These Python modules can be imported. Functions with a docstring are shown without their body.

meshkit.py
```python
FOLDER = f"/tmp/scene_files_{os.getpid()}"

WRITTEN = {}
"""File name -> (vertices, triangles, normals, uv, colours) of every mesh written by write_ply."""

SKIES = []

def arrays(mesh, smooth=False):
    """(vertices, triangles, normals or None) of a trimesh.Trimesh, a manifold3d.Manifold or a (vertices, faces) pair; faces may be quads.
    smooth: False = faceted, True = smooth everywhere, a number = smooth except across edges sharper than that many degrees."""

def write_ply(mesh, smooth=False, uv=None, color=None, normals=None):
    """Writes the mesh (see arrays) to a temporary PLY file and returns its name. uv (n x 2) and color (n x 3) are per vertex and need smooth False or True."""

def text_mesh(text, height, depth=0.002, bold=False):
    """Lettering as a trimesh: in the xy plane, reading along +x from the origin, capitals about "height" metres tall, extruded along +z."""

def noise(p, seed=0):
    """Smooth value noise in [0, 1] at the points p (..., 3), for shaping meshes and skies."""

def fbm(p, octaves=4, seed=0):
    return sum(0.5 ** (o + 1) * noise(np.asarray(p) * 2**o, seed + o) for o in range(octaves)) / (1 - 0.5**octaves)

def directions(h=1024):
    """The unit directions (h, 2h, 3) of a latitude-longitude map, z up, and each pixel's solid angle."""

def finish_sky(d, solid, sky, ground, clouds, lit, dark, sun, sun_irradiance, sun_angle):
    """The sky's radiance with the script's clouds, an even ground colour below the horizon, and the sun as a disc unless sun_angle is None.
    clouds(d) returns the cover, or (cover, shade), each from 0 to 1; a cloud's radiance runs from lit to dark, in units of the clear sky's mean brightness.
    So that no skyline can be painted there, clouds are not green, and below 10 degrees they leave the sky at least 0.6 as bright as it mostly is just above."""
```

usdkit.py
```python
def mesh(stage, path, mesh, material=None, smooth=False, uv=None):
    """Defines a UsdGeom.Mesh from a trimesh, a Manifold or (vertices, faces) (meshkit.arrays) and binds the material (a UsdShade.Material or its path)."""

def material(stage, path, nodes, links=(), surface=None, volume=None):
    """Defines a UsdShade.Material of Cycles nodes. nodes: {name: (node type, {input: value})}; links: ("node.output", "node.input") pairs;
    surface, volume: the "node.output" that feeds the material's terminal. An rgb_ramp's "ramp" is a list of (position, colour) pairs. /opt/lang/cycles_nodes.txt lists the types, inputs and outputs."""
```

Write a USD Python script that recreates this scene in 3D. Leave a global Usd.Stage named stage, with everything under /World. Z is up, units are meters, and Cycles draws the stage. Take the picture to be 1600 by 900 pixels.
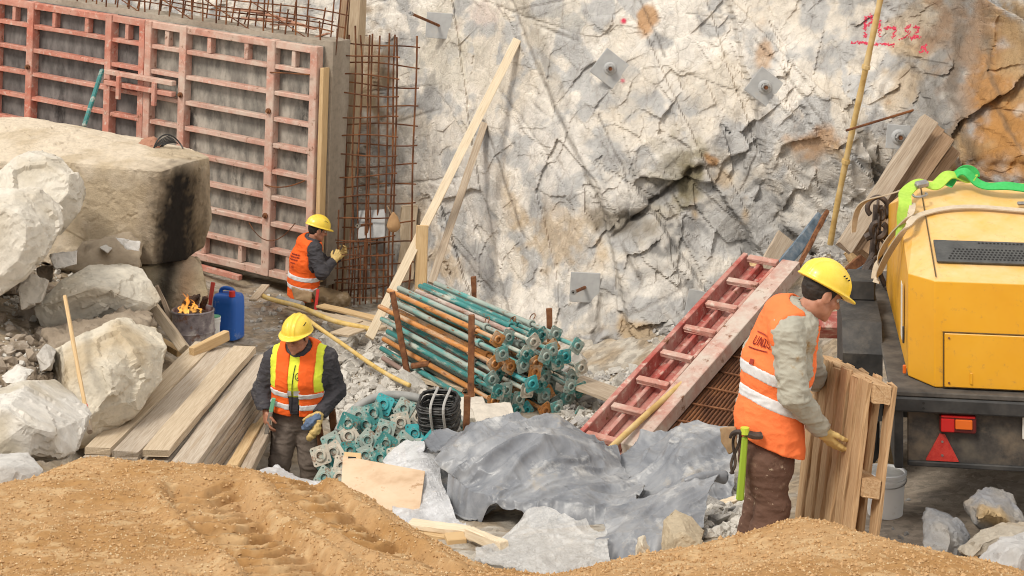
import math, random
import numpy as np, trimesh, manifold3d, usdkit, meshkit
from scipy.interpolate import RBFInterpolator
from scipy.spatial import cKDTree, ConvexHull
from pxr import Usd, UsdGeom, UsdLux, UsdShade, Sdf, Gf, Vt

# ------------------------------------------------------------------ camera, sky, sun, exposure
stage = Usd.Stage.CreateInMemory()
UsdGeom.SetStageUpAxis(stage, 'Z'); UsdGeom.SetStageMetersPerUnit(stage, 1.0)
UsdGeom.Xform.Define(stage, '/World'); UsdGeom.Scope.Define(stage, '/World/Looks')
FPX, HOR, ZC = 2600.0, -150.0, 5.1          # focal length in photograph pixels, horizon row, eye height
cam = UsdGeom.Camera.Define(stage, '/World/camera')
cam.CreateHorizontalApertureAttr(36.0); cam.CreateVerticalApertureAttr(36.0 * 9 / 16)
cam.CreateFocalLengthAttr(36.0 * FPX / 1600)
cam.CreateVerticalApertureOffsetAttr(-36.0 * (450 - HOR) / 1600)
cam.CreateClippingRangeAttr(Gf.Vec2f(0.1, 500)); cam.CreateExposureAttr(0.78)
cam.AddTranslateOp().Set(Gf.Vec3d(0, 0, ZC)); cam.AddRotateXOp().Set(90.0)

SUN = np.array([-0.50, -0.52, 0.86]); SUN /= np.linalg.norm(SUN)
elev, rot = math.asin(SUN[2]), math.atan2(SUN[0], SUN[1])
sky_mat = usdkit.material(stage, '/World/Looks/sky_air', {
    'co': ('texture_coordinate', {}),
    'sk': ('sky_texture', {'sky_type': 'single_scattering', 'sun_disc': False, 'sun_elevation': elev, 'sun_rotation': rot}),
    'n': ('noise_texture', {'scale': 2.2, 'detail': 5.0, 'roughness': 0.55}),
    'r': ('rgb_ramp', {'ramp': [(0.0, (0.72,) * 3), (0.45, (0.86,) * 3), (0.7, (0.97,) * 3), (1.0, (0.97,) * 3)]}),
    'c': ('mix_color', {'b': (9.6, 9.3, 8.9)}),
    'bg': ('background_shader', {'strength': 0.083})},
    [('co.generated', 'n.vector'), ('n.fac', 'r.fac'), ('r.color', 'c.fac'), ('sk.color', 'c.a'), ('c.result', 'bg.color')], surface='bg.background')
dome = UsdLux.DomeLight.Define(stage, '/World/sky'); dome.CreateIntensityAttr(1.0)
UsdShade.MaterialBindingAPI.Apply(dome.GetPrim()).Bind(sky_mat)
dome.GetPrim().SetCustomDataByKey('kind', 'structure')
sun = UsdLux.DistantLight.Define(stage, '/World/sun'); sun.CreateNormalizeAttr(True)
sun.CreateIntensityAttr(0.40); sun.CreateAngleAttr(15.0); sun.CreateColorAttr(Gf.Vec3f(1.0, 0.94, 0.84))
zx = SUN; xx = np.cross([0, 0, 1.0], zx); xx /= np.linalg.norm(xx); yx = np.cross(zx, xx)
sun.AddTransformOp().Set(Gf.Matrix4d(*[float(v) for r in (xx, yx, zx) for v in (*r, 0)], 0, 0, 20, 1))

# ------------------------------------------------------------------ helpers
def P(px, py, Y):                            # the place in the world at depth Y that the photograph shows at (px, py)
    return np.array([(px - 800) * Y / FPX, Y, ZC - (py - HOR) * Y / FPX])
def Pz(px, py, z):
    return P(px, py, (ZC - z) * FPX / (py - HOR))
def unit(v): v = np.asarray(v, float); return v / max(np.linalg.norm(v), 1e-12)
_used = {}
def numbered(parent, name):
    k = (str(parent), name); n = _used.get(k, 0); _used[k] = n + 1
    return name if n == 0 else f'{name}_{n:03d}'
LOC = {}
def thing(name, label, cat, loc=(0, 0, 0), group=None, mat=None):
    path = '/World/' + numbered('/World', name)
    x = UsdGeom.Xform.Define(stage, path)
    if mat is None:
        x.AddTranslateOp().Set(Gf.Vec3d(*[float(v) for v in loc])); LOC[path] = np.asarray(loc, float)
    else:
        x.AddTransformOp().Set(Gf.Matrix4d(*[float(v) for v in np.asarray(mat).T.ravel()])); LOC[path] = np.zeros(3)
    o = x.GetPrim(); tag(o, label, cat, group); return o
def tag(o, label=None, cat=None, group=None, kind=None):
    for k, v in (('label', label), ('category', cat), ('group', group), ('kind', kind)):
        if v: o.SetCustomDataByKey(k, v)
    return o
def put(name, mesh, m, parent=None, smooth=False, gco=None, col=None, label=None, kind=None):
    """One Mesh prim; world coordinates under a thing are turned into the thing's own."""
    base = str(parent.GetPath()) if parent else '/World'
    path = f'{base}/{numbered(base, name)}'
    top = '/'.join(path.split('/')[:3]); off = LOC.get(top, np.zeros(3))
    LOC.setdefault(path, np.zeros(3)) if parent is None else None
    if hasattr(mesh, 'to_mesh'):
        mm = mesh.to_mesh(); mesh = (mm.vert_properties[:, :3], mm.tri_verts)
    v, f = (mesh.vertices, mesh.faces) if hasattr(mesh, 'vertices') else mesh
    v = np.asarray(v, float) - off
    g = usdkit.mesh(stage, path, (v, np.asarray(f)), m, smooth=smooth)
    pv = UsdGeom.PrimvarsAPI(g)
    if gco is not None:
        pv.CreatePrimvar('gco', Sdf.ValueTypeNames.Float3Array, 'vertex').Set(Vt.Vec3fArray.FromNumpy(np.asarray(gco, np.float32)))
    if col is not None:
        pv.CreatePrimvar('col', Sdf.ValueTypeNames.Color3fArray, 'vertex').Set(Vt.Vec3fArray.FromNumpy(np.asarray(col, np.float32)))
    g.CreateDoubleSidedAttr(True)
    return tag(g.GetPrim(), label, kind=kind)
def copy_of(src, mat, label=None, group=None, name=None):
    path = '/World/' + numbered('/World', name or src.GetName().rstrip('0123456789').rstrip('_'))
    x = UsdGeom.Xform.Define(stage, path)
    x.GetPrim().GetReferences().AddInternalReference(src.GetPath())
    x.ClearXformOpOrder()
    x.MakeMatrixXform().Set(Gf.Matrix4d(*[float(v) for v in np.asarray(mat).T.ravel()]))
    o = x.GetPrim(); was = src.GetCustomData()
    tag(o, label or was.get('label'), was.get('category'), group or was.get('group')); o.SetInstanceable(True)
    return o
def frame(p0, p1, up=(0, 0, 1)):
    """Rotation whose x runs from p0 to p1 and whose z is as near to up as can be; length."""
    d = np.asarray(p1, float) - p0; L = np.linalg.norm(d); x = d / L
    up = np.asarray(up, float)
    if abs(x @ unit(up)) > 0.999: up = np.array([0.3, 1, 0.1])
    y = unit(np.cross(up, x)); z = np.cross(x, y)
    return np.stack([x, y, z], 1), L
def mat4(R, t):
    m = np.eye(4); m[:3, :3] = R; m[:3, 3] = t; return m
def cat(ms):
    n, vs, fs = 0, [], []
    for m in ms:
        v, f = (m.vertices, m.faces) if hasattr(m, 'vertices') else m
        vs.append(np.asarray(v)); fs.append(np.asarray(f) + n); n += len(v)
    return np.vstack(vs), np.vstack(fs)
def bar_local(L, w, t, c=0.004, n=1, jit=0.0, rng=None, warp=0.0):
    """A beam along +x: chamfered section w (y) by t (z), centred, n segments; corners worn by jit."""
    c = min(c, w * .3, t * .3); y, z = w / 2, t / 2
    ring = np.array([(y - c, -z), (y, -z + c), (y, z - c), (y - c, z), (-y + c, z), (-y, z - c), (-y, -z + c), (-y + c, -z)])
    xs = np.linspace(0, L, n + 1); vs = []
    e = min(c, L * .2)
    xs = np.concatenate([[0], [e], xs[1:-1], [L - e], [L]])
    for i, x in enumerate(xs):
        s = ring.copy()
        if i in (0, len(xs) - 1): s = s * [1 - 2 * c / w, 1 - 2 * c / t]
        if rng is not None and jit: s = s + rng.normal(0, jit, s.shape)
        xx_ = np.full(8, x) + (rng.normal(0, jit * 1.5, 8) if rng is not None and jit and i in (0, 1, len(xs) - 2, len(xs) - 1) else 0)
        k = warp * math.sin(math.pi * x / L)
        vs.append(np.column_stack([xx_, s[:, 0] + k * .4, s[:, 1] + k]))
    v = np.vstack(vs); f = []
    for i in range(len(xs) - 1):
        for k in range(8):
            a, b = i * 8 + k, i * 8 + (k + 1) % 8
            f += [(a, b, b + 8), (a, b + 8, a + 8)]
    m = (len(xs) - 1) * 8
    for k in range(1, 7):
        f += [(0, k + 1, k), (m, m + k, m + k + 1)]
    return v, np.array(f)[:, [0, 2, 1]][:, ::-1]
RG = np.random.default_rng(5)
def beam(name, p0, p1, w, t, m, parent=None, up=(0, 0, 1), c=0.004, n=1, jit=0, warp=0, label=None, rng=RG):
    R, L = frame(p0, p1, up)
    v, f = bar_local(L, w, t, c, n, jit, rng, warp)
    g = v + rng.uniform(-50, 50, 3)
    return put(name, (v @ R.T + p0, f), m, parent, gco=g, label=label)
def box(c, size, R=np.eye(3), ch=0.004):
    v, f = bar_local(size[0], size[1], size[2], ch)
    v = v - [size[0] / 2, 0, 0]
    return v @ np.asarray(R).T + c, f
def smooth_path(pts, n=40):
    pts = np.asarray(pts, float)
    from scipy.interpolate import CubicSpline
    d = np.r_[0, np.cumsum(np.linalg.norm(np.diff(pts, axis=0), axis=1))]
    return CubicSpline(d, pts)(np.linspace(0, d[-1], n))
def tube(pts, r, n=8, cap=True):
    pts = np.asarray(pts, float); m = len(pts); r = np.broadcast_to(r, m)
    t = np.gradient(pts, axis=0); t /= np.maximum(np.linalg.norm(t, axis=1, keepdims=True), 1e-9)
    u = np.cross(t[0], [0.31, 0.17, 0.93]); u = u / np.linalg.norm(u); vs = []
    a = np.arange(n) * 2 * math.pi / n
    for i in range(m):
        u = u - t[i] * (u @ t[i]); u /= np.linalg.norm(u); w = np.cross(t[i], u)
        vs.append(pts[i] + r[i] * (np.cos(a)[:, None] * u + np.sin(a)[:, None] * w))
    v = np.vstack(vs); f = []
    for i in range(m - 1):
        for k in range(n):
            a0, b0 = i * n + k, i * n + (k + 1) % n
            f += [(a0, b0, b0 + n), (a0, b0 + n, a0 + n)]
    if cap:
        for k in range(1, n - 1):
            f += [(0, k + 1, k), ((m - 1) * n, (m - 1) * n + k, (m - 1) * n + k + 1)]
    return v, np.array(f)
def grid_faces(nu, nv):
    i, j = np.meshgrid(np.arange(nu - 1), np.arange(nv - 1), indexing='ij')
    a = (i * nv + j).ravel()
    return np.vstack([np.column_stack([a, a + nv, a + nv + 1]), np.column_stack([a, a + nv + 1, a + 1])])
def lathe(prof, n=32):
    """prof: (radius, z) pairs; closed around z."""
    prof = np.asarray(prof, float); a = np.arange(n) * 2 * math.pi / n
    v = np.stack([np.outer(np.cos(a), prof[:, 0]), np.outer(np.sin(a), prof[:, 0]), np.broadcast_to(prof[:, 1], (n, len(prof)))], -1).reshape(-1, 3)
    f = []; m = len(prof)
    for i in range(n):
        for k in range(m - 1):
            a0, b0 = i * m + k, ((i + 1) % n) * m + k
            f += [(a0, b0, b0 + 1), (a0, b0 + 1, a0 + 1)]
    return v, np.array(f)
def rbf(pts, smoothing=0.0):
    pts = np.asarray(pts, float)
    return RBFInterpolator(pts[:, :2], pts[:, 2], kernel='linear', smoothing=smoothing, neighbors=None)
class Cells:
    """Broken rock: every cell of a stretched, warped Voronoi pattern is a facet with its own height and tilt."""
    def __init__(s, seed, size, stretch, step, tilt, lo, hi, R=np.eye(3)):
        r = np.random.default_rng(seed); s.R, s.k = R, np.asarray(stretch, float) * size
        c = np.array([(x, y, z) for x in (lo[0], hi[0]) for y in (lo[1], hi[1]) for z in (lo[2], hi[2])]) @ R / s.k
        a, b = c.min(0) - 1, c.max(0) + 1
        n = int(min(np.prod(np.maximum(b - a, 1)), 60000)) + 8
        s.c = r.uniform(a, b, (n, 3)); s.h = r.normal(0, step, n); s.t = r.normal(0, tilt, (n, 3)); s.tree = cKDTree(s.c)
    def __call__(s, p):
        q = p @ s.R / s.k; _, i = s.tree.query(q)
        return s.h[i] + np.einsum('ij,ij->i', q - s.c[i], s.t[i]), i
def rotz(a): c, s = math.cos(a), math.sin(a); return np.array([(c, -s, 0), (s, c, 0), (0, 0, 1.0)])
def rotx(a): c, s = math.cos(a), math.sin(a); return np.array([(1.0, 0, 0), (0, c, -s), (0, s, c)])
def roty(a): c, s = math.cos(a), math.sin(a); return np.array([(c, 0, s), (0, 1.0, 0), (-s, 0, c)])

# ------------------------------------------------------------------ materials
LK = {}
def M(name, nodes, links, surface='p.BSDF', volume=None):
    LK[name] = usdkit.material(stage, '/World/Looks/' + name, nodes, links, surface=surface, volume=volume); return LK[name]
def mottled(name, cols, scale=6.0, rough=0.8, bump=0.3, bscale=60.0, dist=0.01, detail=6.0, coord='co.object', metal=0.0, stretch=None, spec=0.3, extra=None, dirt=None, distortion=0.0):
    """Base colour by noise through a ramp, a fine bump, roughness that varies; dirt = (colour, threshold, scale)."""
    st = cols if isinstance(cols[0][0], (int, float)) and len(cols[0]) == 2 else [(0.3 + 0.4 * i / max(1, len(cols) - 1), c) for i, c in enumerate(cols)]
    nodes = {'co': ('texture_coordinate', {}), 'at': ('attribute', {'attribute': 'gco'}),
             'mp': ('mapping', {'scale': stretch or (1, 1, 1)}),
             'n': ('noise_texture', {'scale': scale, 'detail': detail, 'roughness': 0.62, 'distortion': distortion}),
             'r': ('rgb_ramp', {'ramp': st}),
             'n2': ('noise_texture', {'scale': bscale, 'detail': 4.0, 'roughness': 0.7}),
             'rr': ('map_range', {'from_min': 0.3, 'from_max': 0.7, 'to_min': rough - 0.1, 'to_max': min(1, rough + 0.1)}),
             'b': ('bump', {'strength': bump, 'distance': dist}),
             'p': ('principled_bsdf', {'metallic': metal, 'specular_ior_level': spec})}
    links = [(coord, 'mp.vector'), ('mp.vector', 'n.vector'), ('mp.vector', 'n2.vector'), ('n.fac', 'r.fac'),
             ('n2.fac', 'rr.value'), ('rr.result', 'p.roughness'), ('n2.fac', 'b.height'), ('b.normal', 'p.normal')]
    last = 'r.color'
    if dirt:
        for i, (dc, lo_, hi_, ds) in enumerate(dirt):
            nodes[f'd{i}'] = ('noise_texture', {'scale': ds, 'detail': 7.0, 'roughness': 0.68})
            nodes[f'dm{i}'] = ('map_range', {'from_min': lo_, 'from_max': hi_, 'clamp': True})
            nodes[f'dx{i}'] = ('mix_color', {'b': dc})
            links += [('mp.vector', f'd{i}.vector'), (f'd{i}.fac', f'dm{i}.value'), (f'dm{i}.result', f'dx{i}.fac'), (last, f'dx{i}.a')]
            last = f'dx{i}.result'
    links.append((last, 'p.base_color'))
    return M(name, nodes, links)
def wood(name, dark, mid, light, rough=0.85, dirt=None):
    return mottled(name, [(0.25, dark), (0.5, mid), (0.72, light)], 9.0, rough, 0.5, 30.0, 0.004, 7.0, 'at.vector', stretch=(0.5, 11, 11), spec=0.2, dirt=dirt, distortion=0.6)
def vcol(name, rough=0.9, n1=8.0, amp=0.35, bump=0.5, bscale=45.0, dist=0.02, spec=0.2, fine=None):
    """Albedo from the mesh's own 'col' times noise."""
    nodes = {'co': ('texture_coordinate', {}), 'at': ('attribute', {'attribute': 'col'}),
             'n': ('noise_texture', {'scale': n1, 'detail': 9.0, 'roughness': 0.7}),
             'r': ('rgb_ramp', {'ramp': [(0.28, (1 - amp,) * 3), (0.5, (1.0,) * 3), (0.72, (1 + amp * .6, 1 + amp * .58, 1 + amp * .54))]}),
             'm': ('mix_color', {'blend_type': 'multiply', 'fac': 1.0, 'use_clamp': False}),
             'n2': ('noise_texture', {'scale': bscale, 'detail': 6.0, 'roughness': 0.75}),
             'b': ('bump', {'strength': bump, 'distance': dist}),
             'p': ('principled_bsdf', {'roughness': rough, 'specular_ior_level': spec})}
    links = [('co.object', 'n.vector'), ('co.object', 'n2.vector'), ('n.fac', 'r.fac'), ('at.color', 'm.a'), ('r.color', 'm.b'),
             ('m.result', 'p.base_color'), ('n2.fac', 'b.height'), ('b.normal', 'p.normal')]
    if fine:
        nodes['v'] = ('voronoi_texture', {'scale': fine[0], 'randomness': 1.0})
        nodes['vr'] = ('rgb_ramp', {'ramp': [(0.0, (fine[1],) * 3), (0.5, (1.0,) * 3), (1.0, (fine[2],) * 3)]})
        nodes['vs'] = ('separate_color', {})
        nodes['m2'] = ('mix_color', {'blend_type': 'multiply', 'fac': 1.0, 'use_clamp': False})
        links = [l for l in links if l[1] != 'p.base_color'] + [('co.object', 'v.vector'), ('v.color', 'vs.color'), ('vs.r', 'vr.fac'), ('m.result', 'm2.a'), ('vr.color', 'm2.b'), ('m2.result', 'p.base_color')]
    return M(name, nodes, links)
def plain(name, c, rough=0.5, metal=0.0, emit=None, spec=0.5):
    d = {'base_color': c, 'roughness': rough, 'metallic': metal, 'specular_ior_level': spec}
    if emit: d.update(emission_color=emit[0], emission_strength=emit[1])
    return M(name, {'p': ('principled_bsdf', d)}, [])
# ------------------------------------------------------------------ the setting: rock face, ground, sand
WB = [(600, 480, 21.3), (600, 0, 22.3), (300, 300, 23.2), (300, 0, 23.6), (0, 0, 24.6), (0, 400, 23.8), (720, 450, 19.8), (720, 200, 20.3), (720, 0, 20.9), (900, 600, 16.9), (900, 300, 18.3),
      (900, 0, 19.3), (1020, 520, 16.9), (1100, 400, 17.4), (1100, 0, 18.5), (1300, 400, 17.2), (1300, 0, 17.7), (1450, 300, 16.1), (1450, 0, 16.6), (1520, 100, 15.4), (1520, 300, 14.9), (1600, 280, 13.9), (1600, 0, 14.4), (840, 450, 18.6), (960, 620, 16.5)]
wp = np.array([P(*q) for q in WB])
wp = np.vstack([wp, [(-15, 25, 0), (-15, 26, 9), (15, 8, 0), (15, 9, 9), (8, 11, 0), (8, 12, 6), (-3, 22.8, 8), (1, 20.3, 8), (4, 18.2, 8), (6, 14.5, 8), (-3, 21.5, -1), (.6, 16.8, -1), (3, 16.7, -1)]])
_wb = rbf(wp[:, [0, 2, 1]], 0.02)
def wall_base(x, z): return _wb(np.column_stack([x, z]))
def wall_at(px, py):
    Y = 18.0
    for _ in range(25):
        p = P(px, py, Y); Y = Y + 0.7 * (float(wall_base([p[0]], [p[2]])[0]) - Y)
    return P(px, py, Y)
def seg_dist(q, a, b):
    d = b - a; t = np.clip(((q - a) @ d) / (d @ d), 0, 1)
    return np.linalg.norm(q - a - t[:, None] * d, axis=1), t
DIP = roty(math.radians(-26))
lo, hi = (-6, 12, -1.5), (7, 26, 6)
C1 = Cells(11, 1.45, (0.55, 1.6, 1.7), 0.085, 0.036, lo, hi, DIP)
C2 = Cells(12, 0.42, (0.6, 1.6, 1.5), 0.026, 0.012, lo, hi, roty(math.radians(-38)))
C3 = Cells(13, 0.10, (1.3, 1.4, 0.7), 0.009, 0.008, lo, hi, roty(math.radians(-50)))
CRACKS = [([(800, 0), (850, 130), (905, 250), (960, 360), (1000, 440)], .06, .16), ([(755, 190), (790, 290), (818, 370)], .05, .12), ([(935, 180), (975, 270), (985, 310)], .03, .08),
          ([(1000, 0), (1040, 90)], .03, .08), ([(1070, 20), (1165, 35)], .02, .05), ([(960, 370), (1040, 310), (1095, 260)], .16, .20), ([(1060, 110), (1130, 135), (1215, 165), (1240, 190)], .02, .06),
          ([(700, 380), (745, 430), (770, 460)], .05, .1), ([(1195, 200), (1180, 250), (1160, 300)], .03, .06), ([(845, 240), (880, 290)], .02, .05), ([(1180, 60), (1230, 120), (1290, 200)], .03, .07), ([(940, 470), (935, 520), (900, 590)], .10, .16),
          ([(1500, 40), (1480, 150), (1530, 260)], .08, .2), ([(1560, 0), (1540, 120), (1590, 230)], .05, .12)]
def wall_disp(x, y, z):
    p = np.column_stack([x, y, z]); s = FPX / y; px, py = 800 + x * s, HOR + (ZC - z) * s
    w = p + 0.035 * np.column_stack([meshkit.fbm(p * 2.1 + k, 3, 40 + k) - .5 for k in (0, 7, 19)]) * 2
    rough = np.clip((px - 780) / 260, 0, 1) * np.clip((py + 40) / 260, 0.25, 1)
    rough = np.maximum(rough, np.clip((px - 1180) / 150, 0, 1))
    rough = np.maximum(rough, 0.35 * np.clip((meshkit.fbm(p * 1.1, 3, 77) - .45) * 8, 0, 1))
    d1, i1 = C1(w); d2, i2 = C2(w); d3, _ = C3(w + .02 * (meshkit.noise(p * 25, 3)[:, None] - .5))
    right = np.clip((px - 1420) / 120, 0, 1)
    d = d1 * (0.55 + .35 * rough + .9 * right) + d2 * (0.25 + .80 * rough) + d3 * (0.25 + 1.7 * rough - .5 * right)
    d += 0.12 * (meshkit.fbm(p * .8, 4, 5) - .5) + 0.05 * (meshkit.fbm(p * 8, 5, 6) - .5) * (.35 + rough)
    crack = np.zeros(len(x)); q = np.column_stack([x, z])
    for pts, dep, wid in CRACKS:
        c = [wall_at(*k)[[0, 2]] for k in pts]
        wob = q + .05 * np.column_stack([meshkit.fbm(p * 5, 3, 8) - .5, meshkit.fbm(p * 5, 3, 9) - .5])
        dd = np.min([seg_dist(wob, a, b)[0] for a, b in zip(c, c[1:])], axis=0)
        g = np.exp(-(dd / (wid * .16)) ** 2) * (.55 + .9 * meshkit.noise(p * 6, 21))
        d += dep * g * .8; crack = np.maximum(crack, g)
    rk = np.random.default_rng(909)
    for _ in range(36):                      # thin straight fissures along the two joint directions
        a0 = math.radians(rk.choice([-64, -58, 24, -20]) + rk.normal(0, 7)); L_ = rk.uniform(.3, 1.5); c0 = np.array([rk.uniform(-2.0, 5.2), rk.uniform(.2, 4.4)]); e_ = np.array([math.cos(a0), math.sin(a0)]) * L_ / 2
        box_ = (np.abs(q[:, 0] - c0[0]) < L_ / 2 + .1) & (np.abs(q[:, 1] - c0[1]) < L_ / 2 + .1)
        if not box_.any(): continue
        qq = q[box_] + .030 * np.column_stack([meshkit.noise(p[box_] * 7, 18) - .5, meshkit.noise(p[box_] * 7, 19) - .5])
        dd, tt = seg_dist(qq, c0 - e_, c0 + e_); g = np.exp(-(dd / rk.uniform(.010, .022)) ** 2) * np.sin(np.pi * np.clip(tt, .03, .97)) ** .5
        side = ((qq - c0) @ np.array([-e_[1], e_[0]])) > 0
        d[box_] += rk.uniform(.02, .05) * g + rk.uniform(.004, .018) * side * np.exp(-(dd / .12) ** 2) * np.sin(np.pi * tt); crack[box_] = np.maximum(crack[box_], .85 * g)
    # the dark grotto low down, pushed in
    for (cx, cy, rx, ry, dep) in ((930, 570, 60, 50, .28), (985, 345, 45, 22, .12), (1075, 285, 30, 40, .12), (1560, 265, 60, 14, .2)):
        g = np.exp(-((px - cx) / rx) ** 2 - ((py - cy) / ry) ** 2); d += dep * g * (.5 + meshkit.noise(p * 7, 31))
    return d, rough, crack, i2, px, py
def nonuni(parts): return np.unique(np.concatenate([np.arange(a, b, s) for a, b, s in parts]).round(5))
wx = nonuni([(-15, -6, .5), (-6, -1.6, .05), (-1.6, 5.0, .0165), (5.0, 6.5, .06), (6.5, 15.1, .5)])
wz = nonuni([(-1.2, -.2, .2), (-.2, 4.6, .0165), (4.6, 5.4, .06), (5.4, 9.1, .3)])
X, Z = np.meshgrid(wx, wz, indexing='ij'); x, z = X.ravel(), Z.ravel()
from scipy.interpolate import RegularGridInterpolator
cx, cz = np.linspace(-15.1, 15.2, 160), np.linspace(-1.3, 9.2, 60)
CX, CZ = np.meshgrid(cx, cz, indexing='ij')
_wg = RegularGridInterpolator((cx, cz), wall_base(CX.ravel(), CZ.ravel()).reshape(CX.shape), bounds_error=False, fill_value=None)
y = _wg(np.column_stack([x, z]))
d, rough, crack, cid, px, py = wall_disp(x, y, z)
p3 = np.column_stack([x, y, z])
from scipy.ndimage import gaussian_filter
d2_ = d.reshape(X.shape); d = (0.6 * d2_ + 0.4 * gaussian_filter(d2_, .7)).ravel()
wyfull = (y + d).reshape(X.shape)
_wf = RegularGridInterpolator((wx, wz), wyfull, bounds_error=False, fill_value=None)
def wall_at(px_, py_):
    Y = 18.0
    for _ in range(12):
        q = P(px_, py_, Y); Y = Y + 0.7 * (float(_wg([[q[0], q[2]]])[0]) - Y)
    return P(px_, py_, Y)
def wall_front(px_, py_):                   # the point of the finished rock face seen at a pixel
    Y = wall_at(px_, py_)[1]
    for _ in range(14):
        q = P(px_, py_, Y); Y += .6 * (float(_wf([[q[0], q[2]]])[0]) - Y)
    return P(px_, py_, Y)
# albedo of the rock: pale beige, grey sheets, ochre and rust stains with shapes of their own
pale, grey, ochre, rust, dark, warm = (np.array(c) for c in ((.69, .645, .585), (.39, .385, .38), (.42, .30, .17), (.38, .19, .06), (.13, .105, .07), (.58, .52, .44)))
rc = np.random.default_rng(3); tone = rc.normal(0, 1, 70000)[cid % 70000]
f1 = meshkit.fbm(p3 * .9, 5, 50); f2 = meshkit.fbm(p3 * 3.1, 5, 51); f3 = meshkit.fbm(p3 * 6 + 9, 4, 52)
mx = lambda c, k, m: c * (1 - m[:, None]) + k * m[:, None]
col = np.tile(pale, (len(x), 1))
col = mx(col, warm, np.clip((f1 - .45) * 4, 0, .8))
col = mx(col, grey, np.clip((f2 - .46) * 9 + .45 * tone + .35 * rough - .48, 0, .9))
lowr = np.clip((px - 880) / 120, 0, 1) * np.clip((py - 180) / 160, 0, 1) * np.clip((1480 - px) / 90, 0, 1)
col = mx(col, np.array((.36, .345, .325)), lowr * np.clip((f3 - .30) * 3.2, .15, .65))
col = mx(col, np.array((.21, .195, .175)), np.clip((px - 1385) / 70, 0, 1) * np.clip((1540 - px) / 50, 0, 1) * np.clip((f2 - .35) * 4, .1, .8))
col = mx(col, np.array((.17, .165, .16)), lowr * np.clip((f3 - .56) * 9, 0, .8))
col *= (1 + .05 * tone * (0.4 + rough))[:, None]
def blob(cx_, cy_, rx_, ry_, c, s, ang=0):
    global col
    a = math.radians(ang); u = (px - cx_) * math.cos(a) + (py - cy_) * math.sin(a); v = -(px - cx_) * math.sin(a) + (py - cy_) * math.cos(a)
    r = np.sqrt((u / rx_) ** 2 + (v / ry_) ** 2) + 2.2 * (f2 - .5) + 2.0 * (f3 - .5)
    col = mx(col, np.array(c), np.clip((1.15 - r) * 1.5, 0, 1) * s)
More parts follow.
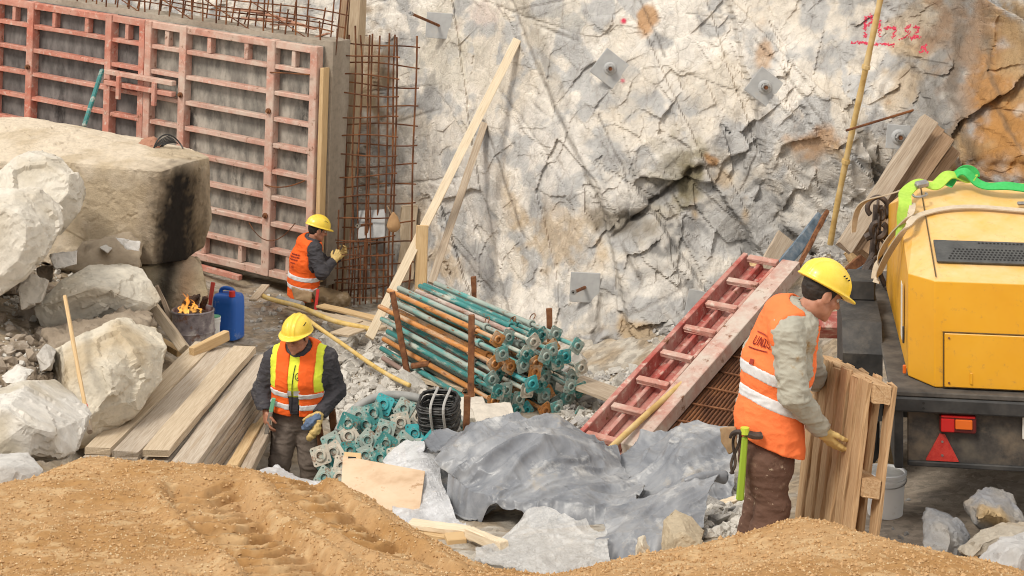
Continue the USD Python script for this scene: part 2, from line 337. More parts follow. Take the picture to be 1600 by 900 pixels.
for b in ((870, 370, 60, 50, ochre, .62), (800, 320, 18, 80, ochre, .55, -18), (980, 130, 40, 90, warm, .6), (1010, 35, 14, 38, rust, .8), (1190, 75, 14, 36, rust, .6), (1270, 215, 38, 34, rust, .7), (1310, 240, 24, 14, ochre, .7, 40),
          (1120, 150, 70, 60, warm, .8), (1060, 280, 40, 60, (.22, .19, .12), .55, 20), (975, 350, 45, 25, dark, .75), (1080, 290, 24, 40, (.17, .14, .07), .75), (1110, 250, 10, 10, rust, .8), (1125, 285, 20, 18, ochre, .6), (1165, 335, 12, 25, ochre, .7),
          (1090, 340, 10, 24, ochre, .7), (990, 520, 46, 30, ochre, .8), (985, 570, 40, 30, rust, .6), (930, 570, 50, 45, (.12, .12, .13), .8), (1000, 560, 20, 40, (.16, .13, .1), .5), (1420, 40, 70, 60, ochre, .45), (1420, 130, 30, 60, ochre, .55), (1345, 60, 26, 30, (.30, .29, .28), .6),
          (1550, 130, 85, 190, rust, .95, -8), (1590, 60, 60, 100, ochre, .8), (1560, 230, 90, 60, rust, .85), (1490, 60, 45, 100, (.22, .20, .18), .6, 10), (1500, 230, 40, 40, ochre, .7), (1480, 170, 30, 50, (.2, .19, .18), .6), (690, 80, 60, 60, (.5, .46, .38), .5),
          (672, 140, 10, 36, (.22, .21, .2), .6), (640, 330, 40, 50, ochre, .5), (690, 410, 30, 40, ochre, .6), (755, 430, 22, 50, (.2, .19, .19), .65, -30), (1190, 195, 12, 32, (.24, .23, .23), .6, 12), (880, 30, 60, 30, (.45, .42, .36), .4), (850, 90, 12, 100, (.26, .23, .19), .55, -22),
          (640, 260, 60, 70, (.52, .49, .45), .6), (740, 300, 50, 90, (.55, .52, .49), .7), (870, 250, 60, 80, (.53, .5, .47), .5), (975, 32, 5, 5, (.62, .05, .1), 1), (973, 126, 5, 4, (.55, .1, .14), .9), (750, 30, 30, 20, (.55, .45, .42), .5), (583, 120, 30, 90, (.29, .21, .13), .9), (560, 190, 24, 70, (.29, .21, .13), .8)):
    blob(*b)
col = mx(col, np.array((.12, .10, .08)), np.clip((crack - .4) * 1.1, 0, .5))
M_rock = M('rock_face_stone', {'co': ('texture_coordinate', {}), 'at': ('attribute', {'attribute': 'col'}),
    'mp': ('mapping', {'rotation': (0, math.radians(32), 0), 'scale': (1.0, 1.0, .42)}), 'wn': ('noise_texture', {'scale': 5.0, 'detail': 4.0}), 'wm': ('mix_vector', {'fac': .16}),
    'n': ('noise_texture', {'scale': 5.5, 'detail': 12.0, 'roughness': .74}), 'r': ('rgb_ramp', {'ramp': [(.27, (.56, .55, .54)), (.42, (.92, .915, .91)), (.55, (1.08, 1.075, 1.06)), (.72, (1.18, 1.17, 1.15))]}),
    'v': ('voronoi_texture', {'feature': 'distance_to_edge', 'scale': 3.2}), 'vr': ('rgb_ramp', {'ramp': [(0, (.55, .50, .45)), (.018, (.9, .88, .86)), (.05, (1, 1, 1)), (1, (1, 1, 1))]}),
    'v2': ('voronoi_texture', {'feature': 'distance_to_edge', 'scale': 11.0}), 'v2r': ('rgb_ramp', {'ramp': [(0, (0, 0, 0)), (.07, (.8, .8, .8)), (.2, (1, 1, 1)), (1, (1, 1, 1))]}),
    'm': ('mix_color', {'blend_type': 'multiply', 'fac': 1.0, 'use_clamp': False}), 'm2': ('mix_color', {'blend_type': 'multiply', 'fac': .4, 'use_clamp': False}),
    'n2': ('noise_texture', {'scale': 17.0, 'detail': 8.0, 'roughness': .78}), 'ad': ('math', {'math_type': 'multiply_add', 'value2': .22}),
    'b': ('bump', {'strength': .75, 'distance': .045}), 'p': ('principled_bsdf', {'roughness': .92, 'specular_ior_level': .2})},
    [('co.object', 'mp.vector'), ('co.object', 'wn.vector'), ('mp.vector', 'wm.a'), ('wn.color', 'wm.b'), ('wm.result', 'v.vector'), ('wm.result', 'v2.vector'), ('mp.vector', 'n.vector'), ('n.fac', 'r.fac'), ('v.distance', 'vr.fac'),
     ('at.color', 'm.a'), ('r.color', 'm.b'), ('m.result', 'm2.a'), ('vr.color', 'm2.b'), ('m2.result', 'p.base_color'), ('co.object', 'n2.vector'), ('v2.distance', 'v2r.fac'), ('v2r.color', 'ad.value1'), ('n2.fac', 'ad.value3'), ('ad.value', 'b.height'), ('b.normal', 'p.normal')])
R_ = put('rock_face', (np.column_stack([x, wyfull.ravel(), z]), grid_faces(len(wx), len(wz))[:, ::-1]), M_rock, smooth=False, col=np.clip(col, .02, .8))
tag(R_, 'pale grey and ochre blasted rock face rising behind the whole site', kind='structure')

# ---- ground
GP = [P(*q) for q in ((0, 720, 10.5), (60, 740, 10.2), (50, 540, 14), (0, 500, 15), (90, 600, 13.5), (240, 520, 16.5), (100, 420, 17.2), (0, 380, 18), (300, 535, 18.4), (360, 525, 18.7), (420, 480, 19.7), (490, 485, 20), (540, 482, 20.3), (600, 480, 20.6),
      (430, 560, 18), (540, 560, 17.8), (560, 620, 16.2), (640, 600, 16.4), (700, 660, 14.8), (460, 785, 14), (400, 720, 14.4), (600, 760, 12.8), (750, 700, 13.8), (850, 660, 15), (950, 640, 15.8), (1000, 740, 13), (900, 800, 11.4), (1100, 790, 11), (1000, 850, 9.9),
      (1190, 905, 9), (1150, 780, 10.8), (1380, 808, 10), (1500, 780, 10.3), (1600, 800, 10), (1500, 860, 9), (1330, 520, 14.3), (1250, 420, 16.4), (1330, 390, 16.9), (1300, 470, 15.3), (1150, 560, 15), (1000, 605, 16), (1080, 530, 16.3), (1180, 440, 16.6), (1450, 420, 14.5))]
GP = np.vstack([GP, [(-7, 10, 2.0), (-8, 18, 1.6), (-7, 24, .9), (-3, 23, .2), (7, 10, 1.5), (7, 16, 1.5), (0, 25, .3), (0, 6, 1.7), (-4, 7, 1.9), (4, 6.5, 1.6), (6, 5, 1.7), (-6, 5, 2), (0, 2, 1.9), (0, -8, 2.0), (-14, 0, 2.0), (14, 0, 1.8), (30, -30, 1.8), (-30, -30, 2), (30, 30, 1.6), (-30, 30, 1.6), (-3.25, 12.6, .45), (-3.0, 13.8, .5), (-2.2, 12.4, .45), (-1.1, 13.2, .25), (-.75, 14.5, .05)]])
_g = rbf(GP, 0.01)
gxs, gys = np.linspace(-31, 31, 311), np.linspace(-31, 31, 311)
GX, GY = np.meshgrid(gxs, gys, indexing='ij')
_gg = RegularGridInterpolator((gxs, gys), _g(np.column_stack([GX.ravel(), GY.ravel()])).reshape(GX.shape), bounds_error=False, fill_value=None)
def gnoise(x, y):
    p = np.column_stack([x, y, np.zeros_like(x)])
    near = np.exp(-((np.clip(x - 2.6, -9, 9)) / 1.6) ** 2 - ((y - 10) / 1.5) ** 2)
    return (.10 * (meshkit.fbm(p * 1.7, 4, 60) - .5) + .05 * (meshkit.fbm(p * 8, 4, 61) - .5)) * (1 - .6 * near)
def ground(x, y):
    x, y = np.atleast_1d(np.asarray(x, float)), np.atleast_1d(np.asarray(y, float))
    return _gg(np.column_stack([np.clip(x, -30.9, 30.9), np.clip(y, -30.9, 30.9)])) + gnoise(x, y)
_YS = np.arange(7.5, 24, .012)
def first_hit(px_, py_, Ys, interp):
    X_ = (px_ - 800) * Ys / FPX; Z_ = ZC - (py_ - HOR) * Ys / FPX
    hit = Z_ <= interp(np.column_stack([X_, Ys])); k = np.argmax(hit)
    if not hit[k] or k == 0: return None
    return np.array([X_[k], Ys[k], Z_[k]])
def G(px_, py_): return first_hit(px_, py_, _YS, _gi)          # where the ground is seen at a pixel
gx = nonuni([(-31, -6, 1.0), (-6, 5.5, .045), (5.5, 31.1, 1.0)]); gy = nonuni([(-31, 8, .8), (8, 21.8, .045), (21.8, 31.1, .8)])
X, Y_ = np.meshgrid(gx, gy, indexing='ij'); x, y = X.ravel(), Y_.ravel()
z = ground(x, y)
_gi = RegularGridInterpolator((gx, gy), z.reshape(X.shape), bounds_error=False, fill_value=-9)
p3 = np.column_stack([x, y, z]); s = FPX / np.maximum(y, 1); px, py = 800 + x * s, HOR + (ZC - z) * s
f1 = meshkit.fbm(p3 * 1.3, 5, 63); f2 = meshkit.fbm(p3 * 5, 4, 64)
col = mx(np.tile((.34, .27, .19), (len(x), 1)), np.array((.25, .195, .135)), np.clip((f1 - .4) * 5, 0, 1))
col = mx(col, np.array((.40, .36, .31)), np.clip((f2 - .5) * 6, 0, .7))
col = mx(col, np.array((.42, .385, .33)), np.clip((f2 - .38) * 4, 0, .8) * np.clip((px - 470) / 60, 0, 1) * np.clip((1250 - px) / 100, 0, 1))
col = mx(col, np.array((.30, .25, .20)), np.clip((px - 1280) / 80, 0, 1) * np.clip((py - 650) / 80, 0, 1) * (y > 7) * .8)
M_dirt = vcol('site_dirt', 0.95, 10.0, 0.28, 0.6, 34.0, 0.03, fine=(20.0, .78, 1.22))
tag(put('ground', (p3, grid_faces(len(gx), len(gy))), M_dirt, smooth=True, col=col), 'brown trampled dirt floor of the building pit', kind='structure')

# ---- sand bank in front, with wheel marks
SP = [P(*q) for q in ((0, 768, 8.5), (60, 740, 8.9), (130, 712, 9.0), (230, 722, 9), (350, 742, 8.9), (470, 758, 8.7), (580, 772, 8.5), (640, 818, 8.2), (700, 852, 7.8), (770, 888, 7.4), (850, 896, 7.2), (930, 888, 7.3), (1050, 858, 7.5), (1150, 836, 7.6), (1270, 816, 7.6), (1340, 835, 7.6), (1430, 866, 7.5),
      (1520, 882, 7.4), (1600, 897, 7.2), (300, 900, 6.2), (100, 900, 6.3), (500, 900, 6.2), (650, 905, 6.4), (800, 915, 6.5), (1270, 900, 6.1), (1000, 905, 6.4), (1500, 910, 6.5), (1600, 920, 6.4), (150, 800, 7.5), (350, 800, 7.6), (520, 820, 7.4), (1270, 850, 6.9), (1150, 870, 6.9), (0, 880, 6.5), (620, 860, 7.3))]
crest = [(0, 768, 8.5), (130, 712, 9.0), (230, 722, 9), (350, 742, 8.9), (470, 758, 8.7), (580, 772, 8.5), (640, 818, 8.2), (700, 852, 7.8), (770, 888, 7.4), (850, 896, 7.2), (930, 888, 7.3), (1050, 858, 7.5), (1150, 836, 7.6), (1270, 816, 7.6), (1340, 835, 7.6), (1430, 866, 7.5), (1520, 882, 7.4), (1600, 897, 7.2), (1750, 930, 7.2), (-150, 790, 8.4)]
for q in crest:
    c = P(*q); SP += [c + (0, .5, -.34), c + (0, 1.1, -.85), c + (0, 2.2, -1.8)]
SP += [P(1750, 930, 7.2), P(-150, 790, 8.4), (-6, 7, 2.0), (-6, 5, 2.2), (-5, 3, 2.4), (0, 4.2, 3.0), (-2, 4, 2.9), (2, 4.2, 2.9), (0, 2.5, 2.9), (0, .5, 2.3), (-4, .5, 2), (4, .5, 1.9), (5, 6, 1.9), (5, 3, 2.2), (0, -2, 1.5), (6, -2, 1.4), (-6, -2, 1.4), (7, 8, .8), (-7, 9, 1)]
_s = rbf(np.array(SP), 0.003)
def tracks(x, y):
    """Two worn wheel marks with chevron lugs; returns height."""
    h = np.zeros(len(x))
    for (a, b, w, ph) in ((P(318, 775, 8.1)[:2], P(480, 905, 6.1)[:2], .20, 0), (P(450, 765, 8.5)[:2], P(640, 880, 6.9)[:2], .17, .4)):
        d = b - a; L = np.linalg.norm(d); t = ((x - a[0]) * d[0] + (y - a[1]) * d[1]) / L; n = ((x - a[0]) * -d[1] + (y - a[1]) * d[0]) / L
        n = n + .03 * np.sin(t * 3); inn = np.clip((w - np.abs(n)) / .05, 0, 1) * np.clip((t + .1) / .2, 0, 1) * np.clip((L + .3 - t) / .3, 0, 1)
        lug = np.sin((t + .55 * np.abs(n)) * 2 * math.pi / .155 + ph)
        h += inn * (-.06 + .034 * np.clip(lug * 1.8, -1, 1) * np.clip((w - .02 - np.abs(n)) / .05, 0, 1)) + .03 * np.exp(-((np.abs(n) - w - .04) / .045) ** 2) * (inn * 0 + np.clip((t + .1) / .2, 0, 1) * np.clip((L + .3 - t) / .3, 0, 1))
    return h
def sand(x, y):
    x, y = np.atleast_1d(np.asarray(x, float)), np.atleast_1d(np.asarray(y, float)); p = np.column_stack([x, y, 0 * x])
    wgt = .35 + .65 * meshkit.noise(p * 1.5, 70)
    return _s(np.column_stack([x, y])) + .09 * (meshkit.fbm(p * 2.3, 4, 71) - .5) + wgt * .030 * (meshkit.fbm(p * 13, 5, 72) - .5) + .012 * (meshkit.fbm(p * 50, 2, 73) - .5) + tracks(x, y) * (.85 + .3 * meshkit.fbm(p * 6, 3, 74))
sx = nonuni([(-6.5, -3.3, .15), (-3.3, 3.0, .0155), (3.0, 7.1, .15)]); sy = nonuni([(-2, 5.4, .2), (5.4, 9.4, .0165), (9.4, 11.3, .1)])
X, Y_ = np.meshgrid(sx, sy, indexing='ij'); x, y = X.ravel(), Y_.ravel(); z = sand(x, y)
_si = RegularGridInterpolator((sx, sy), z.reshape(X.shape), bounds_error=False, fill_value=-9)
p3 = np.column_stack([x, y, z]); f1 = meshkit.fbm(p3 * 1.6, 5, 75); f2 = meshkit.fbm(p3 * 14, 3, 76)
col = mx(np.tile((.40, .245, .115), (len(x), 1)), np.array((.335, .185, .07)), np.clip((f1 - .42) * 5, 0, 1))
col = mx(col, np.array((.50, .35, .19)), np.clip((f2 - .55) * 6, 0, .6))
M_sand = vcol('loose_sand', 0.96, 30.0, 0.22, 0.5, 110.0, 0.010)
S_ = put('sand', (p3, grid_faces(len(sx), len(sy))), M_sand, smooth=True, col=col)
tag(S_, 'orange brown bank of loose sand with tyre marks in front', 'sand', kind='structure')

# grains and crumbs too many to count, lying on the bank
M_gr = [mottled(n_, c_, 30.0, .95, .2, 90.0, .004) for n_, c_ in (('pale_sand_grain', [(.50, .36, .20), (.58, .45, .28)]), ('brown_sand_grain', [(.30, .165, .065), (.40, .24, .11)]), ('mid_sand_grain', [(.42, .26, .12), (.48, .31, .16)]))]
rg_ = np.random.default_rng(515); OCT = np.array([(1, 0, 0), (-1, 0, 0), (0, 1, 0), (0, -1, 0), (0, 0, 1), (0, 0, -1)], float); OF = np.array([(0, 2, 4), (2, 1, 4), (1, 3, 4), (3, 0, 4), (2, 0, 5), (1, 2, 5), (3, 1, 5), (0, 3, 5)])
for nm_, m_, n_, s0, s1 in (('sand_grains', M_gr[0], 7000, .0022, .0075), ('sand_grains', M_gr[1], 13000, .0025, .009), ('sand_grains', M_gr[2], 12000, .003, .012)):
    yy = rg_.uniform(5.9, 9.2, n_); xx_ = rg_.uniform(-.33, .33, n_) * yy; sz = s0 * (s1 / s0) ** (rg_.random(n_) ** 2.2); zz = _si(np.column_stack([xx_, yy]))
    vv_ = OCT[None] * rg_.uniform(.6, 1.2, (n_, 6, 1)) * sz[:, None, None] + rg_.normal(0, .12, (n_, 6, 3)) * sz[:, None, None] + np.column_stack([xx_, yy, zz + sz * .35])[:, None]
    tag(put(nm_, (vv_.reshape(-1, 3), (OF[None] + 6 * np.arange(n_)[:, None, None]).reshape(-1, 3)), m_), 'loose coarse grains strewn over the sand bank', 'sand', kind='stuff')
# ------------------------------------------------------------------ boulders and rubble
def hull_rock(pts, h=.05, seed=0, amp=.03, cell=.25, smooth_it=3, crush=0.6, cuts=0):
    m = manifold3d.Manifold.hull_points(np.asarray(pts, float))
    if cuts:
        rq = np.random.default_rng(seed + 50); vv = np.array(m.to_mesh().vert_properties[:, :3]); c0 = vv.mean(0)
        for _ in range(cuts):
            nn = rq.normal(0, 1, 3); nn /= np.linalg.norm(nn); sup = (vv @ nn).max(); m = m.trim_by_plane(tuple(-nn), float(-(c0 @ nn + (sup - c0 @ nn) * rq.uniform(.74, .92))))
    m = m.refine_to_length(h).to_mesh()
    t = trimesh.Trimesh(m.vert_properties[:, :3], m.tri_verts, process=True)
    if smooth_it: trimesh.smoothing.filter_humphrey(t, alpha=.1, beta=.5, iterations=smooth_it)
    v, n = np.array(t.vertices), np.array(t.vertex_normals)
    lo_, hi_ = v.min(0) - .3, v.max(0) + .3
    r = np.random.default_rng(seed); R = trimesh.transformations.random_rotation_matrix(r.random(3))[:3, :3]
    c1 = Cells(seed + 1, cell, (1, 1.5, .8), amp, amp * 1.1, lo_, hi_, R); c2 = Cells(seed + 2, cell * .33, (1, 1.4, .7), amp * .34, amp * .4, lo_, hi_, R)
    w = v + cell * .25 * (np.column_stack([meshkit.fbm(v * 3 / cell * .4 + k, 3, seed + k) for k in (0, 5, 9)]) - .5)
    d = crush * (c1(w)[0] + c2(w)[0]) + amp * 1.0 * (meshkit.fbm(v / cell * .7, 4, seed + 3) - .5) + amp * .5 * (meshkit.fbm(v * 14, 3, seed + 4) - .5)
    t.vertices = v + n * d[:, None]
    return t
def rock_col(t, base, alt, seed, k=.5, sc=2.5, alt2=None):
    v = np.array(t.vertices); f = meshkit.fbm(v * sc, 5, seed); c = mx(np.tile(base, (len(v), 1)).astype(float), np.array(alt), np.clip((f - .5) * 6 + k - .2, 0, 1))
    if alt2 is not None: c = mx(c, np.array(alt2), np.clip((meshkit.fbm(v * sc * 1.7 + 4, 4, seed + 9) - .52) * 7, 0, .9))
    return c
M_stone = vcol('boulder_stone', 0.92, 11.0, 0.22, 0.5, 55.0, 0.02)
M_conc = vcol('old_concrete', 0.93, 16.0, 0.24, 0.7, 70.0, 0.02)
def boulder(name, label, pts, base=(.50, .46, .39), alt=(.42, .36, .27), seed=0, h=.024, amp=.035, cell=.34, cat_='boulder', mat=None, k=.4, alt2=None, recol=None, group=None, crush=.32, sm=1, cuts=8):
    w = np.array([P(*q) for q in pts]); w = w if cat_ in ('concrete block', 'clod') else w.mean(0) + (w - w.mean(0)) * 1.09; t = hull_rock(w, h, seed, amp, cell, sm, crush, 0 if cat_ in ('concrete block', 'clod') else cuts)
    c = rock_col(t, base, alt, seed, k, alt2=alt2)
    if recol: c = recol(np.array(t.vertices), c)
    loc = [w[:, 0].mean(), w[:, 1].mean(), t.vertices[:, 2].min()]
    o = thing(name, label, cat_, loc, group); put('stone' if cat_ != 'concrete block' else 'block', t, mat or M_stone, o, smooth=cat_ in ('clod',), col=c); return o
def both(front, dY, shrink=.9):              # an outline seen in the photograph, given its own depth
    f = np.array([q[:2] for q in front], float); c = f.mean(0)
    Y = np.array([q[2] for q in front])
    return [tuple(q) for q in front] + [tuple((c + (a - c) * shrink)) + (y + dY,) for a, y in zip(f, Y)]
def soot(v, c):
    s = FPX / v[:, 1]; px = 800 + v[:, 0] * s; py = HOR + (ZC - v[:, 2]) * s
    n = .6 * (meshkit.fbm(v * 6, 4, 91) - .5) + .8 * (meshkit.fbm(v * [13, 13, 2.2], 4, 95) - .5)
    u = (px - (281 - (py - 260) * .06) + 40 * n + 30 * (meshkit.fbm(v * 25, 3, 93) - .5)) / (30 + 8 * np.clip((py - 300) / 100, 0, 1)); m = np.exp(-u ** 2) * np.clip((py - 243) / 40 + n, 0, 1)
    brown = np.exp(-((px - 285 + 30 * n) / 62) ** 2) * np.clip((py - 240) / 40, 0, 1)
    c = mx(c, np.array((.16, .10, .045)), .85 * brown)
    return mx(c, np.array((.012, .010, .009)), np.clip(m * 1.15, 0, .97))
boulder('concrete_block', 'huge pale broken concrete block with black soot down its end', [(250, 268, 17.0), (238, 414, 17.0), (326, 246, 17.8), (331, 340, 17.8), (318, 385, 17.7), (290, 405, 17.4), (300, 232, 18.3), (262, 226, 18.5), (180, 217, 18.7), (75, 190, 19), (40, 182, 19.0), (-60, 186, 19.2), (-60, 252, 17.6), (-60, 410, 17.6), (100, 412, 17.3), (-60, 400, 19), (300, 390, 18.5), (100, 252, 17.3), (300, 252, 17.3)],
        (.56, .475, .365), (.45, .365, .255), 100, .028, .012, .22, 'concrete block', M_conc, recol=soot, sm=1)
def soot2(v, c):
    s = FPX / v[:, 1]; px = 800 + v[:, 0] * s; py = HOR + (ZC - v[:, 2]) * s
    n = meshkit.fbm(v * 6, 4, 92) - .5
    m = np.exp(-((px - 262 - (430 - py) * .15 + 18 * n) / 16) ** 2); b = np.exp(-((px - 290 + 20 * n) / 22) ** 2)
    return mx(mx(c, np.array((.30, .17, .10)), .6 * b), np.array((.02, .016, .014)), .93 * m)
boulder('concrete_block', 'lower sooty concrete lump between block and fire barrel', [(215, 420, 17.2), (230, 500, 17.2), (325, 470, 17.3), (318, 420, 17.4), (300, 398, 17.5), (240, 405, 17.6), (220, 480, 18.4), (320, 475, 18.4), (310, 405, 18.5), (225, 410, 18.5), (310, 520, 17.6), (230, 520, 17.5)],
        (.50, .43, .31), (.42, .34, .22), 104, .035, .02, .35, 'concrete block', M_conc, recol=soot2)
boulder('boulder', 'pale cream boulder leaning on the concrete block, topmost of the left heap', both([(2, 275, 15.4), (30, 248, 15.5), (66, 234, 15.7), (98, 252, 15.6), (118, 272, 15.4), (134, 292, 15.5), (124, 318, 15.3), (92, 362, 15.2), (58, 330, 15.1), (20, 330, 15.1), (80, 280, 15.0)], 1.2), (.55, .505, .43), (.47, .42, .34), 110, amp=.03)
boulder('boulder', 'largest cream boulder at the left edge below the topmost one', both([(-60, 300, 14.6), (25, 300, 14.5), (60, 302, 14.6), (90, 330, 14.6), (92, 352, 14.5), (70, 398, 14.3), (40, 430, 14.2), (0, 455, 14.2), (-60, 470, 14.2), (10, 360, 13.9)], 1.3), (.57, .525, .45), (.49, .44, .36), 113, amp=.03)
boulder('boulder', 'long flat cream boulder with a ledge behind the leaning wooden handle', both([(58, 498, 15.1), (62, 480, 15.0), (100, 440, 15.2), (140, 418, 15.6), (212, 416, 15.7), (228, 440, 15.5), (242, 468, 15.4), (236, 478, 15.3), (180, 492, 15.1), (120, 512, 14.9), (76, 512, 15), (150, 450, 14.9), (110, 468, 14.8)], .9, .85), (.57, .525, .44), (.48, .42, .33), 116, amp=.026)
boulder('boulder', 'tall cream slab of stone just behind the stacked planks', both([(84, 590, 13.3), (88, 550, 13.4), (170, 540, 13.5), (190, 505, 13.8), (240, 515, 13.9), (250, 548, 13.8), (244, 590, 13.6), (205, 650, 13.2), (150, 690, 12.9), (110, 690, 12.9), (90, 640, 13.1), (150, 600, 12.9)], 1.1), (.54, .485, .39), (.43, .35, .24), 119, amp=.03)
boulder('dirt_lump', 'crumbly grey brown clod of earth wedged under the flat boulder', both([(72, 520, 14.2), (110, 510, 14.3), (200, 485, 14.6), (240, 490, 14.6), (232, 530, 14.3), (190, 545, 13.9), (150, 570, 13.6), (105, 575, 13.6), (80, 560, 13.9), (150, 520, 14)], .9), (.30, .245, .185), (.24, .19, .14), 122, amp=.05, cell=.12, cat_='clod')
boulder('boulder', 'white topped square boulder beside the sand and planks at the left', both([(-50, 630, 11.0), (0, 612, 11.1), (40, 600, 11.2), (84, 596, 11.2), (110, 615, 11.2), (136, 645, 11.1), (142, 668, 11.0), (130, 690, 10.8), (96, 712, 10.6), (40, 722, 10.5), (-50, 730, 10.5), (60, 650, 10.4), (10, 640, 10.5)], 1.0, .85), (.56, .53, .48), (.43, .38, .30), 125, amp=.03, k=.3)
boulder('boulder', 'low grey white boulder half buried in sand at the left edge', both([(-60, 715, 9.9), (0, 716, 9.9), (40, 712, 10), (60, 735, 9.8), (30, 765, 9.5), (-60, 790, 9.5), (0, 735, 9.5)], .6, .8), (.5, .48, .45), (.42, .39, .35), 128, amp=.025)
boulder('boulder', 'wedge of striped grey and ochre stone in front of the trailer', both([(1512, 790, 9.2), (1530, 768, 9.3), (1548, 764, 9.4), (1570, 775, 9.3), (1580, 775, 9.3), (1598, 812, 9.1), (1590, 822, 9.0), (1540, 830, 8.9), (1524, 815, 9), (1550, 800, 8.8)], .5, .85), (.27, .255, .235), (.36, .26, .14), 131, .018, .02, .14, k=.3, alt2=(.22, .225, .24))
boulder('boulder', 'blue grey angular stone between white bucket and striped wedge', both([(1445, 812, 8.8), (1452, 797, 8.9), (1478, 805, 8.9), (1500, 820, 8.9), (1512, 838, 8.8), (1500, 868, 8.5), (1470, 872, 8.4), (1447, 862, 8.5), (1480, 830, 8.5)], .4, .85), (.19, .195, .205), (.28, .265, .245), 134, .016, .018, .13, k=.3)
boulder('boulder', 'rounded tan stone under the striped wedge by the sand', both([(1500, 858, 8.3), (1530, 836, 8.5), (1575, 820, 8.6), (1625, 822, 8.6), (1625, 850, 8.3), (1560, 862, 8.1), (1520, 872, 8.1), (1560, 840, 8.1)], .45, .85), (.37, .33, .27), (.30, .23, .15), 137, .018, .02, .16)
boulder('boulder', 'pale grey lowest stone at the right end of the sand bank', both([(1528, 876, 7.9), (1560, 848, 8.0), (1600, 835, 8.1), (1640, 840, 8.1), (1640, 890, 7.7), (1590, 898, 7.6), (1545, 890, 7.7), (1590, 862, 7.6)], .4, .85), (.40, .39, .38), (.30, .285, .265), 140, .018, .02, .16)
boulder('boulder', 'yellowish pointed stone at the front corner of the grey tarpaulin', both([(1034, 860, 8.3), (1040, 815, 8.4), (1056, 800, 8.5), (1080, 808, 8.5), (1097, 830, 8.4), (1094, 850, 8.2), (1062, 868, 8.1), (1060, 830, 8.15)], .3, .85), (.40, .33, .23), (.46, .43, .39), 143, .014, .012, .12)
boulder('boulder', 'small upright cream stone stuck in sand beside the yellowish one', both([(994, 868, 8.1), (997, 842, 8.2), (1006, 838, 8.2), (1014, 856, 8.1), (1012, 876, 8.0), (1003, 850, 8.0)], .12, .85), (.52, .46, .36), (.44, .36, .25), 146, .01, .008, .08)
for i, (lab, pts, b) in enumerate([
        ('white stone tucked under the long flat boulder top', [(78, 398, 15.3), (120, 392, 15.4), (118, 412, 15.3), (84, 420, 15.2)], (.58, .55, .51)),
        ('chalky white stone on the earth above the long flat boulder', [(182, 372, 15.9), (218, 378, 15.9), (216, 392, 15.8), (196, 388, 15.8)], (.62, .59, .55)),
        ('cream stone standing left of the long flat boulder', [(28, 440, 14.6), (50, 432, 14.7), (74, 440, 14.7), (62, 478, 14.5), (36, 486, 14.4)], (.47, .43, .37)),
        ('white flat stone above the square boulder', [(4, 588, 12.8), (28, 572, 12.9), (50, 580, 12.9), (40, 598, 12.7), (12, 600, 12.7)], (.58, .55, .5)),
        ('narrow grey stone on edge left of the wooden handle', [(58, 556, 13.4), (72, 538, 13.5), (86, 548, 13.5), (80, 578, 13.3), (64, 582, 13.3)], (.44, .41, .37)),
        ('dark brown stone in the gap beside the topmost boulder', [(58, 420, 15.5), (84, 414, 15.6), (80, 440, 15.4), (62, 444, 15.4)], (.25, .2, .15)),
        ('round white pebble on the earth in front of the concrete block', [(157, 387, 16.2), (166, 384, 16.3), (174, 388, 16.3), (168, 396, 16.1)], (.6, .57, .52))]):
    boulder('loose_stone', lab, both(pts, .35, .8), b, tuple(np.array(b) * .85), 160 + 3 * i, .025, .015, .12, 'stone')
boulder('earth_shelf', 'brown earth shelf carrying pebbles in front of the concrete block', both([(100, 420, 16.2), (130, 378, 16.4), (200, 365, 16.6), (222, 380, 16.5), (216, 425, 16.2), (160, 430, 16)], .8, .9), (.36, .29, .21), (.29, .23, .16), 190, .04, .03, .1, 'clod')
# small stones, each a thing: one hull per kind, the copies refer to it
SR = np.random.default_rng(77); stone_kind = {}
def stone_mesh(r, flat=.7):
    p = r.normal(0, 1, (13, 3)); p /= np.linalg.norm(p, axis=1, keepdims=True); p *= r.uniform(.75, 1.1, (13, 1)); p *= [1, .8, flat]
    m = manifold3d.Manifold.hull_points(p).to_mesh(); return np.array(m.vert_properties[:, :3]), np.array(m.tri_verts)
STC = {'pale': mottled('pale_rubble', [(.40, .37, .33), (.52, .49, .44), (.60, .57, .52)], 3.0, .92, .6, 14.0, .05), 'brown': mottled('brown_rubble', [(.22, .17, .12), (.32, .26, .20), (.44, .39, .33)], 3.0, .92, .6, 14.0, .05),
       'grey': mottled('grey_rubble', [(.25, .24, .225), (.36, .34, .32), (.48, .46, .42)], 3.0, .92, .6, 14.0, .05)}
STC['sandy'] = mottled('sand_crumbs', [(.34, .20, .09), (.46, .29, .14), (.52, .38, .22)], 9.0, .95, .4, 40.0, .02)
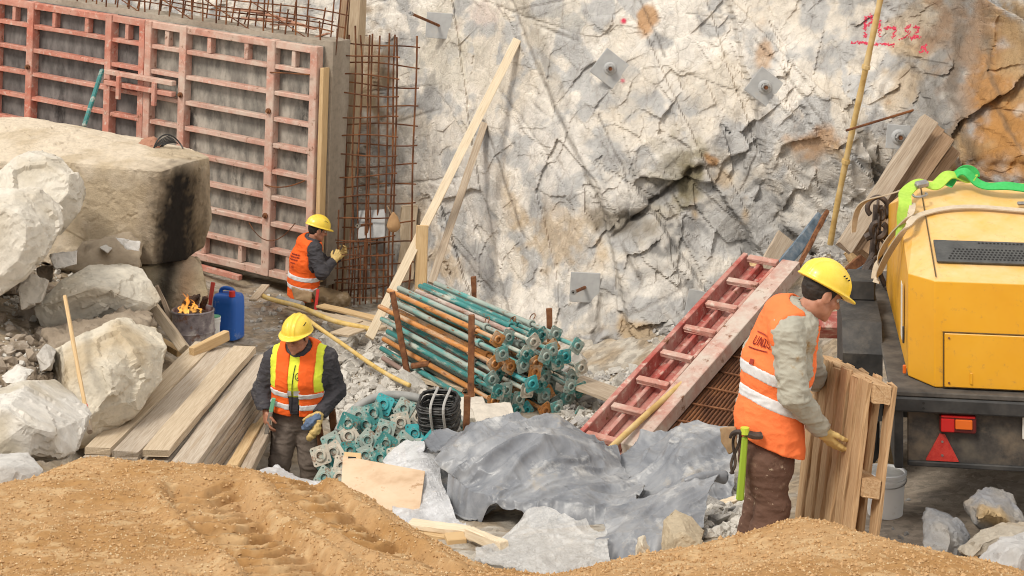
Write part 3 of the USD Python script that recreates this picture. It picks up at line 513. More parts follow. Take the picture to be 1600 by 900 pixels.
def stones(n, area, size, kind, label, group, place=G, flat=.7, seed=0, sink=.3, per=6, slope=None):
    r = np.random.default_rng(seed); protos = []; x0, y0, x1, y1 = area[:4]; k = 0; done = []
    while k < n:
        px_, py_ = r.uniform(x0, x1), r.uniform(y0, y1)
        if len(area) > 4 and not area[4](px_, py_): continue
        q = place(px_, py_)
        if q is None: continue
        sz = size[0] * (size[1] / size[0]) ** (r.random() ** 1.7)
        if any(np.linalg.norm(q - d_) < (sz + s_) * .8 for d_, s_ in done): 
            if r.random() < .9: continue
        done.append((q, sz))
        R = trimesh.transformations.random_rotation_matrix(r.random(3))[:3, :3]; R = rotz(r.uniform(0, 6.3)) @ rotx(r.normal(0, .3)) @ roty(r.normal(0, .3))
        m = mat4(R * sz, q + [0, 0, sz * flat * (1 - 2 * sink) * .6])
        if len(protos) < per:
            o = thing('rubble_stone', label, 'stone', group=group, mat=m); put('stone', stone_mesh(r, flat), STC[kind] if isinstance(kind, str) else kind, o); protos.append(o)
        else: copy_of(protos[k % per], m)
        k += 1
stones(95, (490, 520, 660, 660, lambda a, b: b > 500 + (a - 490) * .15 and not (a > 560 and b < 540)), (.06, .19), 'pale', 'pale angular rubble stone in the heap between standing worker and prop bundle', 'rubble beside the prop bundle', seed=1)
stones(30, (378, 455, 600, 560), (.03, .085), 'pale', 'small pale stone scattered on dirt behind the standing worker', 'stones on the dirt behind the standing worker', seed=2, flat=.55)
stones(56, (-10, 370, 240, 610), (.07, .22), 'brown', 'grey brown stone in the heap between the cream boulders', 'stones between the cream boulders', seed=3)
stones(30, (1180, 335, 1345, 430), (.05, .14), 'grey', 'grey stone on the slope under the yellow pole', 'stones under the yellow pole', seed=4)
stones(34, (880, 570, 1060, 690), (.08, .24), 'pale', 'cream stone at the rock foot between props and red shutter', 'stones right of the prop ends', seed=5)
stones(12, (650, 600, 800, 690), (.05, .15), 'pale', 'pale stone on the ground in front of the prop bundle', 'stones before the prop bundle', seed=6)
stones(6, (1330, 770, 1460, 850), (.02, .05), 'grey', 'small grey stone on the dirt round the white bucket', 'stones round the white bucket', seed=7)
stones(10, (1095, 770, 1170, 830), (.04, .13), 'grey', 'grey stone on the ground behind the pallet carrier', 'stones behind the pallet carrier', seed=8)
stones(7, (-10, 690, 60, 760), (.05, .14), 'pale', 'white stone in the gap between square boulder and sand', 'stones by the square boulder', seed=9)
stones(18, (1020, 430, 1190, 610, lambda a, b: b > 560 - (a - 1020) * .85), (.05, .18), 'grey', 'grey broken stone at the rock foot left of the red shutter', 'stones left of the red shutter', seed=10)
# gravel and crumbs nobody could count
def gravel(name, label, n, areas, size, kind, seed, place):
    r = np.random.default_rng(seed); ms = []; pr = [stone_mesh(r) for _ in range(8)]
    for k in range(n):
        a = areas[r.integers(len(areas))]; q = place(r.uniform(a[0], a[2]), r.uniform(a[1], a[3]))
        if q is None: continue
        s_ = size[0] * (size[1] / size[0]) ** (r.random() ** 2)
        v, f = pr[k % 8]; ms.append((v @ (rotz(r.uniform(0, 6.3)) @ rotx(r.uniform(0, 3))).T * s_ + q + [0, 0, s_ * .3], f))
    tag(put(name, cat(ms), STC[kind]), label, 'gravel', kind='stuff')
gravel('gravel', 'fine broken gravel and crumbs strewn over the pit floor', 5000, [(380, 450, 660, 640), (490, 520, 660, 640), (650, 590, 800, 700), (880, 580, 1010, 690), (1020, 480, 1180, 600), (1190, 340, 1350, 430), (0, 400, 250, 620), (1100, 760, 1200, 840)], (.012, .065), 'pale', 21, G)
gravel('small_rubble', 'brown grey broken rubble filling the gaps between the cream boulders', 420, [(-10, 370, 145, 610), (60, 480, 250, 600)], (.035, .12), 'brown', 23, G)
gravel('small_rubble', 'pale broken rubble filling the heap before the prop bundle', 420, [(488, 525, 660, 655)], (.035, .12), 'pale', 24, G)
gravel('small_rubble', 'grey broken rubble on the slope below the rock', 420, [(1180, 335, 1350, 440), (1010, 480, 1190, 620), (880, 580, 1010, 690)], (.03, .11), 'grey', 25, G)
_SY = np.arange(5.6, 9.4, .012)
def Sg(px_, py_): return first_hit(px_, py_, _SY, _si)
gravel('sand_clods', 'small clods and pebbles lying on the sand bank', 260, [(0, 740, 640, 900), (1000, 850, 1600, 900), (150, 720, 560, 800)], (.006, .016), 'sandy', 22, Sg)

# ------------------------------------------------------------------ wall formwork
def steel_paint(name, red, dust, amount):
    return mottled(name, [(0.3, tuple(np.array(red) * .75)), (0.55, red), (0.75, tuple(np.array(red) * 1.2))], 7.0, .75, .4, 50.0, .004, 6.0, 'co.object',
                   dirt=[(dust, amount[0], amount[1], 3.0), ((.52, .42, .35), .54, .70, 14.0), ((.16, .07, .035), .60, .68, 9.0)])
M_red = steel_paint('red_formwork_paint', (.46, .155, .105), (.50, .30, .235), (.36, .74))
M_pink = steel_paint('dusty_formwork_paint', (.48, .225, .165), (.52, .415, .34), (.33, .67))
def facing(name, dk, lt, lo_, hi_):
    return mottled(name, [(.3, dk), (.62, tuple((np.array(dk) + lt) / 2)), (.8, lt)], 5.0, .8, .3, 60.0, .003, 7.0, 'at.vector', stretch=(1.5, 1.5, .65),
                   dirt=[(lt, lo_, hi_, 2.2), (tuple(np.array(dk) * .5), .58, .68, 1.6)])
M_face_l = facing('dark_plywood_face', (.055, .05, .048), (.27, .25, .235), .60, .80)
M_face_r = facing('streaked_plywood_face', (.10, .095, .085), (.38, .35, .30), .46, .64)
FO = np.array([-2.40, 20.45, .42]); FU = np.array([-2.39, 1.30, .24]); FW = np.linalg.norm(FU); FU = FU / FW
FN = unit(np.cross(FU, [0, 0, 1])); FN = FN if FN[1] < 0 else -FN; FV = unit(np.cross(FN, FU)); FV = FV if FV[2] > 0 else -FV
FH = 2.93
def fp(u, v, n=0.0): return FO + FU * u + FV * v + FN * n
FV = unit([.03, .0, 1]); FR = np.stack([FU, FV, FN], 1); FR = FR if np.linalg.det(FR) > 0 else np.stack([FU, FV, -FN], 1)
def panel(u0, label, m, mf, mirror=False):
    o = thing('formwork_panel', label, 'formwork', fp(u0 + FW / 2, 0))
    W = FW - .006; fu = lambda u: u0 + .003 + (W - u if mirror else u)
    r = np.random.default_rng(int(u0 * 10) + 3)
    def bx(name, u, v, su, sv, n0, n1, mm=m):
        vv, f = bar_local(su, sv, n1 - n0, .006, 3 if su > .6 else 1, .002, r); vv = vv - [su / 2, 0, 0]
        return put(name, (vv @ FR.T + fp(fu(u), v, (n0 + n1) / 2), f), mm, o)
    v0, g = bar_local(W, FH, .02, .002, 1); v0 = v0 - [W / 2, 0, 0]
    put('facing_sheet', (v0 @ FR.T + fp(u0 + FW / 2, FH / 2, -.01), g), mf, o, gco=np.column_stack([v0[:, 0], v0[:, 2], v0[:, 1]]) + u0 * 3)
    ups = [(.05, .10), (.70, .11), (2.10, .11), (W - .05, .10)]
    for u, w in ups: bx('upright', u, FH / 2, w, FH, .002, .135)
    rows = [.04] + [FH * k / 9 for k in range(1, 9)] + [FH - .05]
    for (a, wa), (b, wb) in zip(ups, ups[1:]):
        l0, l1 = a + wa / 2 + .001, b - wb / 2 - .001
        for i, v in enumerate(rows):
            bx('rail', (l0 + l1) / 2, v, l1 - l0, .055 if 0 < i < 9 else .085, .003, .118)
        n = 2 if l1 - l0 > 1 else 1
        for lo_, hi_ in ((rows[0] + .045, rows[1] - .03), (rows[8] + .03, rows[9] - .045)):
            for k in range(n):
                bx('stud', l0 + (l1 - l0) * ((k + 1) / (n + 1) + (.0 if n == 1 else (.06 if k else -.06))), (lo_ + hi_) / 2, .06, hi_ - lo_, .004, .105)
                for q in (.3, .7): pass
    for v in (.75, 2.05):
        for u, _ in ups[1:3]:
            tb = lathe([(0, .02), (.035, .02), (.035, 0), (.018, 0), (.018, -.03), (0, -.03)], 10)
            put('tie_nut', (tb[0] @ FR.T * [1, 1, 1] + fp(fu(u), v, .16), tb[1]), M_rust, o)
    return o
M_rust = mottled('rusty_steel', [(.3, (.075, .035, .02)), (.5, (.18, .075, .035)), (.75, (.27, .13, .06))], 14.0, .85, .5, 80.0, .004, spec=.2)
M_rebar = mottled('rusted_rebar', [(.3, (.055, .024, .015)), (.55, (.145, .058, .026)), (.75, (.27, .11, .04))], 6.0, .85, .4, 90.0, .003, spec=.2)
M_steel = mottled('bare_steel', [(.22, .21, .2), (.42, .41, .39)], 20.0, .4, .2, 80.0, .002, metal=.8)
panel(0, 'dusty pink steel wall formwork panel next to the rebar mesh', M_pink, M_face_r)
panel(FW, 'red steel wall formwork panel behind the concrete block', M_red, M_face_l, True)
M_dry = wood('dry_pale_timber', (.33, .25, .165), (.47, .375, .265), (.56, .47, .35))
M_grey_wood = wood('weathered_timber', (.23, .175, .125), (.36, .285, .21), (.46, .385, .30), dirt=[((.44, .37, .29), .52, .66, 2.0)])
M_new_wood = wood('fresh_cut_timber', (.50, .38, .25), (.64, .53, .38), (.70, .60, .46))
M_yel_wood = wood('yellow_timber', (.38, .245, .115), (.52, .36, .19), (.58, .43, .25))
M_lath = wood('red_stained_lath', (.30, .13, .08), (.42, .22, .15), (.5, .34, .25))
M_brown_wood = wood('brown_timber', (.17, .105, .062), (.29, .195, .12), (.38, .27, .18))
def T(name, label, cat_, a, b, w, t, m, up=(0, 0, 1), n=8, jit=.0015, warp=.0, group=None, part='board', c=.004):
    o = thing(name, label, cat_, (np.asarray(a) + b) / 2, group); beam(part, np.asarray(a, float), np.asarray(b, float), w, t, m, o, up, c, n, jit, warp); return o
T('edge_board', 'upright timber board closing the end of the dusty pink panel', 'board', fp(-.05, .05, .04), fp(-.05, FH - .25, .04), .06, .12, M_yel_wood, FN)
# the cast wall behind the panels, rough on top
cu = np.linspace(-.12, 2 * FW + .6, 90); cn = np.linspace(-.03, -.40, 12); cv = []
CU, CN = np.meshgrid(cu, cn, indexing='ij'); pts = fp(0, 0) + CU.ravel()[:, None] * FU + CN.ravel()[:, None] * FN
top = FH + .10 + .06 * (meshkit.fbm(pts * 4, 4, 31) - .5) - .03
tv = pts + top[:, None] * FV; bv = pts.copy()
nT = len(tv); ring = [i * 12 for i in range(90)] + [89 * 12 + k for k in range(1, 12)] + [i * 12 + 11 for i in range(88, -1, -1)] + [k for k in range(10, 0, -1)]
sidef = [(a, b, b + nT) for a, b in zip(ring, ring[1:] + ring[:1])] + [(a, b + nT, a + nT) for a, b in zip(ring, ring[1:] + ring[:1])]
cwv = np.vstack([tv, bv]); cwf = np.vstack([grid_faces(90, 12), grid_faces(90, 12) + nT, np.array(sidef)])
ccol = rock_col(trimesh.Trimesh(cwv, cwf, process=False), (.36, .31, .25), (.27, .225, .175), 33, .4)
o = thing('cast_wall', 'rough grey brown cast concrete wall top behind the formwork', 'wall', fp(FW, 0, -.3)); put('wall_core', (cwv, cwf), M_conc, o, col=ccol)
# starter bars standing out of the cast wall
o = thing('starter_bars', 'rows of rusty starter bars and rails above the formwork', 'rebar', fp(FW, FH, -.3))
r = np.random.default_rng(8)
for row, (n_, k) in enumerate(((-.10, 26), (-.42, 24))):
    for i in range(k):
        u = -.08 + i * (1.75 * FW) / k + r.normal(0, .02); a = fp(u, FH - .1, n_ * .75 + r.normal(0, .01)); b = fp(u + r.normal(0, .02), FH + r.uniform(.55, 1.0) - (.3 if i % 3 else 0), n_ + r.normal(0, .03))
        put('upright_bar', tube([a, (a + b) / 2, b], .0105, 6), M_rebar, o)
for n_, v, a0, a1 in ((-.12, .30, -.05, 3.6), (-.44, .36, -.05, 3.8), (-.12, .18, -.05, 3.3), (-.44, .2, .0, 3.9)):
    put('lengthwise_bar', tube(smooth_path([fp(a0 + (a1 - a0) * t, FH + v + .02 * math.sin(9 * t), n_) for t in np.linspace(0, 1, 6)], 20), .009, 6), M_rebar, o)
for u0 in (.2, 1.1, 2.0, 2.9):
    put('diagonal_bar', tube([fp(u0, FH + .02, -.06), fp(u0 + 1.0, FH + .42, -.07)], .008, 6), M_rebar, o)
for i in range(6):
    u0 = .15 + .2 * i
    T('scrap_lath', 'red stained splintered lath heaped on the wall top among starter bars', 'lath', fp(u0, FH + .12 + .03 * i, -.3), fp(u0 + r.uniform(.4, .9), FH + .16 + .02 * i + r.normal(0, .1), -.38 - .02 * i), .07, .02, M_lath, group='laths on the wall top')
# rebar mesh standing against the rock, end bars of the wall
o = thing('rebar_mesh', 'tall rusty rebar mesh standing before the rock with plate behind', 'rebar mesh', P(585, 480, 20.5))
tl, tr, bl, br = P(522, 48, 20.75), P(652, 62, 20.45), P(515, 470, 20.6), P(641, 452, 20.3)
bil = lambda a, b: (tl * (1 - a) + tr * a) * (1 - b) + (bl * (1 - a) + br * a) * b
for a in (0.03, .16, .27, .33, .43, .46, .56, .66, .73, .76, .99):
    e0, e1 = -.01 + r.normal(0, .012), 1.02 + r.normal(0, .01); off = np.array([0, r.choice([0, .09]), 0])
    put('upright_bar', tube(smooth_path([bil(a + r.normal(0, .008), b) + off + r.normal(0, .006, 3) for b in np.linspace(e0, e1, 5)], 14), .0115, 6), M_rebar, o)
for k in range(25):
    b = .04 + .93 * k / 24; j = r.normal(0, .004); off = np.array([0, -.02 if k % 2 else .10, 0])
    a0, a1 = (-.02, 1.03) if k % 2 == 0 else (-.05, .80)
    put('cross_bar', tube(smooth_path([bil(a, b + j + .006 * math.sin(a * 5 + k)) + off for a in np.linspace(a0, a1, 5)], 10), .0095, 6), M_rebar, o)
o = thing('rebar_column', 'dense bundle of rusty bars at the foot beside kneeling worker', 'rebar', P(545, 480, 20.2))
for i in range(8):
    q = P(526 + i * 9 + r.normal(0, 2), 0, 20.15 + .15 * (i % 2))
    b0 = P(526 + i * 9, 480 - i, 20.15 + .12 * (i % 2)); b1 = P(527 + i * 9 + r.normal(0, 3), r.uniform(300, 420), 20.2 + .12 * (i % 2))
    put('upright_bar', tube([b0, b1], .009, 6), M_rebar, o)
for k in range(5):
    b0 = P(524, 375 + 22 * k, 20.1); put('stirrup', tube(smooth_path([b0, P(560, 377 + 22 * k, 20.06), P(606, 378 + 22 * k, 20.15)], 8), .007, 6), M_rebar, o)
# tall post between the formwork and the mesh
M_post = wood('cement_smeared_timber', (.26, .185, .115), (.38, .29, .195), (.46, .37, .265), dirt=[((.25, .18, .12), .55, .7, 1.4)])
T('tall_post', 'tall cement smeared timber post between formwork and rebar mesh', 'post', P(524, 470, 20.9), P(562, -30, 21.4), .22, .14, M_post, (1, -.3, 0), 14, .004, .03)
T('tall_post', 'narrow dark timber post just left of the tall cement smeared one', 'post', P(512, 440, 20.95), P(543, -30, 21.5), .09, .12, M_brown_wood, (1, -.3, 0), 12, .003)
# rock bolts: plate, rod, nut
M_plate = mottled('grey_bolt_plate', [(.30, .30, .295), (.36, .36, .355), (.40, .40, .39)], 8.0, .6, .15, 60.0, .002, dirt=[((.42, .39, .35), .56, .7, 5.0)])
M_dark = plain('dark_hollow', (.012, .011, .01), .9)
def bolt(label, px_, py_, size, ang, tilt, rod, nut=True, lean=(0, 0), Y=None, rodw=.018):
    c = wall_front(px_, py_) if Y is None else P(px_, py_, Y)
    cs = [wall_front(px_ + a, py_ + b)[1] for a in (-size * .4, 0, size * .4) for b in (-size * .4, 0, size * .4)] if Y is None else [Y]
    c = P(px_, py_, float(np.percentile(cs, 15)) - .03); S_ = size / FPX * c[1]
    nrm = unit([lean[0], -1, lean[1] + .05]); xa = unit(np.cross([0, 0, 1], nrm)) * -1; xa = unit(np.cross(nrm, [0, 0, 1])) ; ya = np.cross(nrm, xa) ; ya = ya if ya[2] > 0 else -ya
    a = math.radians(ang); u = xa * math.cos(a) + ya * math.sin(a); v = -xa * math.sin(a) + ya * math.cos(a)
    R = np.stack([u, v, np.cross(u, v)], 1); nz = R[:, 2] if R[:, 2] @ nrm > 0 else -R[:, 2]
    o = thing('rock_bolt', label, 'rock bolt', c)
    vv, f = bar_local(S_, S_, .018, .004, 2, .001, np.random.default_rng(int(px_))); vv = vv - [S_ / 2, 0, 0]
    put('plate', (vv @ R.T + c, f), M_plate, o)
    rd = unit(np.array(rod[:3], float)); L = rod[3]
    if L > .1:
        put('rod', tube([c - rd * .1, c + rd * L * .5, c + rd * L], rodw, 10), M_rust, o)
        e, _ = frame(c + rd * L, c + rd * (L + .05)); tb = lathe([(rodw * .55, 0), (rodw * 1.0, 0), (rodw * 1.5, .01), (rodw * 1.5, .05), (rodw * .6, .05)], 12)
        Rz = np.stack([e[:, 1], e[:, 2], e[:, 0]], 1)
        put('nut', (tb[0] @ Rz.T + c + rd * (L - .01), tb[1]), M_steel, o); put('bore', tube([c + rd * (L + .030), c + rd * (L + .034)], rodw * .8, 10), M_dark, o)
    else:
        e, _ = frame(c, c + nz); Rz = np.stack([e[:, 1], e[:, 2], e[:, 0]], 1)
        tb = lathe([(.0, .012), (.075, .012), (.06, .03), (.045, .035)], 20); put('washer', (tb[0] @ Rz.T + c, tb[1]), M_plate, o)
        tb = lathe([(.047, .03), (.047, .085), (.036, .09), (.026, .09), (.024, .05)], 6); put('nut', (tb[0] @ Rz.T + c, tb[1]), M_steel, o)
        put('rod', tube([c + nz * .0, c + nz * .08], .023, 12), M_rust, o)
bolt('grey bolt plate with a long rod pointing up left, topmost on the rock', 686, 40, 40, 4, 0, (-.62, -1.0, .36, .62))
bolt('diamond set grey bolt plate beside the red paint dots', 953, 107, 46, 38, 0, (0, -1, 0, 0))
bolt('diamond set grey bolt plate with open nut, right of the rock centre', 1195, 136, 46, 38, 0, (0, -1, 0, 0))
bolt('grey bolt plate with rod behind the rebar mesh', 581, 350, 44, -6, 0, (-.5, -1, .12, .3), lean=(-.25, .35), Y=20.56)
bolt('grey bolt plate with rusty rod above the prop ends', 914, 449, 46, 3, 0, (-.34, -1, .1, .4))
bolt('tilted grey bolt plate with thick rusty rod left of the red shutter', 1097, 482, 52, 12, 0, (-.42, -1, .05, .42), rodw=.024)
bolt('grey bolt plate with hexagonal nut behind the dark beams', 1404, 214, 38, 5, 0, (0, -1, 0, 0))
# red survey paint sprayed on the rock
M_paint = plain('red_spray_paint', (.62, .05, .10), .8)
o = thing('spray_paint_marks', 'red sprayed numbers with an underline on the rock', 'paint marks', wall_front(1390, 60))
STR = [[(1352, 60), (1352, 28)], [(1352, 28), (1362, 25), (1363, 35), (1354, 40)], [(1374, 34), (1375, 57)], [(1382, 44), (1400, 43), (1394, 62)], [(1406, 62), (1408, 61)], [(1424, 38), (1414, 46), (1422, 53), (1412, 60)], [(1427, 43), (1436, 43), (1432, 54), (1424, 60), (1438, 57)],
       [(1330, 67), (1345, 66), (1362, 70), (1385, 69), (1398, 71)], [(1440, 72), (1450, 82)], [(1448, 70), (1438, 82)]]
for st in STR:
    ms = []; rr = np.random.default_rng(int(sum(map(sum, st))))
    for a, b in zip(st, st[1:]):
        for k in range(max(3, int(math.dist(a, b) * 1.4))):
            t_ = rr.random(); q = wall_front(a[0] + (b[0] - a[0]) * t_ + rr.normal(0, 1.1), a[1] + (b[1] - a[1]) * t_ + rr.normal(0, 1.1))
            v_, f_ = stone_mesh(rr); ms.append((v_ * [.014, .005, .014] + q - [0, .006, 0], f_))
    put('stroke', cat(ms), M_paint, o, kind='stuff')
# ------------------------------------------------------------------ timber props, planks
tp = wall_front(808, 62); T('timber_prop', 'long pale fresh timber leaning from the pipe bundle up against the rock', 'timber', P(577, 528, 17.9), tp - [0, .05, 0], .10, .06, M_new_wood, (0, -1, .2), 12, .002, .01)
tp = wall_front(757, 192); T('timber_prop', 'greyish shorter timber leaning behind the long pale one', 'timber', P(674, 442, 18.3), tp - [0, .05, 0], .085, .05, M_grey_wood, (0, -1, .2), 12, .002)
T('short_post', 'short yellow timber post standing at the end of the prop bundle', 'post', P(657, 462, 18.4), P(660, 352, 18.5), .13, .1, M_yel_wood, (0, -1, 0), 6)
T('short_post', 'pale split stump of timber behind the rebar mesh by the pouch', 'post', P(634, 440, 20.7), P(640, 322, 20.75), .2, .12, M_dry, (0, -1, 0), 6, .008)
M_pale_grey = wood('pale_grey_timber', (.27, .215, .16), (.42, .35, .275), (.52, .455, .375), dirt=[((.33, .25, .17), .54, .70, 1.6)])
WS = np.random.default_rng(44)
nl, nr, fl, fr_ = P(128, 703, 12.8), P(311, 722, 12.55), P(304, 538, 15.3), P(432, 556, 15.1)
def stackpt(a, b, lay): return (nl * (1 - a) + nr * a) * (1 - b) + (fl * (1 - a) + fr_ * a) * b - np.array([0, 0, .061 * lay])
topl = ['leftmost wide pale plank on top of the plank stack', 'second plank from the left on top of the plank stack', 'third plank with a raised dark edge on top of the plank stack', 'rightmost plank on top of the plank stack beside the standing worker']
for lay in range(6):
    for k in range(4):
        a = (k + .5) / 4 + WS.normal(0, .008) + .012 * lay * (k == 3); e0, e1 = WS.normal(0, .015), 1 + WS.normal(0, .02)
        dz = (.03 if (k == 2 and lay == 0) else 0) - (.035 if k == 3 else 0)
        T('plank', topl[k] if lay == 0 else 'grey plank in the lower layers of the plank stack', 'plank', stackpt(a, e0, lay) + [0, 0, dz], stackpt(a, e1, lay) + [0, 0, dz + WS.normal(0, .004)], .208, .056, (M_dry, M_pale_grey, M_dry, M_pale_grey)[k] if lay == 0 else (M_grey_wood, M_pale_grey)[(lay + k) % 2], n=10, jit=.0025, warp=WS.normal(0, .006), group=None if lay == 0 else 'planks in the lower layers of the stack')
for k, (a, b, l) in enumerate((((150, 716, 12.7), (300, 724, 12.55), 'short bearer timber under the near end of the plank stack'), ((300, 590, 15.1), (420, 600, 15.0), 'short bearer timber under the far end of the plank stack'))):
    T('bearer', l, 'timber', P(*a) - [0, -.12, .27], P(*b) - [0, -.12, .27], .08, .1, M_yel_wood)
T('board', 'short brown board lying across the far end of the plank stack', 'board', P(299, 560, 14.9) + [0, 0, .05], P(355, 532, 15.25) + [0, 0, .05], .06, .09, M_yel_wood, n=4)
T('squared_timber', 'lighter square beam beside the plank stack at the worker\'s leg', 'timber', P(362, 735, 12.9), P(425, 630, 14.9), .09, .08, M_yel_wood)
T('squared_timber', 'outer square beam with broken end at the worker\'s leg', 'timber', P(382, 742, 12.9), P(424, 662, 14.3), .09, .08, M_grey_wood)
T('squared_timber', 'thick timber strut leaning from the flat boulder to the planks', 'timber', P(290, 548, 15.4), P(232, 470, 15.9), .13, .09, M_dry, (1, 0, .6), 5)
T('squared_timber', 'short timber offcut under the leaning strut', 'timber', P(282, 552, 15.6), P(240, 528, 16.0), .08, .06, M_yel_wood, n=4)
T('handle', 'slim wooden broom handle with red band leaning on the flat boulder', 'broom handle', P(140, 672, 12.2), P(101, 462, 13.6), .03, .03, M_yel_wood, c=.009, n=8, jit=.001)
ban, _ = P(134, 634, 12.75), 0; o_ = stage.GetPrimAtPath('/World/handle'); put('band', tube([P(134.4, 640, 12.39), P(133.1, 633, 12.45)], .019, 10), plain('red_band', (.6, .08, .05), .6), o_)
put('ferrule', tube([P(140.6, 675, 12.18), P(136.6, 654, 12.32)], .02, 10), M_grey_wood, o_)
# boards lying around the pit
def B(name, label, a, b, w, t, m, group=None, up=(0, 0, 1), n=6): T(name, label, 'board', a, b, w, t, m, up, n, .002, 0, group)
for i, (a, b, w, m, l) in enumerate((((452, 487, 19.4), (560, 512, 18.7), .16, M_dry, 'long weathered board lying in front of the kneeling worker'), ((500, 484, 19.6), (590, 505, 19.0), .14, M_yel_wood, 'upper splintered board under the rebar mesh foot'), ((520, 500, 19.0), (600, 520, 18.6), .12, M_dry, 'lower splintered board at the end of the long pale timber'),
        ((530, 530, 18.1), (572, 515, 18.5), .25, M_dry, 'flat square board offcut beside the yellow hose'), ((395, 476, 19.5), (415, 452, 19.9), .1, M_dry, 'short board on dirt right of the blue canister'))):
    B('board', l, P(*a) + [0, 0, .05], P(*b) + [0, 0, .05], w, .025, m)
B('board', 'broad grey board lying at the rock foot behind the prop ends', P(893, 618, 15.9) + [0, 0, .15], P(985, 648, 15.2) + [0, 0, .12], .3, .035, M_grey_wood)
B('board', 'thin board under the lower side of the prop bundle', P(660, 596, 16.6) + [0, 0, .03], P(735, 612, 16.0) + [0, 0, .03], .18, .04, M_dry)
for a, b, l in (((742, 668, 14.4), (800, 662, 14.5), 'pale square stone slab in front of the prop bundle'), ((712, 672, 14.3), (742, 640, 14.8), 'pale slab of stone standing beside the rusty stake')):
    o = thing('flat_stone', l, 'stone', P(*a)); put('stone', hull_rock(np.vstack([box(P(*a) * .5 + P(*b) * .5 + [0, 0, .06], (.36, .34, .1), rotz(.2) @ rotx(.25))[0]]), .05, 7, .006, .2, 1, 1), M_stone, o, smooth=True, col=np.tile((.55, .50, .43), (len(hull_rock(np.vstack([box(P(*a) * .5 + P(*b) * .5 + [0, 0, .06], (.36, .34, .1), rotz(.2) @ rotx(.25))[0]]), .05, 7, .006, .2, 1, 1).vertices), 1)))

# ------------------------------------------------------------------ steel props: kinds, then copies
def prop_paint(name, c, worn, k=(.50, .62)):
    return mottled(name, [(.3, tuple(np.array(c) * .7)), (.55, c), (.75, tuple(np.array(c) * 1.15))], 5.0, .65, .3, 60.0, .003, 6.0, 'co.object', stretch=(.35, 1.6, 1.6),
                   dirt=[(worn, k[0], k[1], 7.0), ((.20, .09, .045), .58, .66, 16.0)])
PM = {'teal': prop_paint('teal_prop_paint', (.045, .20, .19), (.40, .42, .36)), 'grey': prop_paint('grey_green_prop', (.30, .35, .31), (.10, .30, .28)), 'orange': prop_paint('orange_prop_paint', (.50, .21, .06), (.46, .34, .23), (.50, .66)),
      'pink': prop_paint('pinkish_rust_prop', (.34, .235, .20), (.44, .38, .33)), 'bright': prop_paint('bright_teal_plate', (.05, .34, .36), (.20, .38, .36), (.56, .66)), 'cream': prop_paint('cement_cream_plate', (.50, .45, .37), (.30, .36, .32))}
from shapely.geometry import box as sbox, Point
def make_prop(name, label, cat_, tube_m, plate_m, L, plate, mat, group, inner=.5, r=.028, bore=.022, seed=0, bolts=True):
    """Local +x runs along the prop; its foot plate is at x = L."""
    o = thing(name, label, cat_, group=group, mat=mat); q = np.random.default_rng(seed)
    put('outer_tube', tube([(x, 0, 0) for x in np.linspace(0, L - inner, 4)], r, 12), tube_m, o, smooth=40)
    put('inner_tube', tube([(x, 0, 0) for x in (L - inner - .02, L - .006)], r * .78, 12), plate_m, o, smooth=40)
    lt = lathe([(r * 1.02, 0), (r * 1.5, 0), (r * 1.5, .05), (r * 1.02, .05)], 12); put('collar', (lt[0][:, [2, 0, 1]] + [L - inner - .03, 0, 0], lt[1]), tube_m, o, smooth=40)
    hd = tube(smooth_path([(L - inner - .05, r, 0), (L - inner - .05, r + .05, .01), (L - inner + .02, r + .07, .02), (L - inner + .03, r + .02, .02)], 10), .005, 6); put('pin_handle', hd, M_rust, o)
    sh = sbox(-plate / 2, -plate / 2, plate / 2, plate / 2).buffer(-.02).buffer(.02, 4).difference(Point(0, 0).buffer(bore, 8))
    if bolts:
        for a in (-1, 1):
            for b in (-1, 1): sh = sh.difference(Point(a * plate * .36, b * plate * .36).buffer(plate * .045, 4))
    m = trimesh.creation.extrude_polygon(sh, .008, engine='earcut'); v = np.array(m.vertices)[:, [2, 0, 1]]; v[:, 0] += L - .008
    v[:, 0] += .012 * (np.abs(v[:, 1:]).max(1) / plate * 2) ** 3 * q.uniform(-.6, .6)
    put('foot_plate', (v, m.faces), plate_m, o)
    lt = lathe([(bore * 1.0, .004), (bore * 1.75, .004), (bore * 1.55, .018), (bore * 1.05, .018), (bore, -.03)], 14); put('boss', (lt[0][:, [2, 0, 1]] + [L, 0, 0], lt[1]), plate_m, o, smooth=40)
    put('hollow', tube([(L - .02, 0, 0), (L - .012, 0, 0)], bore * 1.05, 12), M_dark, o)
    return o
PR = np.random.default_rng(12)
def bundle(spots, kinds, protos):
    for (c0, c1, kind) in spots:
        R, L = frame(c0, c1); R = R @ rotx(PR.uniform(0, 6.28)); S_ = np.diag([L / protos[kind]['L'], 1, 1])
        m = mat4(R @ S_, c0); d = protos[kind]
        if 'o' not in d: d['o'] = make_prop(d['name'], d['label'], 'steel prop', d['t'], d['p'], d['L'], d['plate'], m, d['group'], d['inner'], d['r'], d['bore'], d['seed'])
        else: copy_of(d['o'], m)
far_c, near_c = P(650, 498, 17.55), P(838, 585, 15.55)
ax = unit(near_c - far_c); sd = unit(np.cross(ax, [0, 0, 1])); upv = np.cross(sd, ax); 
sd = sd if sd[0] < 0 else -sd                       # towards the viewer's side of the bundle
bp = lambda k, kind, tc, pc, lab, pl=.135: dict(L=2.45, plate=pl, inner=.45, r=.026, bore=.024, seed=k, name='steel_prop', t=tc, p=pc, label=lab, group=kind + ' props in the strapped bundle')
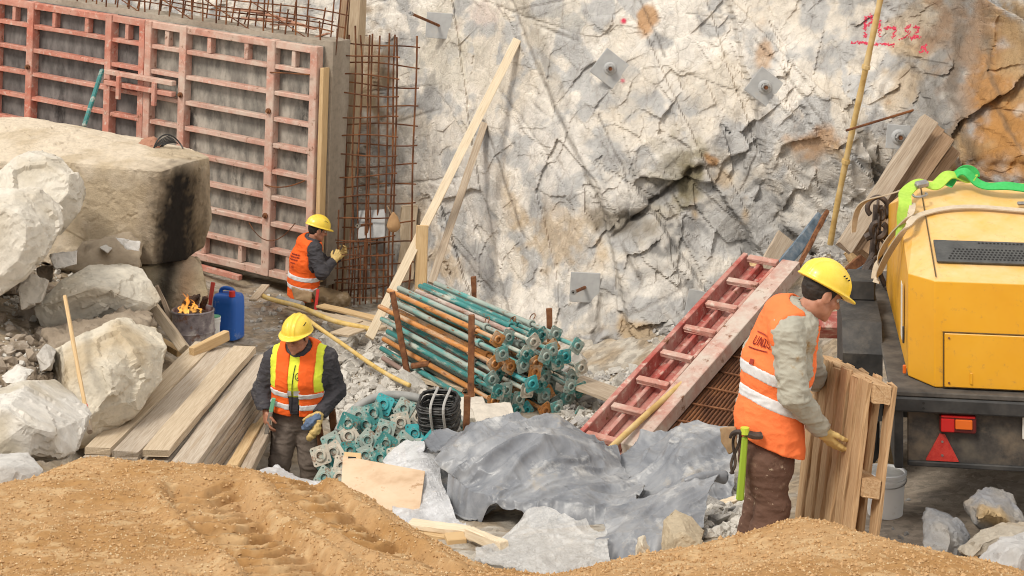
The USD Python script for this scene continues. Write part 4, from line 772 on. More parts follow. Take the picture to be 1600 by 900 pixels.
PB = {'teal': bp(1, 'teal', PM['teal'], PM['teal'], 'teal steel prop lying in the staked bundle at the rock'), 'grey': bp(2, 'grey green', PM['grey'], PM['grey'], 'grey green steel prop lying in the staked bundle at the rock'),
      'orange': bp(3, 'orange', PM['orange'], PM['orange'], 'orange steel prop lying in the staked bundle at the rock'), 'pink': bp(4, 'pinkish', PM['pink'], PM['cream'], 'pinkish rusted steel prop lying in the staked bundle at the rock'),
      'mix': bp(5, 'grey tube', PM['grey'], PM['orange'], 'grey steel prop with orange foot plate in the staked bundle'), 'brt': bp(6, 'bright plated', PM['pink'], PM['bright'], 'worn steel prop with bright teal foot plate in the staked bundle')}
spots = []
seq = ['grey', 'grey', 'teal', 'grey', 'pink', 'grey', 'orange', 'grey', 'mix', 'grey', 'teal', 'grey', 'orange', 'brt', 'grey', 'teal']
k = 0
for row in range(8):
    n = 8 - (row > 4) - (row > 6)
    for i in range(n):
        a = (i - (n - 1) / 2) * .118 + PR.normal(0, .012) + .03 * (row % 2); h = -.42 + row * .108 + PR.normal(0, .012)
        # towards their feet the props fan out a little
        off0 = sd * a * .92 + upv * (h * .92 + .03); off1 = sd * (a * 1.0 + PR.normal(0, .012)) + upv * (h * 1.0 + PR.normal(0, .010)); sl = PR.normal(0, .07)
        kind = seq[(k * 5 + row) % len(seq)]; k += 1
        if i >= n - 1: kind = ['pink', 'teal', 'orange', 'teal', 'grey', 'orange', 'grey', 'orange'][row]   # the side towards the camera
        spots.append((far_c + off0 + ax * (sl + PR.normal(0, .03)), near_c + off1 + ax * (sl + .24 * (PR.random() - .5)), kind))
bundle(spots, seq, PB)
c2, d2v = P(606, 678, 13.15), unit([.16, 1, -.20])
s2 = unit(np.cross(d2v, [0, 0, 1])); s2 = s2 if s2[0] > 0 else -s2; u2 = np.cross(s2, d2v)
bq = lambda k, kind, tc, pc, lab: dict(L=1.5, plate=.15, inner=.4, r=.033, bore=.029, seed=20 + k, name='steel_prop', t=tc, p=pc, label=lab, group=kind + ' props in the end-on heap')
PC = {'bright': bq(1, 'bright teal', PM['teal'], PM['bright'], 'steel prop with bright teal end plate in the heap facing the camera'), 'grey': bq(2, 'grey green', PM['grey'], PM['grey'], 'steel prop with grey green end plate in the heap facing the camera'),
      'teal': bq(3, 'dark teal', PM['teal'], PM['teal'], 'steel prop with dark teal end plate in the heap facing the camera'), 'cream': bq(4, 'cement smeared', PM['grey'], PM['cream'], 'steel prop with cement smeared end plate in the heap facing the camera')}
pl2 = [(600, 632, 'bright'), (632, 640, 'grey'), (655, 652, 'cream'), (584, 645, 'teal'), (572, 664, 'teal'), (602, 672, 'grey'), (625, 660, 'cream'), (648, 676, 'bright'), (545, 680, 'cream'), (575, 688, 'grey'), (604, 694, 'teal'), (628, 690, 'grey'), (668, 668, 'bright'), (520, 690, 'grey'), (522, 706, 'cream'), (500, 712, 'cream'),
       (548, 706, 'teal'), (572, 712, 'grey'), (596, 718, 'teal'), (650, 700, 'grey'), (676, 688, 'bright'), (696, 688, 'teal'), (512, 728, 'teal'), (535, 728, 'cream'), (558, 732, 'grey'), (620, 715, 'cream'), (530, 746, 'cream'), (505, 744, 'grey'), (640, 720, 'grey'), (662, 708, 'teal'), (560, 650, 'grey'), (545, 662, 'teal'), (682, 706, 'grey')]
sp2 = []
for (px_, py_, kind) in pl2:
    e = P(px_ + PR.normal(0, 1), py_ + PR.normal(0, 1), 13.0 + .55 * (740 - py_) / 110 + PR.normal(0, .03))
    dd = unit(d2v + PR.normal(0, .05, 3) + [.0, 0, -.09]); sp2.append((e + dd * 1.3, e, kind))
bundle(sp2, None, PC)
# stakes that hold the bundles
for (a, b, Y0, Y1, l) in (((734, 690), (737, 492), 14.7, 14.75, 'tall rusty stake before the middle of the prop bundle'), ((646, 588), (613, 456), 16.6, 16.7, 'leaning rusty stake before the far end of the prop bundle'), ((860, 525), (858, 482), 16.6, 16.6, 'rusty stake behind the prop feet'), ((742, 470), (740, 432), 18.2, 18.2, 'rusty stake behind the middle of the prop bundle'),
                          ((726, 690), (730, 618), 13.9, 13.9, 'short thick rusty stake right of the wire coil'), ((711, 688), (709, 626), 13.6, 13.6, 'short rusty stake touching the wire coil'), ((507, 690), (497, 652), 13.9, 13.9, 'short rusty stake beside the glove of the standing worker'), ((526, 680), (519, 640), 14.1, 14.1, 'short rusty stake between worker and end-on prop heap')):
    T('stake', l, 'stake', P(*a, Y0) - [0, 0, .3], P(*b, Y1), .055, .045, M_rust, (0, -1, 0), 5, .002, part='bar')
o = stage.GetPrimAtPath('/World/stake_001'); put('bracket', tube([P(644, 572, 16.58), P(672, 568, 16.5)], .03, 8), M_rust, o)
# wire coil and hoses
M_black = mottled('black_wire', [(.012, .012, .013), (.045, .043, .04)], 20, .45, .2, 80, .002)
o = thing('wire_coil', 'black coil of tie wire with grey straps beside the short stakes', 'wire coil', P(685, 650, 13.3))
cc = P(686, 642, 13.35); Rc = rotz(-.18) @ rotx(.35)
for i in range(13):
    a = np.linspace(0, 2 * math.pi, 30); rr_ = 1 + .03 * PR.normal()
    sx_, sy_ = np.sign(np.cos(a)) * np.abs(np.cos(a)) ** .5, np.sign(np.sin(a)) * np.abs(np.sin(a)) ** .5
    ring = np.column_stack([.155 * sx_ * rr_, .13 * sy_ * rr_ , np.full(30, -.11 + i * .018)]) + PR.normal(0, .002, (30, 3)); put('winding', tube(ring @ Rc.T + cc, .0095, 6, False), M_black, o)
for x_ in (-.03, .075):
    q = np.array([(x_, -.145, -.13), (x_, -.15, 0), (x_, -.145, .125), (x_, 0, .14), (x_, .14, .12)]); put('strap', tube(smooth_path(q @ Rc.T + cc, 16), .011, 6), plain('strap_grey%d' % (x_ > 0), (.35, .34, .32), .6), o)
M_hose = mottled('grey_hose', [(.20, .20, .19), (.33, .32, .30)], 8, .6, .2, 60, .003)
M_yhose = mottled('yellow_hose', [(.42, .27, .07), (.60, .42, .14), (.58, .46, .27)], 7, .55, .2, 50, .003)
def hose(name, label, pts, r, m, n=60, cat_='hose', lift=0):
    w = [np.array(P(*q)) + [0, 0, lift] for q in pts]; o = thing(name, label, cat_, np.mean(w, 0)); put('tube', tube(smooth_path(w, n), r, 10), m, o, smooth=True); return o
hose('hose', 'thick grey hose arching over the end-on prop heap', [(528, 676, 13.4), (548, 645, 13.55), (585, 622, 13.65), (630, 618, 13.65), (668, 628, 13.6), (700, 652, 13.55), (716, 676, 13.5)], .036, M_hose)
hose('hose', 'second grey hose disappearing under the wire coil', [(640, 655, 14.2), (655, 645, 14.25), (680, 640, 14.3), (710, 648, 14.3), (724, 662, 14.2)], .032, M_hose)
hose('hose', 'yellow hose snaking from the formwork foot past the hard hat', [(405, 462, 19.8), (425, 472, 19.5), (470, 484, 19.1), (520, 505, 18.6), (548, 512, 18.4), (585, 520, 18.3)], .028, M_yhose, lift=.03)
hose('hose', 'yellow hose crossing the rubble to the stakes', [(478, 505, 18.4), (500, 522, 18.0), (540, 550, 17.4), (590, 585, 16.6), (640, 612, 16.0)], .022, M_yhose, lift=.06)
hose('hose', 'yellow hose running from the stakes under the prop feet', [(738, 640, 14.9), (770, 648, 14.8), (805, 660, 14.6), (845, 668, 14.4)], .024, M_yhose, lift=.03)

# ------------------------------------------------------------------ fire barrel, canister, pails
M_drum = mottled('scorched_drum', [(.3, (.10, .085, .09)), (.5, (.22, .19, .195)), (.75, (.40, .36, .34))], 9, .7, .4, 50, .004, dirt=[((.42, .39, .36), .52, .64, 4.0), ((.16, .08, .05), .57, .66, 6.0)])
bc = P(302, 536, 16.5); bc[2] = ground(bc[0], bc[1])[0]; bz = bc[2]
o = thing('fire_barrel', 'scorched steel drum with burning scrap wood in it', 'barrel', bc)
rim = [(.0, 0), (.205, 0), (.212, .01), (.205, .03), (.205, .155), (.214, .17), (.205, .185), (.205, .36), (.213, .372), (.205, .384), (.198, .372), (.196, .05), (0, .05)]
v, f = lathe(rim, 40); v[:, :2] *= (1 + .03 * np.sin(3 * np.arctan2(v[:, 1], v[:, 0]) + v[:, 2] * 9))[:, None]; put('drum', (v + bc, f), M_drum, o, smooth=40)
put('ash', (lathe([(0, .31), (.1, .30), (.196, .27)], 24)[0] + bc, lathe([(0, .31), (.1, .30), (.196, .27)], 24)[1]), plain('embers', (.03, .02, .018), .9, emit=((1, .16, .02), .5)), o)
M_char = mottled('charred_wood', [(.02, .014, .011), (.07, .04, .025), (.16, .08, .04)], 12, .9, .5, 40, .004)
for i, (a, b) in enumerate((((-.16, -.1, .30), (.02, .05, .50)), ((.1, -.14, .30), (-.05, .1, .47)), ((.0, -.17, .30), (.02, .1, .46)), ((.16, .02, .32), (-.1, .0, .45)), ((-.15, .05, .3), (.06, -.02, .52)), ((-.22, .0, .28), (-.36, -.02, .62)), ((.06, .12, .3), (.12, .0, .5)))):
    lo_ = thing('log', 'leaning pale stick in the fire barrel' if i == 5 else 'charred burning stick in the fire barrel', 'firewood', bc + a, None if i == 5 else 'burning sticks in the fire barrel'); beam('stick', bc + a, bc + b, .055, .035, M_grey_wood if i == 5 else M_char, lo_, n=4, jit=.004)
M_fire = M('flame_light', {'co': ('texture_coordinate', {}), 'sx': ('separate_xyz', {}), 'mr': ('map_range', {'from_min': .0, 'from_max': .34, 'clamp': True}), 'r': ('rgb_ramp', {'ramp': [(0, (1, .55, .12)), (.4, (1, .35, .05)), (1, (.9, .16, .02))]}),
    'e': ('emission', {'strength': 1.05}), 't': ('transparent_bsdf', {}), 'lw': ('layer_weight', {'blend': .35}), 'mm': ('math', {'math_type': 'multiply'}), 'fa': ('map_range', {'from_min': 0.0, 'from_max': .34, 'to_min': .38, 'to_max': .95, 'clamp': True}), 'ad': ('math', {'math_type': 'add', 'use_clamp': True}), 'mx': ('mix_closure', {})},
    [('co.object', 'sx.vector'), ('sx.z', 'mr.value'), ('mr.result', 'r.fac'), ('r.color', 'e.color'), ('sx.z', 'fa.value'), ('lw.facing', 'ad.value1'), ('fa.result', 'ad.value2'), ('ad.value', 'mx.fac'), ('e.emission', 'mx.closure1'), ('t.BSDF', 'mx.closure2')], surface='mx.closure')
o = thing('flames', 'orange flames licking up out of the fire barrel', 'fire', bc + [-.05, -.02, .34])
FQ = np.random.default_rng(66)
for i in range(10):
    x_, y_, h_, w_ = FQ.normal(0, .055), FQ.normal(0, .04), FQ.uniform(.08, .27), FQ.uniform(.016, .034); h_ *= max(.35, 1 - abs(x_) * 6)
    zz = np.linspace(0, 1, 20); ph_ = FQ.uniform(0, 6); pts = np.column_stack([x_ * (1 - .3 * zz) + .03 * np.sin(zz * 7 + ph_) * zz, y_ + .02 * np.cos(zz * 5 + ph_) * zz, h_ * zz]) + LOC[str(o.GetPath())]
    v, f = tube(pts, w_ * np.sin(np.pi * (zz * .86 + .12)) ** .8 * (1 - zz * .6) * (1 + .35 * np.sin(zz * 17 + ph_)) + .001, 8); put('flame', (v, f), M_fire, o, smooth=True)
M_blue = mottled('blue_plastic', [(.015, .10, .42), (.02, .13, .50)], 3, .4, .1, 40, .002, dirt=[((.30, .36, .45), .58, .72, 5.0)], spec=.5)
jc = P(357, 520, 18.6); jc[2] = ground(jc[0], jc[1])[0]; Rj = rotz(-.45)
o = thing('canister', 'blue plastic canister with red cap beside the fire barrel', 'canister', jc)
sec = lambda k, z_: np.column_stack([k * np.array([np.sign(math.cos(a)) * abs(math.cos(a)) ** .4 * .155 for a in np.linspace(0, 2 * math.pi, 33)[:-1]]), k * np.array([np.sign(math.sin(a)) * abs(math.sin(a)) ** .4 * .125 for a in np.linspace(0, 2 * math.pi, 33)[:-1]]), np.full(32, z_)])
lev = [(.02, 0), (.93, .0), (1, .02), (1, .1), (.985, .115), (1, .13), (1, .40), (.985, .42), (.96, .46), (.86, .49), (.6, .50), (.02, .50)]
v = np.vstack([sec(k, z_) for k, z_ in lev]); f = []
for i in range(len(lev) - 1):
    for k in range(32): a, b = i * 32 + k, i * 32 + (k + 1) % 32; f += [(a, b, b + 32), (a, b + 32, a + 32)]
put('body', (v @ Rj.T + jc, np.array(f)), M_blue, o, smooth=50)
put('handle', tube(smooth_path(np.array([(-.10, 0, .47), (-.09, 0, .535), (.0, 0, .55), (.06, 0, .535), (.07, 0, .48)]) @ Rj.T + jc, 16), .022, 8), M_blue, o, smooth=True)
M_redp = plain('red_plastic', (.55, .03, .025), .4)
lt = lathe([(0, .06), (.032, .06), (.035, .05), (.036, 0)], 16); put('cap', ((lt[0] + [.105, -.08, .485]) @ Rj.T + jc, lt[1]), M_redp, o, smooth=40)
put('label_sheet', box(jc + Rj @ np.array([-.156, -.01, .27]), (.004, .15, .16), Rj, .001), plain('dirty_label', (.55, .53, .50), .7), o)
M_white = mottled('white_plastic', [(.70, .70, .685), (.78, .78, .765)], 5, .45, .1, 40, .002, dirt=[((.50, .46, .40), .62, .74, 6.0)], spec=.5)
def pail(name, label, c, r, h, m, group=None, handle=True, fill=None):
    o = thing(name, label, 'bucket', c)
    v, f = lathe([(0, 0), (r * .86, 0), (r * .88, .01), (r * .985, h * .80), (r * 1.06, h * .81), (r * 1.07, h * .86), (r * 1.01, h * .87), (r * 1.03, h * .93), (r * 1.09, h * .94), (r * 1.09, h * .99), (r * 1.05, h), (r * .98, h), (r * .93, h * .93), (0, h * .92)], 48)
    put('shell', (v + c, f), m, o, smooth=35)
    if fill: v, f = lathe([(0, h * .955), (r * .5, h * .95), (r * .95, h * .945)], 24); v[:, 2] += .006 * meshkit.fbm(v * 30, 3, 2); put('dried_mortar', (v + c, f), fill, o)
    if handle: a = np.linspace(0, math.pi, 20); put('bail_handle', tube(np.column_stack([r * 1.06 * np.cos(a) + c[0], -r * 1.1 * np.sin(a) + c[1], h * .84 - .10 * h * np.sin(a) + c[2]]), .003, 6), M_steel, o)
    return o
pc = P(332, 524, 18.3); pc[2] = ground(pc[0], pc[1])[0]; pail('pail', 'small white pail with green lid between barrel and blue canister', pc, .085, .30, M_white, handle=False)
o = stage.GetPrimAtPath('/World/pail'); v, f = lathe([(0, .315), (.05, .315), (.055, .30), (.09, .303)], 24); put('green_lid', (v + pc, f), plain('green_lid_plastic', (.15, .40, .24), .5), o)
T('red_bar', 'short red flat bar standing between pail and blue canister', 'bar', P(327, 480, 18.75), P(333, 441, 18.85), .045, .02, plain('red_bar_paint', (.50, .05, .03), .6), (0, -1, 0), 3, .001, part='bar')
bk = P(1383, 810, 10.0); bk[2] = ground(bk[0], bk[1])[0]
pail('bucket', 'white plastic bucket of dried mortar standing behind the pallet', bk, .118, .262, M_white, fill=mottled('dried_mortar', [(.34, .33, .30), (.48, .46, .43)], 12, .95, .6, 50, .01))
# things on the concrete block and on the formwork
boulder('brick_lump', 'reddish brown lump lying on top of the concrete block', both([(212, 232, 18.0), (222, 218, 18.1), (240, 214, 18.1), (252, 224, 18.1), (245, 238, 17.9), (225, 240, 17.9)], .2, .8), (.34, .17, .11), (.42, .33, .24), 210, .02, .012, .08, 'lump', k=.2)
o = thing('wire_basket', 'bent black wire mesh scrap lying beside the reddish lump', 'wire scrap', P(262, 228, 18.0))
for i in range(7):
    t_ = i / 6; put('wire', tube(smooth_path([P(238 + 8 * t_, 240 - 2 * t_, 17.9 + .2 * t_), P(252 + 10 * t_, 218 + 6 * t_, 17.95 + .2 * t_), P(266 + 12 * t_, 212 + 12 * t_, 18 + .2 * t_)], 8), .006, 5), M_black, o)
put('wire', tube(smooth_path([P(238, 240, 17.9), P(256, 211, 18), P(268, 212, 18.1), P(286, 232, 18.1)], 14), .009, 5), M_black, o)
M_tealbar = PM['teal']
T('teal_bar', 'teal adjustable strut leaning on the red formwork panel', 'strut', P(131, 198, 20.9), P(160, 108, 21.3), .055, .055, M_tealbar, (0, -1, 0), 3, 0, part='tube', c=.016)
o = thing('clamp_waler', 'red steel waler clamped across the joint of both panels', 'formwork clamp', fp(2.7, 1.95, .2))
for dv in (-.07, .07):
    vv, f = bar_local(1.15, .06, .09, .006); vv = vv - [.575, 0, 0]; put('channel', (vv @ FR.T + fp(2.75, 2.12 + dv, .19), f), M_red if dv < 0 else M_pink, o)
for u in (2.45, 3.05):
    vv, f = bar_local(.06, .30, .05, .006); vv = vv - [.03, 0, 0]; put('wedge_clamp', (vv @ FR.T + fp(u, 2.02, .25), f), M_red, o)
put('loose_tie', tube(smooth_path([fp(.95, .62, .15), fp(.5, .5, .3), fp(.1, .8, .35)], 10), .006, 5), M_rebar, o)
for i, (u, v_) in enumerate(((.35, 2.55), (.38, 1.15))):
    o = thing('tie_rod', ('upper' if i == 0 else 'lower') + ' thin tie rod across the dusty pink panel', 'rod', fp(u, v_, .2)); put('rod', tube(smooth_path([fp(u + .35, v_ - .02, .14), fp(u, v_ + .02, .2), fp(u - .28, v_ + .1 * i + .04, .18)], 10), .008, 6), M_rebar, o)
T('red_channel', 'red steel channel lying along the foot of the formwork', 'channel', fp(1.95, .0, .35), fp(.9, -.02, .35), .07, .06, M_red, n=4, jit=.001, part='channel')
# pouch on the mesh
o = thing('pouch', 'brown cloth pouch hanging on the rebar mesh by the bolt plate', 'pouch', P(615, 345, 20.3))
m = trimesh.creation.icosphere(3, 1.0); v = np.array(m.vertices); kk = .45 + .55 * np.clip((.9 - v[:, 2]) / 1.4, 0, 1); v = v * np.column_stack([kk, kk, np.ones(len(v))]) * [.095, .045, .125]; v += .012 * (meshkit.fbm(v * 18, 3, 3) - .5)[:, None]
put('bag', (v + P(615, 347, 20.3), m.faces), mottled('brown_cloth', [(.30, .17, .08), (.42, .26, .13)], 8, .9, .4, 60, .004), o, smooth=True)
put('loop', tube(smooth_path([P(612, 336, 20.3), P(606, 322, 20.38), P(611, 330, 20.42), P(617, 337, 20.3)], 10), .006, 5), M_brown_wood, o)
# ------------------------------------------------------------------ red shutter, rusty mesh sheet, pole and boards at the rock
M_red2 = steel_paint('worn_red_shutter', (.34, .07, .055), (.45, .29, .24), (.42, .74))
M_shdust = steel_paint('dusty_shutter', (.42, .15, .11), (.45, .35, .29), (.36, .70))
M_shgrey = steel_paint('grey_dusted_shutter', (.40, .17, .13), (.47, .40, .34), (.30, .58))
SB0, SB1, ST0, ST1 = P(914, 694, 13.0), P(992, 722, 12.7), P(1163, 418, 15.0), P(1252, 424, 14.7)
sx_ = unit((ST0 + ST1) - (SB0 + SB1)); SL = np.linalg.norm((ST0 + ST1) / 2 - (SB0 + SB1) / 2); sw = SB1 - SB0 + ST1 - ST0; sw = unit(sw - sx_ * (sw @ sx_)); sn = np.cross(sx_, sw); sn = sn if sn[1] < 0 else -sn
SR_ = np.stack([sx_, sw, sn], 1); SC = (SB0 + SB1) / 2; SWd = .54
def sp_(u, v, n=0): return SC + sx_ * u + sw * v + sn * n
o = thing('shutter_panel', 'narrow red steel shutter panel leaning on the rock like a ladder', 'formwork', SC)
def sbar(name, u0, u1, v, w, n0, n1, m):
    vv, f = bar_local(u1 - u0, w, n1 - n0, .005, 4, .0015, RG); f = f if np.linalg.det(SR_) > 0 else f[:, ::-1]
    put(name, (vv @ SR_.T + sp_(u0, v, (n0 + n1) / 2), f), m, o)
vv, f = bar_local(SL, SWd - .02, .018, .002); put('facing_sheet', (vv @ SR_.T + sp_(0, 0, -.01), f), M_red2, o)
sbar('side_rail', 0, SL, -SWd / 2 + .02, .05, 0, .13, M_red2); sbar('side_rail', 0, SL, SWd / 2 - .06, .17, .001, .128, M_shgrey)
sbar('stringer', .01, SL - .01, -.10, .035, .002, .07, M_red2); sbar('stringer', .01, SL - .01, .055, .035, .002, .07, M_shdust)
for k in range(8):
    u = .03 + (SL - .06) * k / 7; sbar('cross_rail', u - .03, u + .03, -.062, SWd - .24, .075, .118, M_shdust)
M_rustsheet = mottled('rust_brown_sheet', [(.3, (.10, .045, .025)), (.55, (.22, .105, .055)), (.75, (.33, .18, .10))], 5, .85, .4, 40, .004)
o = thing('rib_sheet', 'rusty brown ribbed steel sheet under the red shutter behind the worker', 'steel sheet', P(1110, 610, 13.5))
q0, q1, q2, q3 = P(1030, 676, 13.0), P(1118, 690, 12.7), P(1200, 480, 14.5), P(1265, 500, 14.3)
bl_ = lambda a, b: (q0 * (1 - a) + q1 * a) * (1 - b) + (q2 * (1 - a) + q3 * a) * b
nrm = unit(np.cross(q1 - q0, q2 - q0)); nrm = nrm if nrm[1] < 0 else -nrm
g = np.array([bl_(a, b) for a in np.linspace(0, 1, 13) for b in np.linspace(0, 1, 12)]); put('sheet', (np.vstack([g, g - nrm * .006]), np.vstack([grid_faces(13, 12), grid_faces(13, 12) + 156])), M_rustsheet, o)
for a in np.linspace(.03, .97, 14): put('rib', tube([bl_(a, .0) + nrm * .012, bl_(a, 1) + nrm * .012], .008, 5), M_rebar, o)
for b in np.linspace(.08, .95, 8): put('cross_rib', tube([bl_(0, b) + nrm * .025, bl_(1, b) + nrm * .025], .009, 5), M_rust, o)
M_bamboo = mottled('bamboo_yellow', [(.36, .22, .07), (.50, .34, .13), (.56, .42, .22)], 6, .6, .2, 40, .003)
hose('pole', 'long yellowish pole lying along the red shutter', [(942, 712, 12.45), (1010, 648, 12.95), (1090, 580, 13.5), (1150, 537, 13.95), (1200, 505, 14.3)], .024, M_bamboo, cat_='pole')
o = thing('pole', 'tall yellow pole standing against the rock behind the trailer', 'pole', P(1300, 380, 16.6))
pp = smooth_path([P(1297, 382, 16.6), P(1322, 250, 16.4), P(1352, 110, 16.2), P(1385, -50, 16.1)], 30); put('shaft', tube(pp, .03 + .002 * np.sin(np.arange(30) * 1.7), 9), M_bamboo, o, smooth=True)
for t_ in (9, 19): put('knot', tube([pp[t_] - (pp[t_ + 1] - pp[t_]) * .2, pp[t_] + (pp[t_ + 1] - pp[t_]) * .2], .042, 8), M_bamboo, o)
o = thing('rod', 'thin rusty rod tied across the tall yellow pole', 'rod', P(1375, 190, 16)); put('shaft', tube([P(1322, 204, 16.25), P(1428, 172, 15.8)], .012, 6), M_rebar, o)
for (a, b, w, t_, m, l) in (((1318, 388, 15.4), (1452, 188, 15.7), .14, .12, M_grey_wood, 'long squared beam leaning on the rock, foremost behind the trailer'), ((1336, 394, 15.5), (1466, 200, 15.8), .09, .12, M_brown_wood, 'dark middle beam leaning beside the foremost one behind the trailer'), ((1352, 398, 15.4), (1479, 214, 15.6), .12, .12, M_brown_wood, 'thick brown beam second from the rust coloured rock'), ((1368, 402, 15.3), (1490, 236, 15.4), .10, .12, M_brown_wood, 'shortest brown beam next to the rust coloured rock'),
        ((1190, 420, 15.9), (1170, 408, 16.0), .1, .05, M_yel_wood, 'brown board end sticking out above the red shutter'), ((1196, 430, 15.6), (1228, 372, 16.2), .2, .05, M_grey_wood, 'broad grey board standing above the red shutter'), ((1160, 455, 15.6), (1186, 410, 16.2), .1, .05, M_brown_wood, 'brown board left of the shutter top'), ((1326, 402, 15.0), (1362, 380, 15.2), .1, .08, M_yel_wood, 'yellow timber end under the leaning beams'),
        ((1215, 425, 15.5), (1283, 340, 16.3), .11, .05, mottled('blue_grey_board', [(.05, .075, .10), (.12, .16, .20), (.24, .26, .28)], 8, .8, .3, 40, .003), 'blue grey painted plank rising from the shutter top'), ((1246, 420, 15.4), (1292, 330, 16.2), .04, .04, M_rust, 'thin dark batten beside the blue grey plank'),
        ((1290, 455, 14.4), (1370, 385, 15.0), .08, .06, M_rust, 'rusty angle bar under the hanging chain'), ((1296, 470, 14.2), (1352, 425, 14.7), .06, .05, M_yel_wood, 'yellow batten above the red scrap panel'), ((1320, 440, 14.3), (1385, 400, 15), .07, .05, LK['blue_grey_board'], 'blue grey batten behind the hanging chain')):
    if b[1] < 240: b = (b[0], b[1], wall_front(1470, 240)[1] - .25 - {188: .22, 200: .0, 214: .14, 236: .05}[b[1]]); a = (a[0], a[1], min(a[2], b[2] - .5))
    T('timber_beam' if w > .12 else 'timber_board', l, 'timber', P(*a), P(*b), w, t_, m, (0, -1, .2), 8, .003)
o = thing('short_shutter', 'short red steel panel lying between worker and trailer wheel', 'formwork', P(1310, 520, 13.4)); sc0 = P(1312, 520, 13.4)
Rz_ = rotz(-.1) @ rotx(-.5)
for (c_, s_, m) in (((0, 0, .0), (.42, .30, .02), M_red2), ((0, .15, .05), (.44, .03, .11), M_shdust), ((0, -.15, .05), (.44, .03, .11), M_red2), ((-.2, 0, .05), (.03, .27, .1), M_red2), ((.2, 0, .05), (.03, .27, .1), M_shdust), ((.0, 0, .05), (.03, .27, .08), M_red2)):
    put('sheet' if s_[2] < .03 else 'rim_bar', box(sc0 + Rz_ @ np.array(c_), s_, Rz_), m, o)
T('channel', 'red steel channel stacked above the short red panel', 'channel', P(1282, 500, 13.6), P(1345, 496, 13.7), .12, .10, M_red2, (0, 0, 1), 3, .001, part='channel')
T('rod', 'bent tie rod hooked on the short red panel', 'rod', P(1326, 545, 13.0), P(1328, 512, 13.1), .018, .018, M_steel, (0, -1, 0), 2, 0, part='shaft')

# ------------------------------------------------------------------ trailer compressor
yaw = math.radians(9.5); rv, fw = np.array([math.cos(yaw), -math.sin(yaw), 0]), np.array([math.sin(yaw), math.cos(yaw), 0])
MO = P(1408, 0, 9.6); MO[2] = 1.43; MR = np.stack([rv, fw, [0, 0, 1]], 1)
def mp(r_, f_, h_): return MO + rv * r_ + fw * f_ + np.array([0, 0, h_])
def mbox(name, c, s, m, parent, ch=.006, **k): return put(name, box(mp(*c), s, MR, ch), m, parent, **k)
M_yel = M('yellow_machine_paint', {'co': ('texture_coordinate', {}), 'g': ('geometry', {}), 'sz': ('separate_xyz', {}), 'up': ('map_range', {'from_min': .25, 'from_max': .85, 'to_min': 0.0, 'to_max': .62, 'clamp': True}),
    'n': ('noise_texture', {'scale': 2.0, 'detail': 8.0, 'roughness': .65}), 'r': ('rgb_ramp', {'ramp': [(.3, (.62, .29, .010)), (.6, (.66, .33, .016)), (.8, (.64, .35, .05))]}), 'n2': ('noise_texture', {'scale': 7.0, 'detail': 9.0, 'roughness': .7}), 'mr': ('map_range', {'from_min': .38, 'from_max': .66, 'to_min': .55, 'to_max': 1.25}),
    'mu': ('math', {'math_type': 'multiply', 'use_clamp': True}), 'dx': ('mix_color', {'b': (.66, .47, .25)}), 'n3': ('noise_texture', {'scale': 15.0, 'detail': 9.0, 'roughness': .82}), 'm3': ('map_range', {'from_min': .57, 'from_max': .70, 'to_max': .75, 'clamp': True}), 'd3': ('mix_color', {'b': (.28, .16, .06)}),
    'ro': ('map_range', {'from_min': .3, 'from_max': .7, 'to_min': .32, 'to_max': .6}), 'p': ('principled_bsdf', {'specular_ior_level': .5})},
    [('g.normal', 'sz.vector'), ('sz.z', 'up.value'), ('co.object', 'n.vector'), ('co.object', 'n2.vector'), ('co.object', 'n3.vector'), ('n.fac', 'r.fac'), ('n2.fac', 'mr.value'), ('up.result', 'mu.value1'), ('mr.result', 'mu.value2'), ('mu.value', 'dx.fac'), ('r.color', 'dx.a'), ('n3.fac', 'm3.value'), ('m3.result', 'd3.fac'), ('dx.result', 'd3.a'), ('d3.result', 'p.base_color'), ('n2.fac', 'ro.value'), ('ro.result', 'p.roughness')])
M_blk = mottled('black_chassis', [(.012, .012, .012), (.03, .029, .028), (.06, .055, .05)], 6, .6, .2, 50, .003, dirt=[((.085, .075, .062), .56, .76, 4.0)], spec=.4)
M_mud = mottled('dusty_black_plate', [(.02, .019, .018), (.055, .048, .042), (.10, .085, .065)], 7, .75, .3, 60, .003, dirt=[((.17, .13, .09), .48, .72, 3.0)])
mc = thing('compressor', 'yellow trailer compressor with black chassis seen from behind', 'compressor', mp(.8, 1.4, 0))
def ball_hull(pts, rad): 
    s_ = manifold3d.Manifold.sphere(rad, 12); return manifold3d.Manifold.batch_hull([s_.translate(tuple(p)) for p in pts])
bodypts = [mp(*q) for q in ((.20, .10, .875), (.20, .10, 1.475), (.21, 1.40, 1.84), (.21, 2.65, 1.56), (.20, 2.7, .875), (1.60, .10, .875), (1.60, .10, 1.475), (1.60, 1.40, 1.84), (1.60, 2.65, 1.56), (1.60, 2.7, .875),
            (.07, .30, .875), (.07, .30, 1.47), (.085, 1.45, 1.70), (.085, 2.55, 1.48), (.07, 2.6, .875), (1.73, .30, .875), (1.73, .30, 1.47), (1.73, 1.45, 1.70), (1.73, 2.55, 1.48), (1.73, 2.6, .875))]
put('canopy', ball_hull(bodypts, .011), M_yel, mc, smooth=25)
dr = put('rear_door', box(mp(.95, .078, 1.03), (1.40, .012, .31), MR, .004), M_yel, mc)
M_seam = plain('seam_dark', (.09, .05, .01), .7)
for c_, s_ in (((.95, .086, 1.190), (1.42, .012, .006)), ((.245, .086, 1.03), (.006, .012, .32)), ((.95, .086, .872), (1.42, .012, .006))): put('door_gap', box(mp(*c_), s_, MR, .001), M_seam, mc)
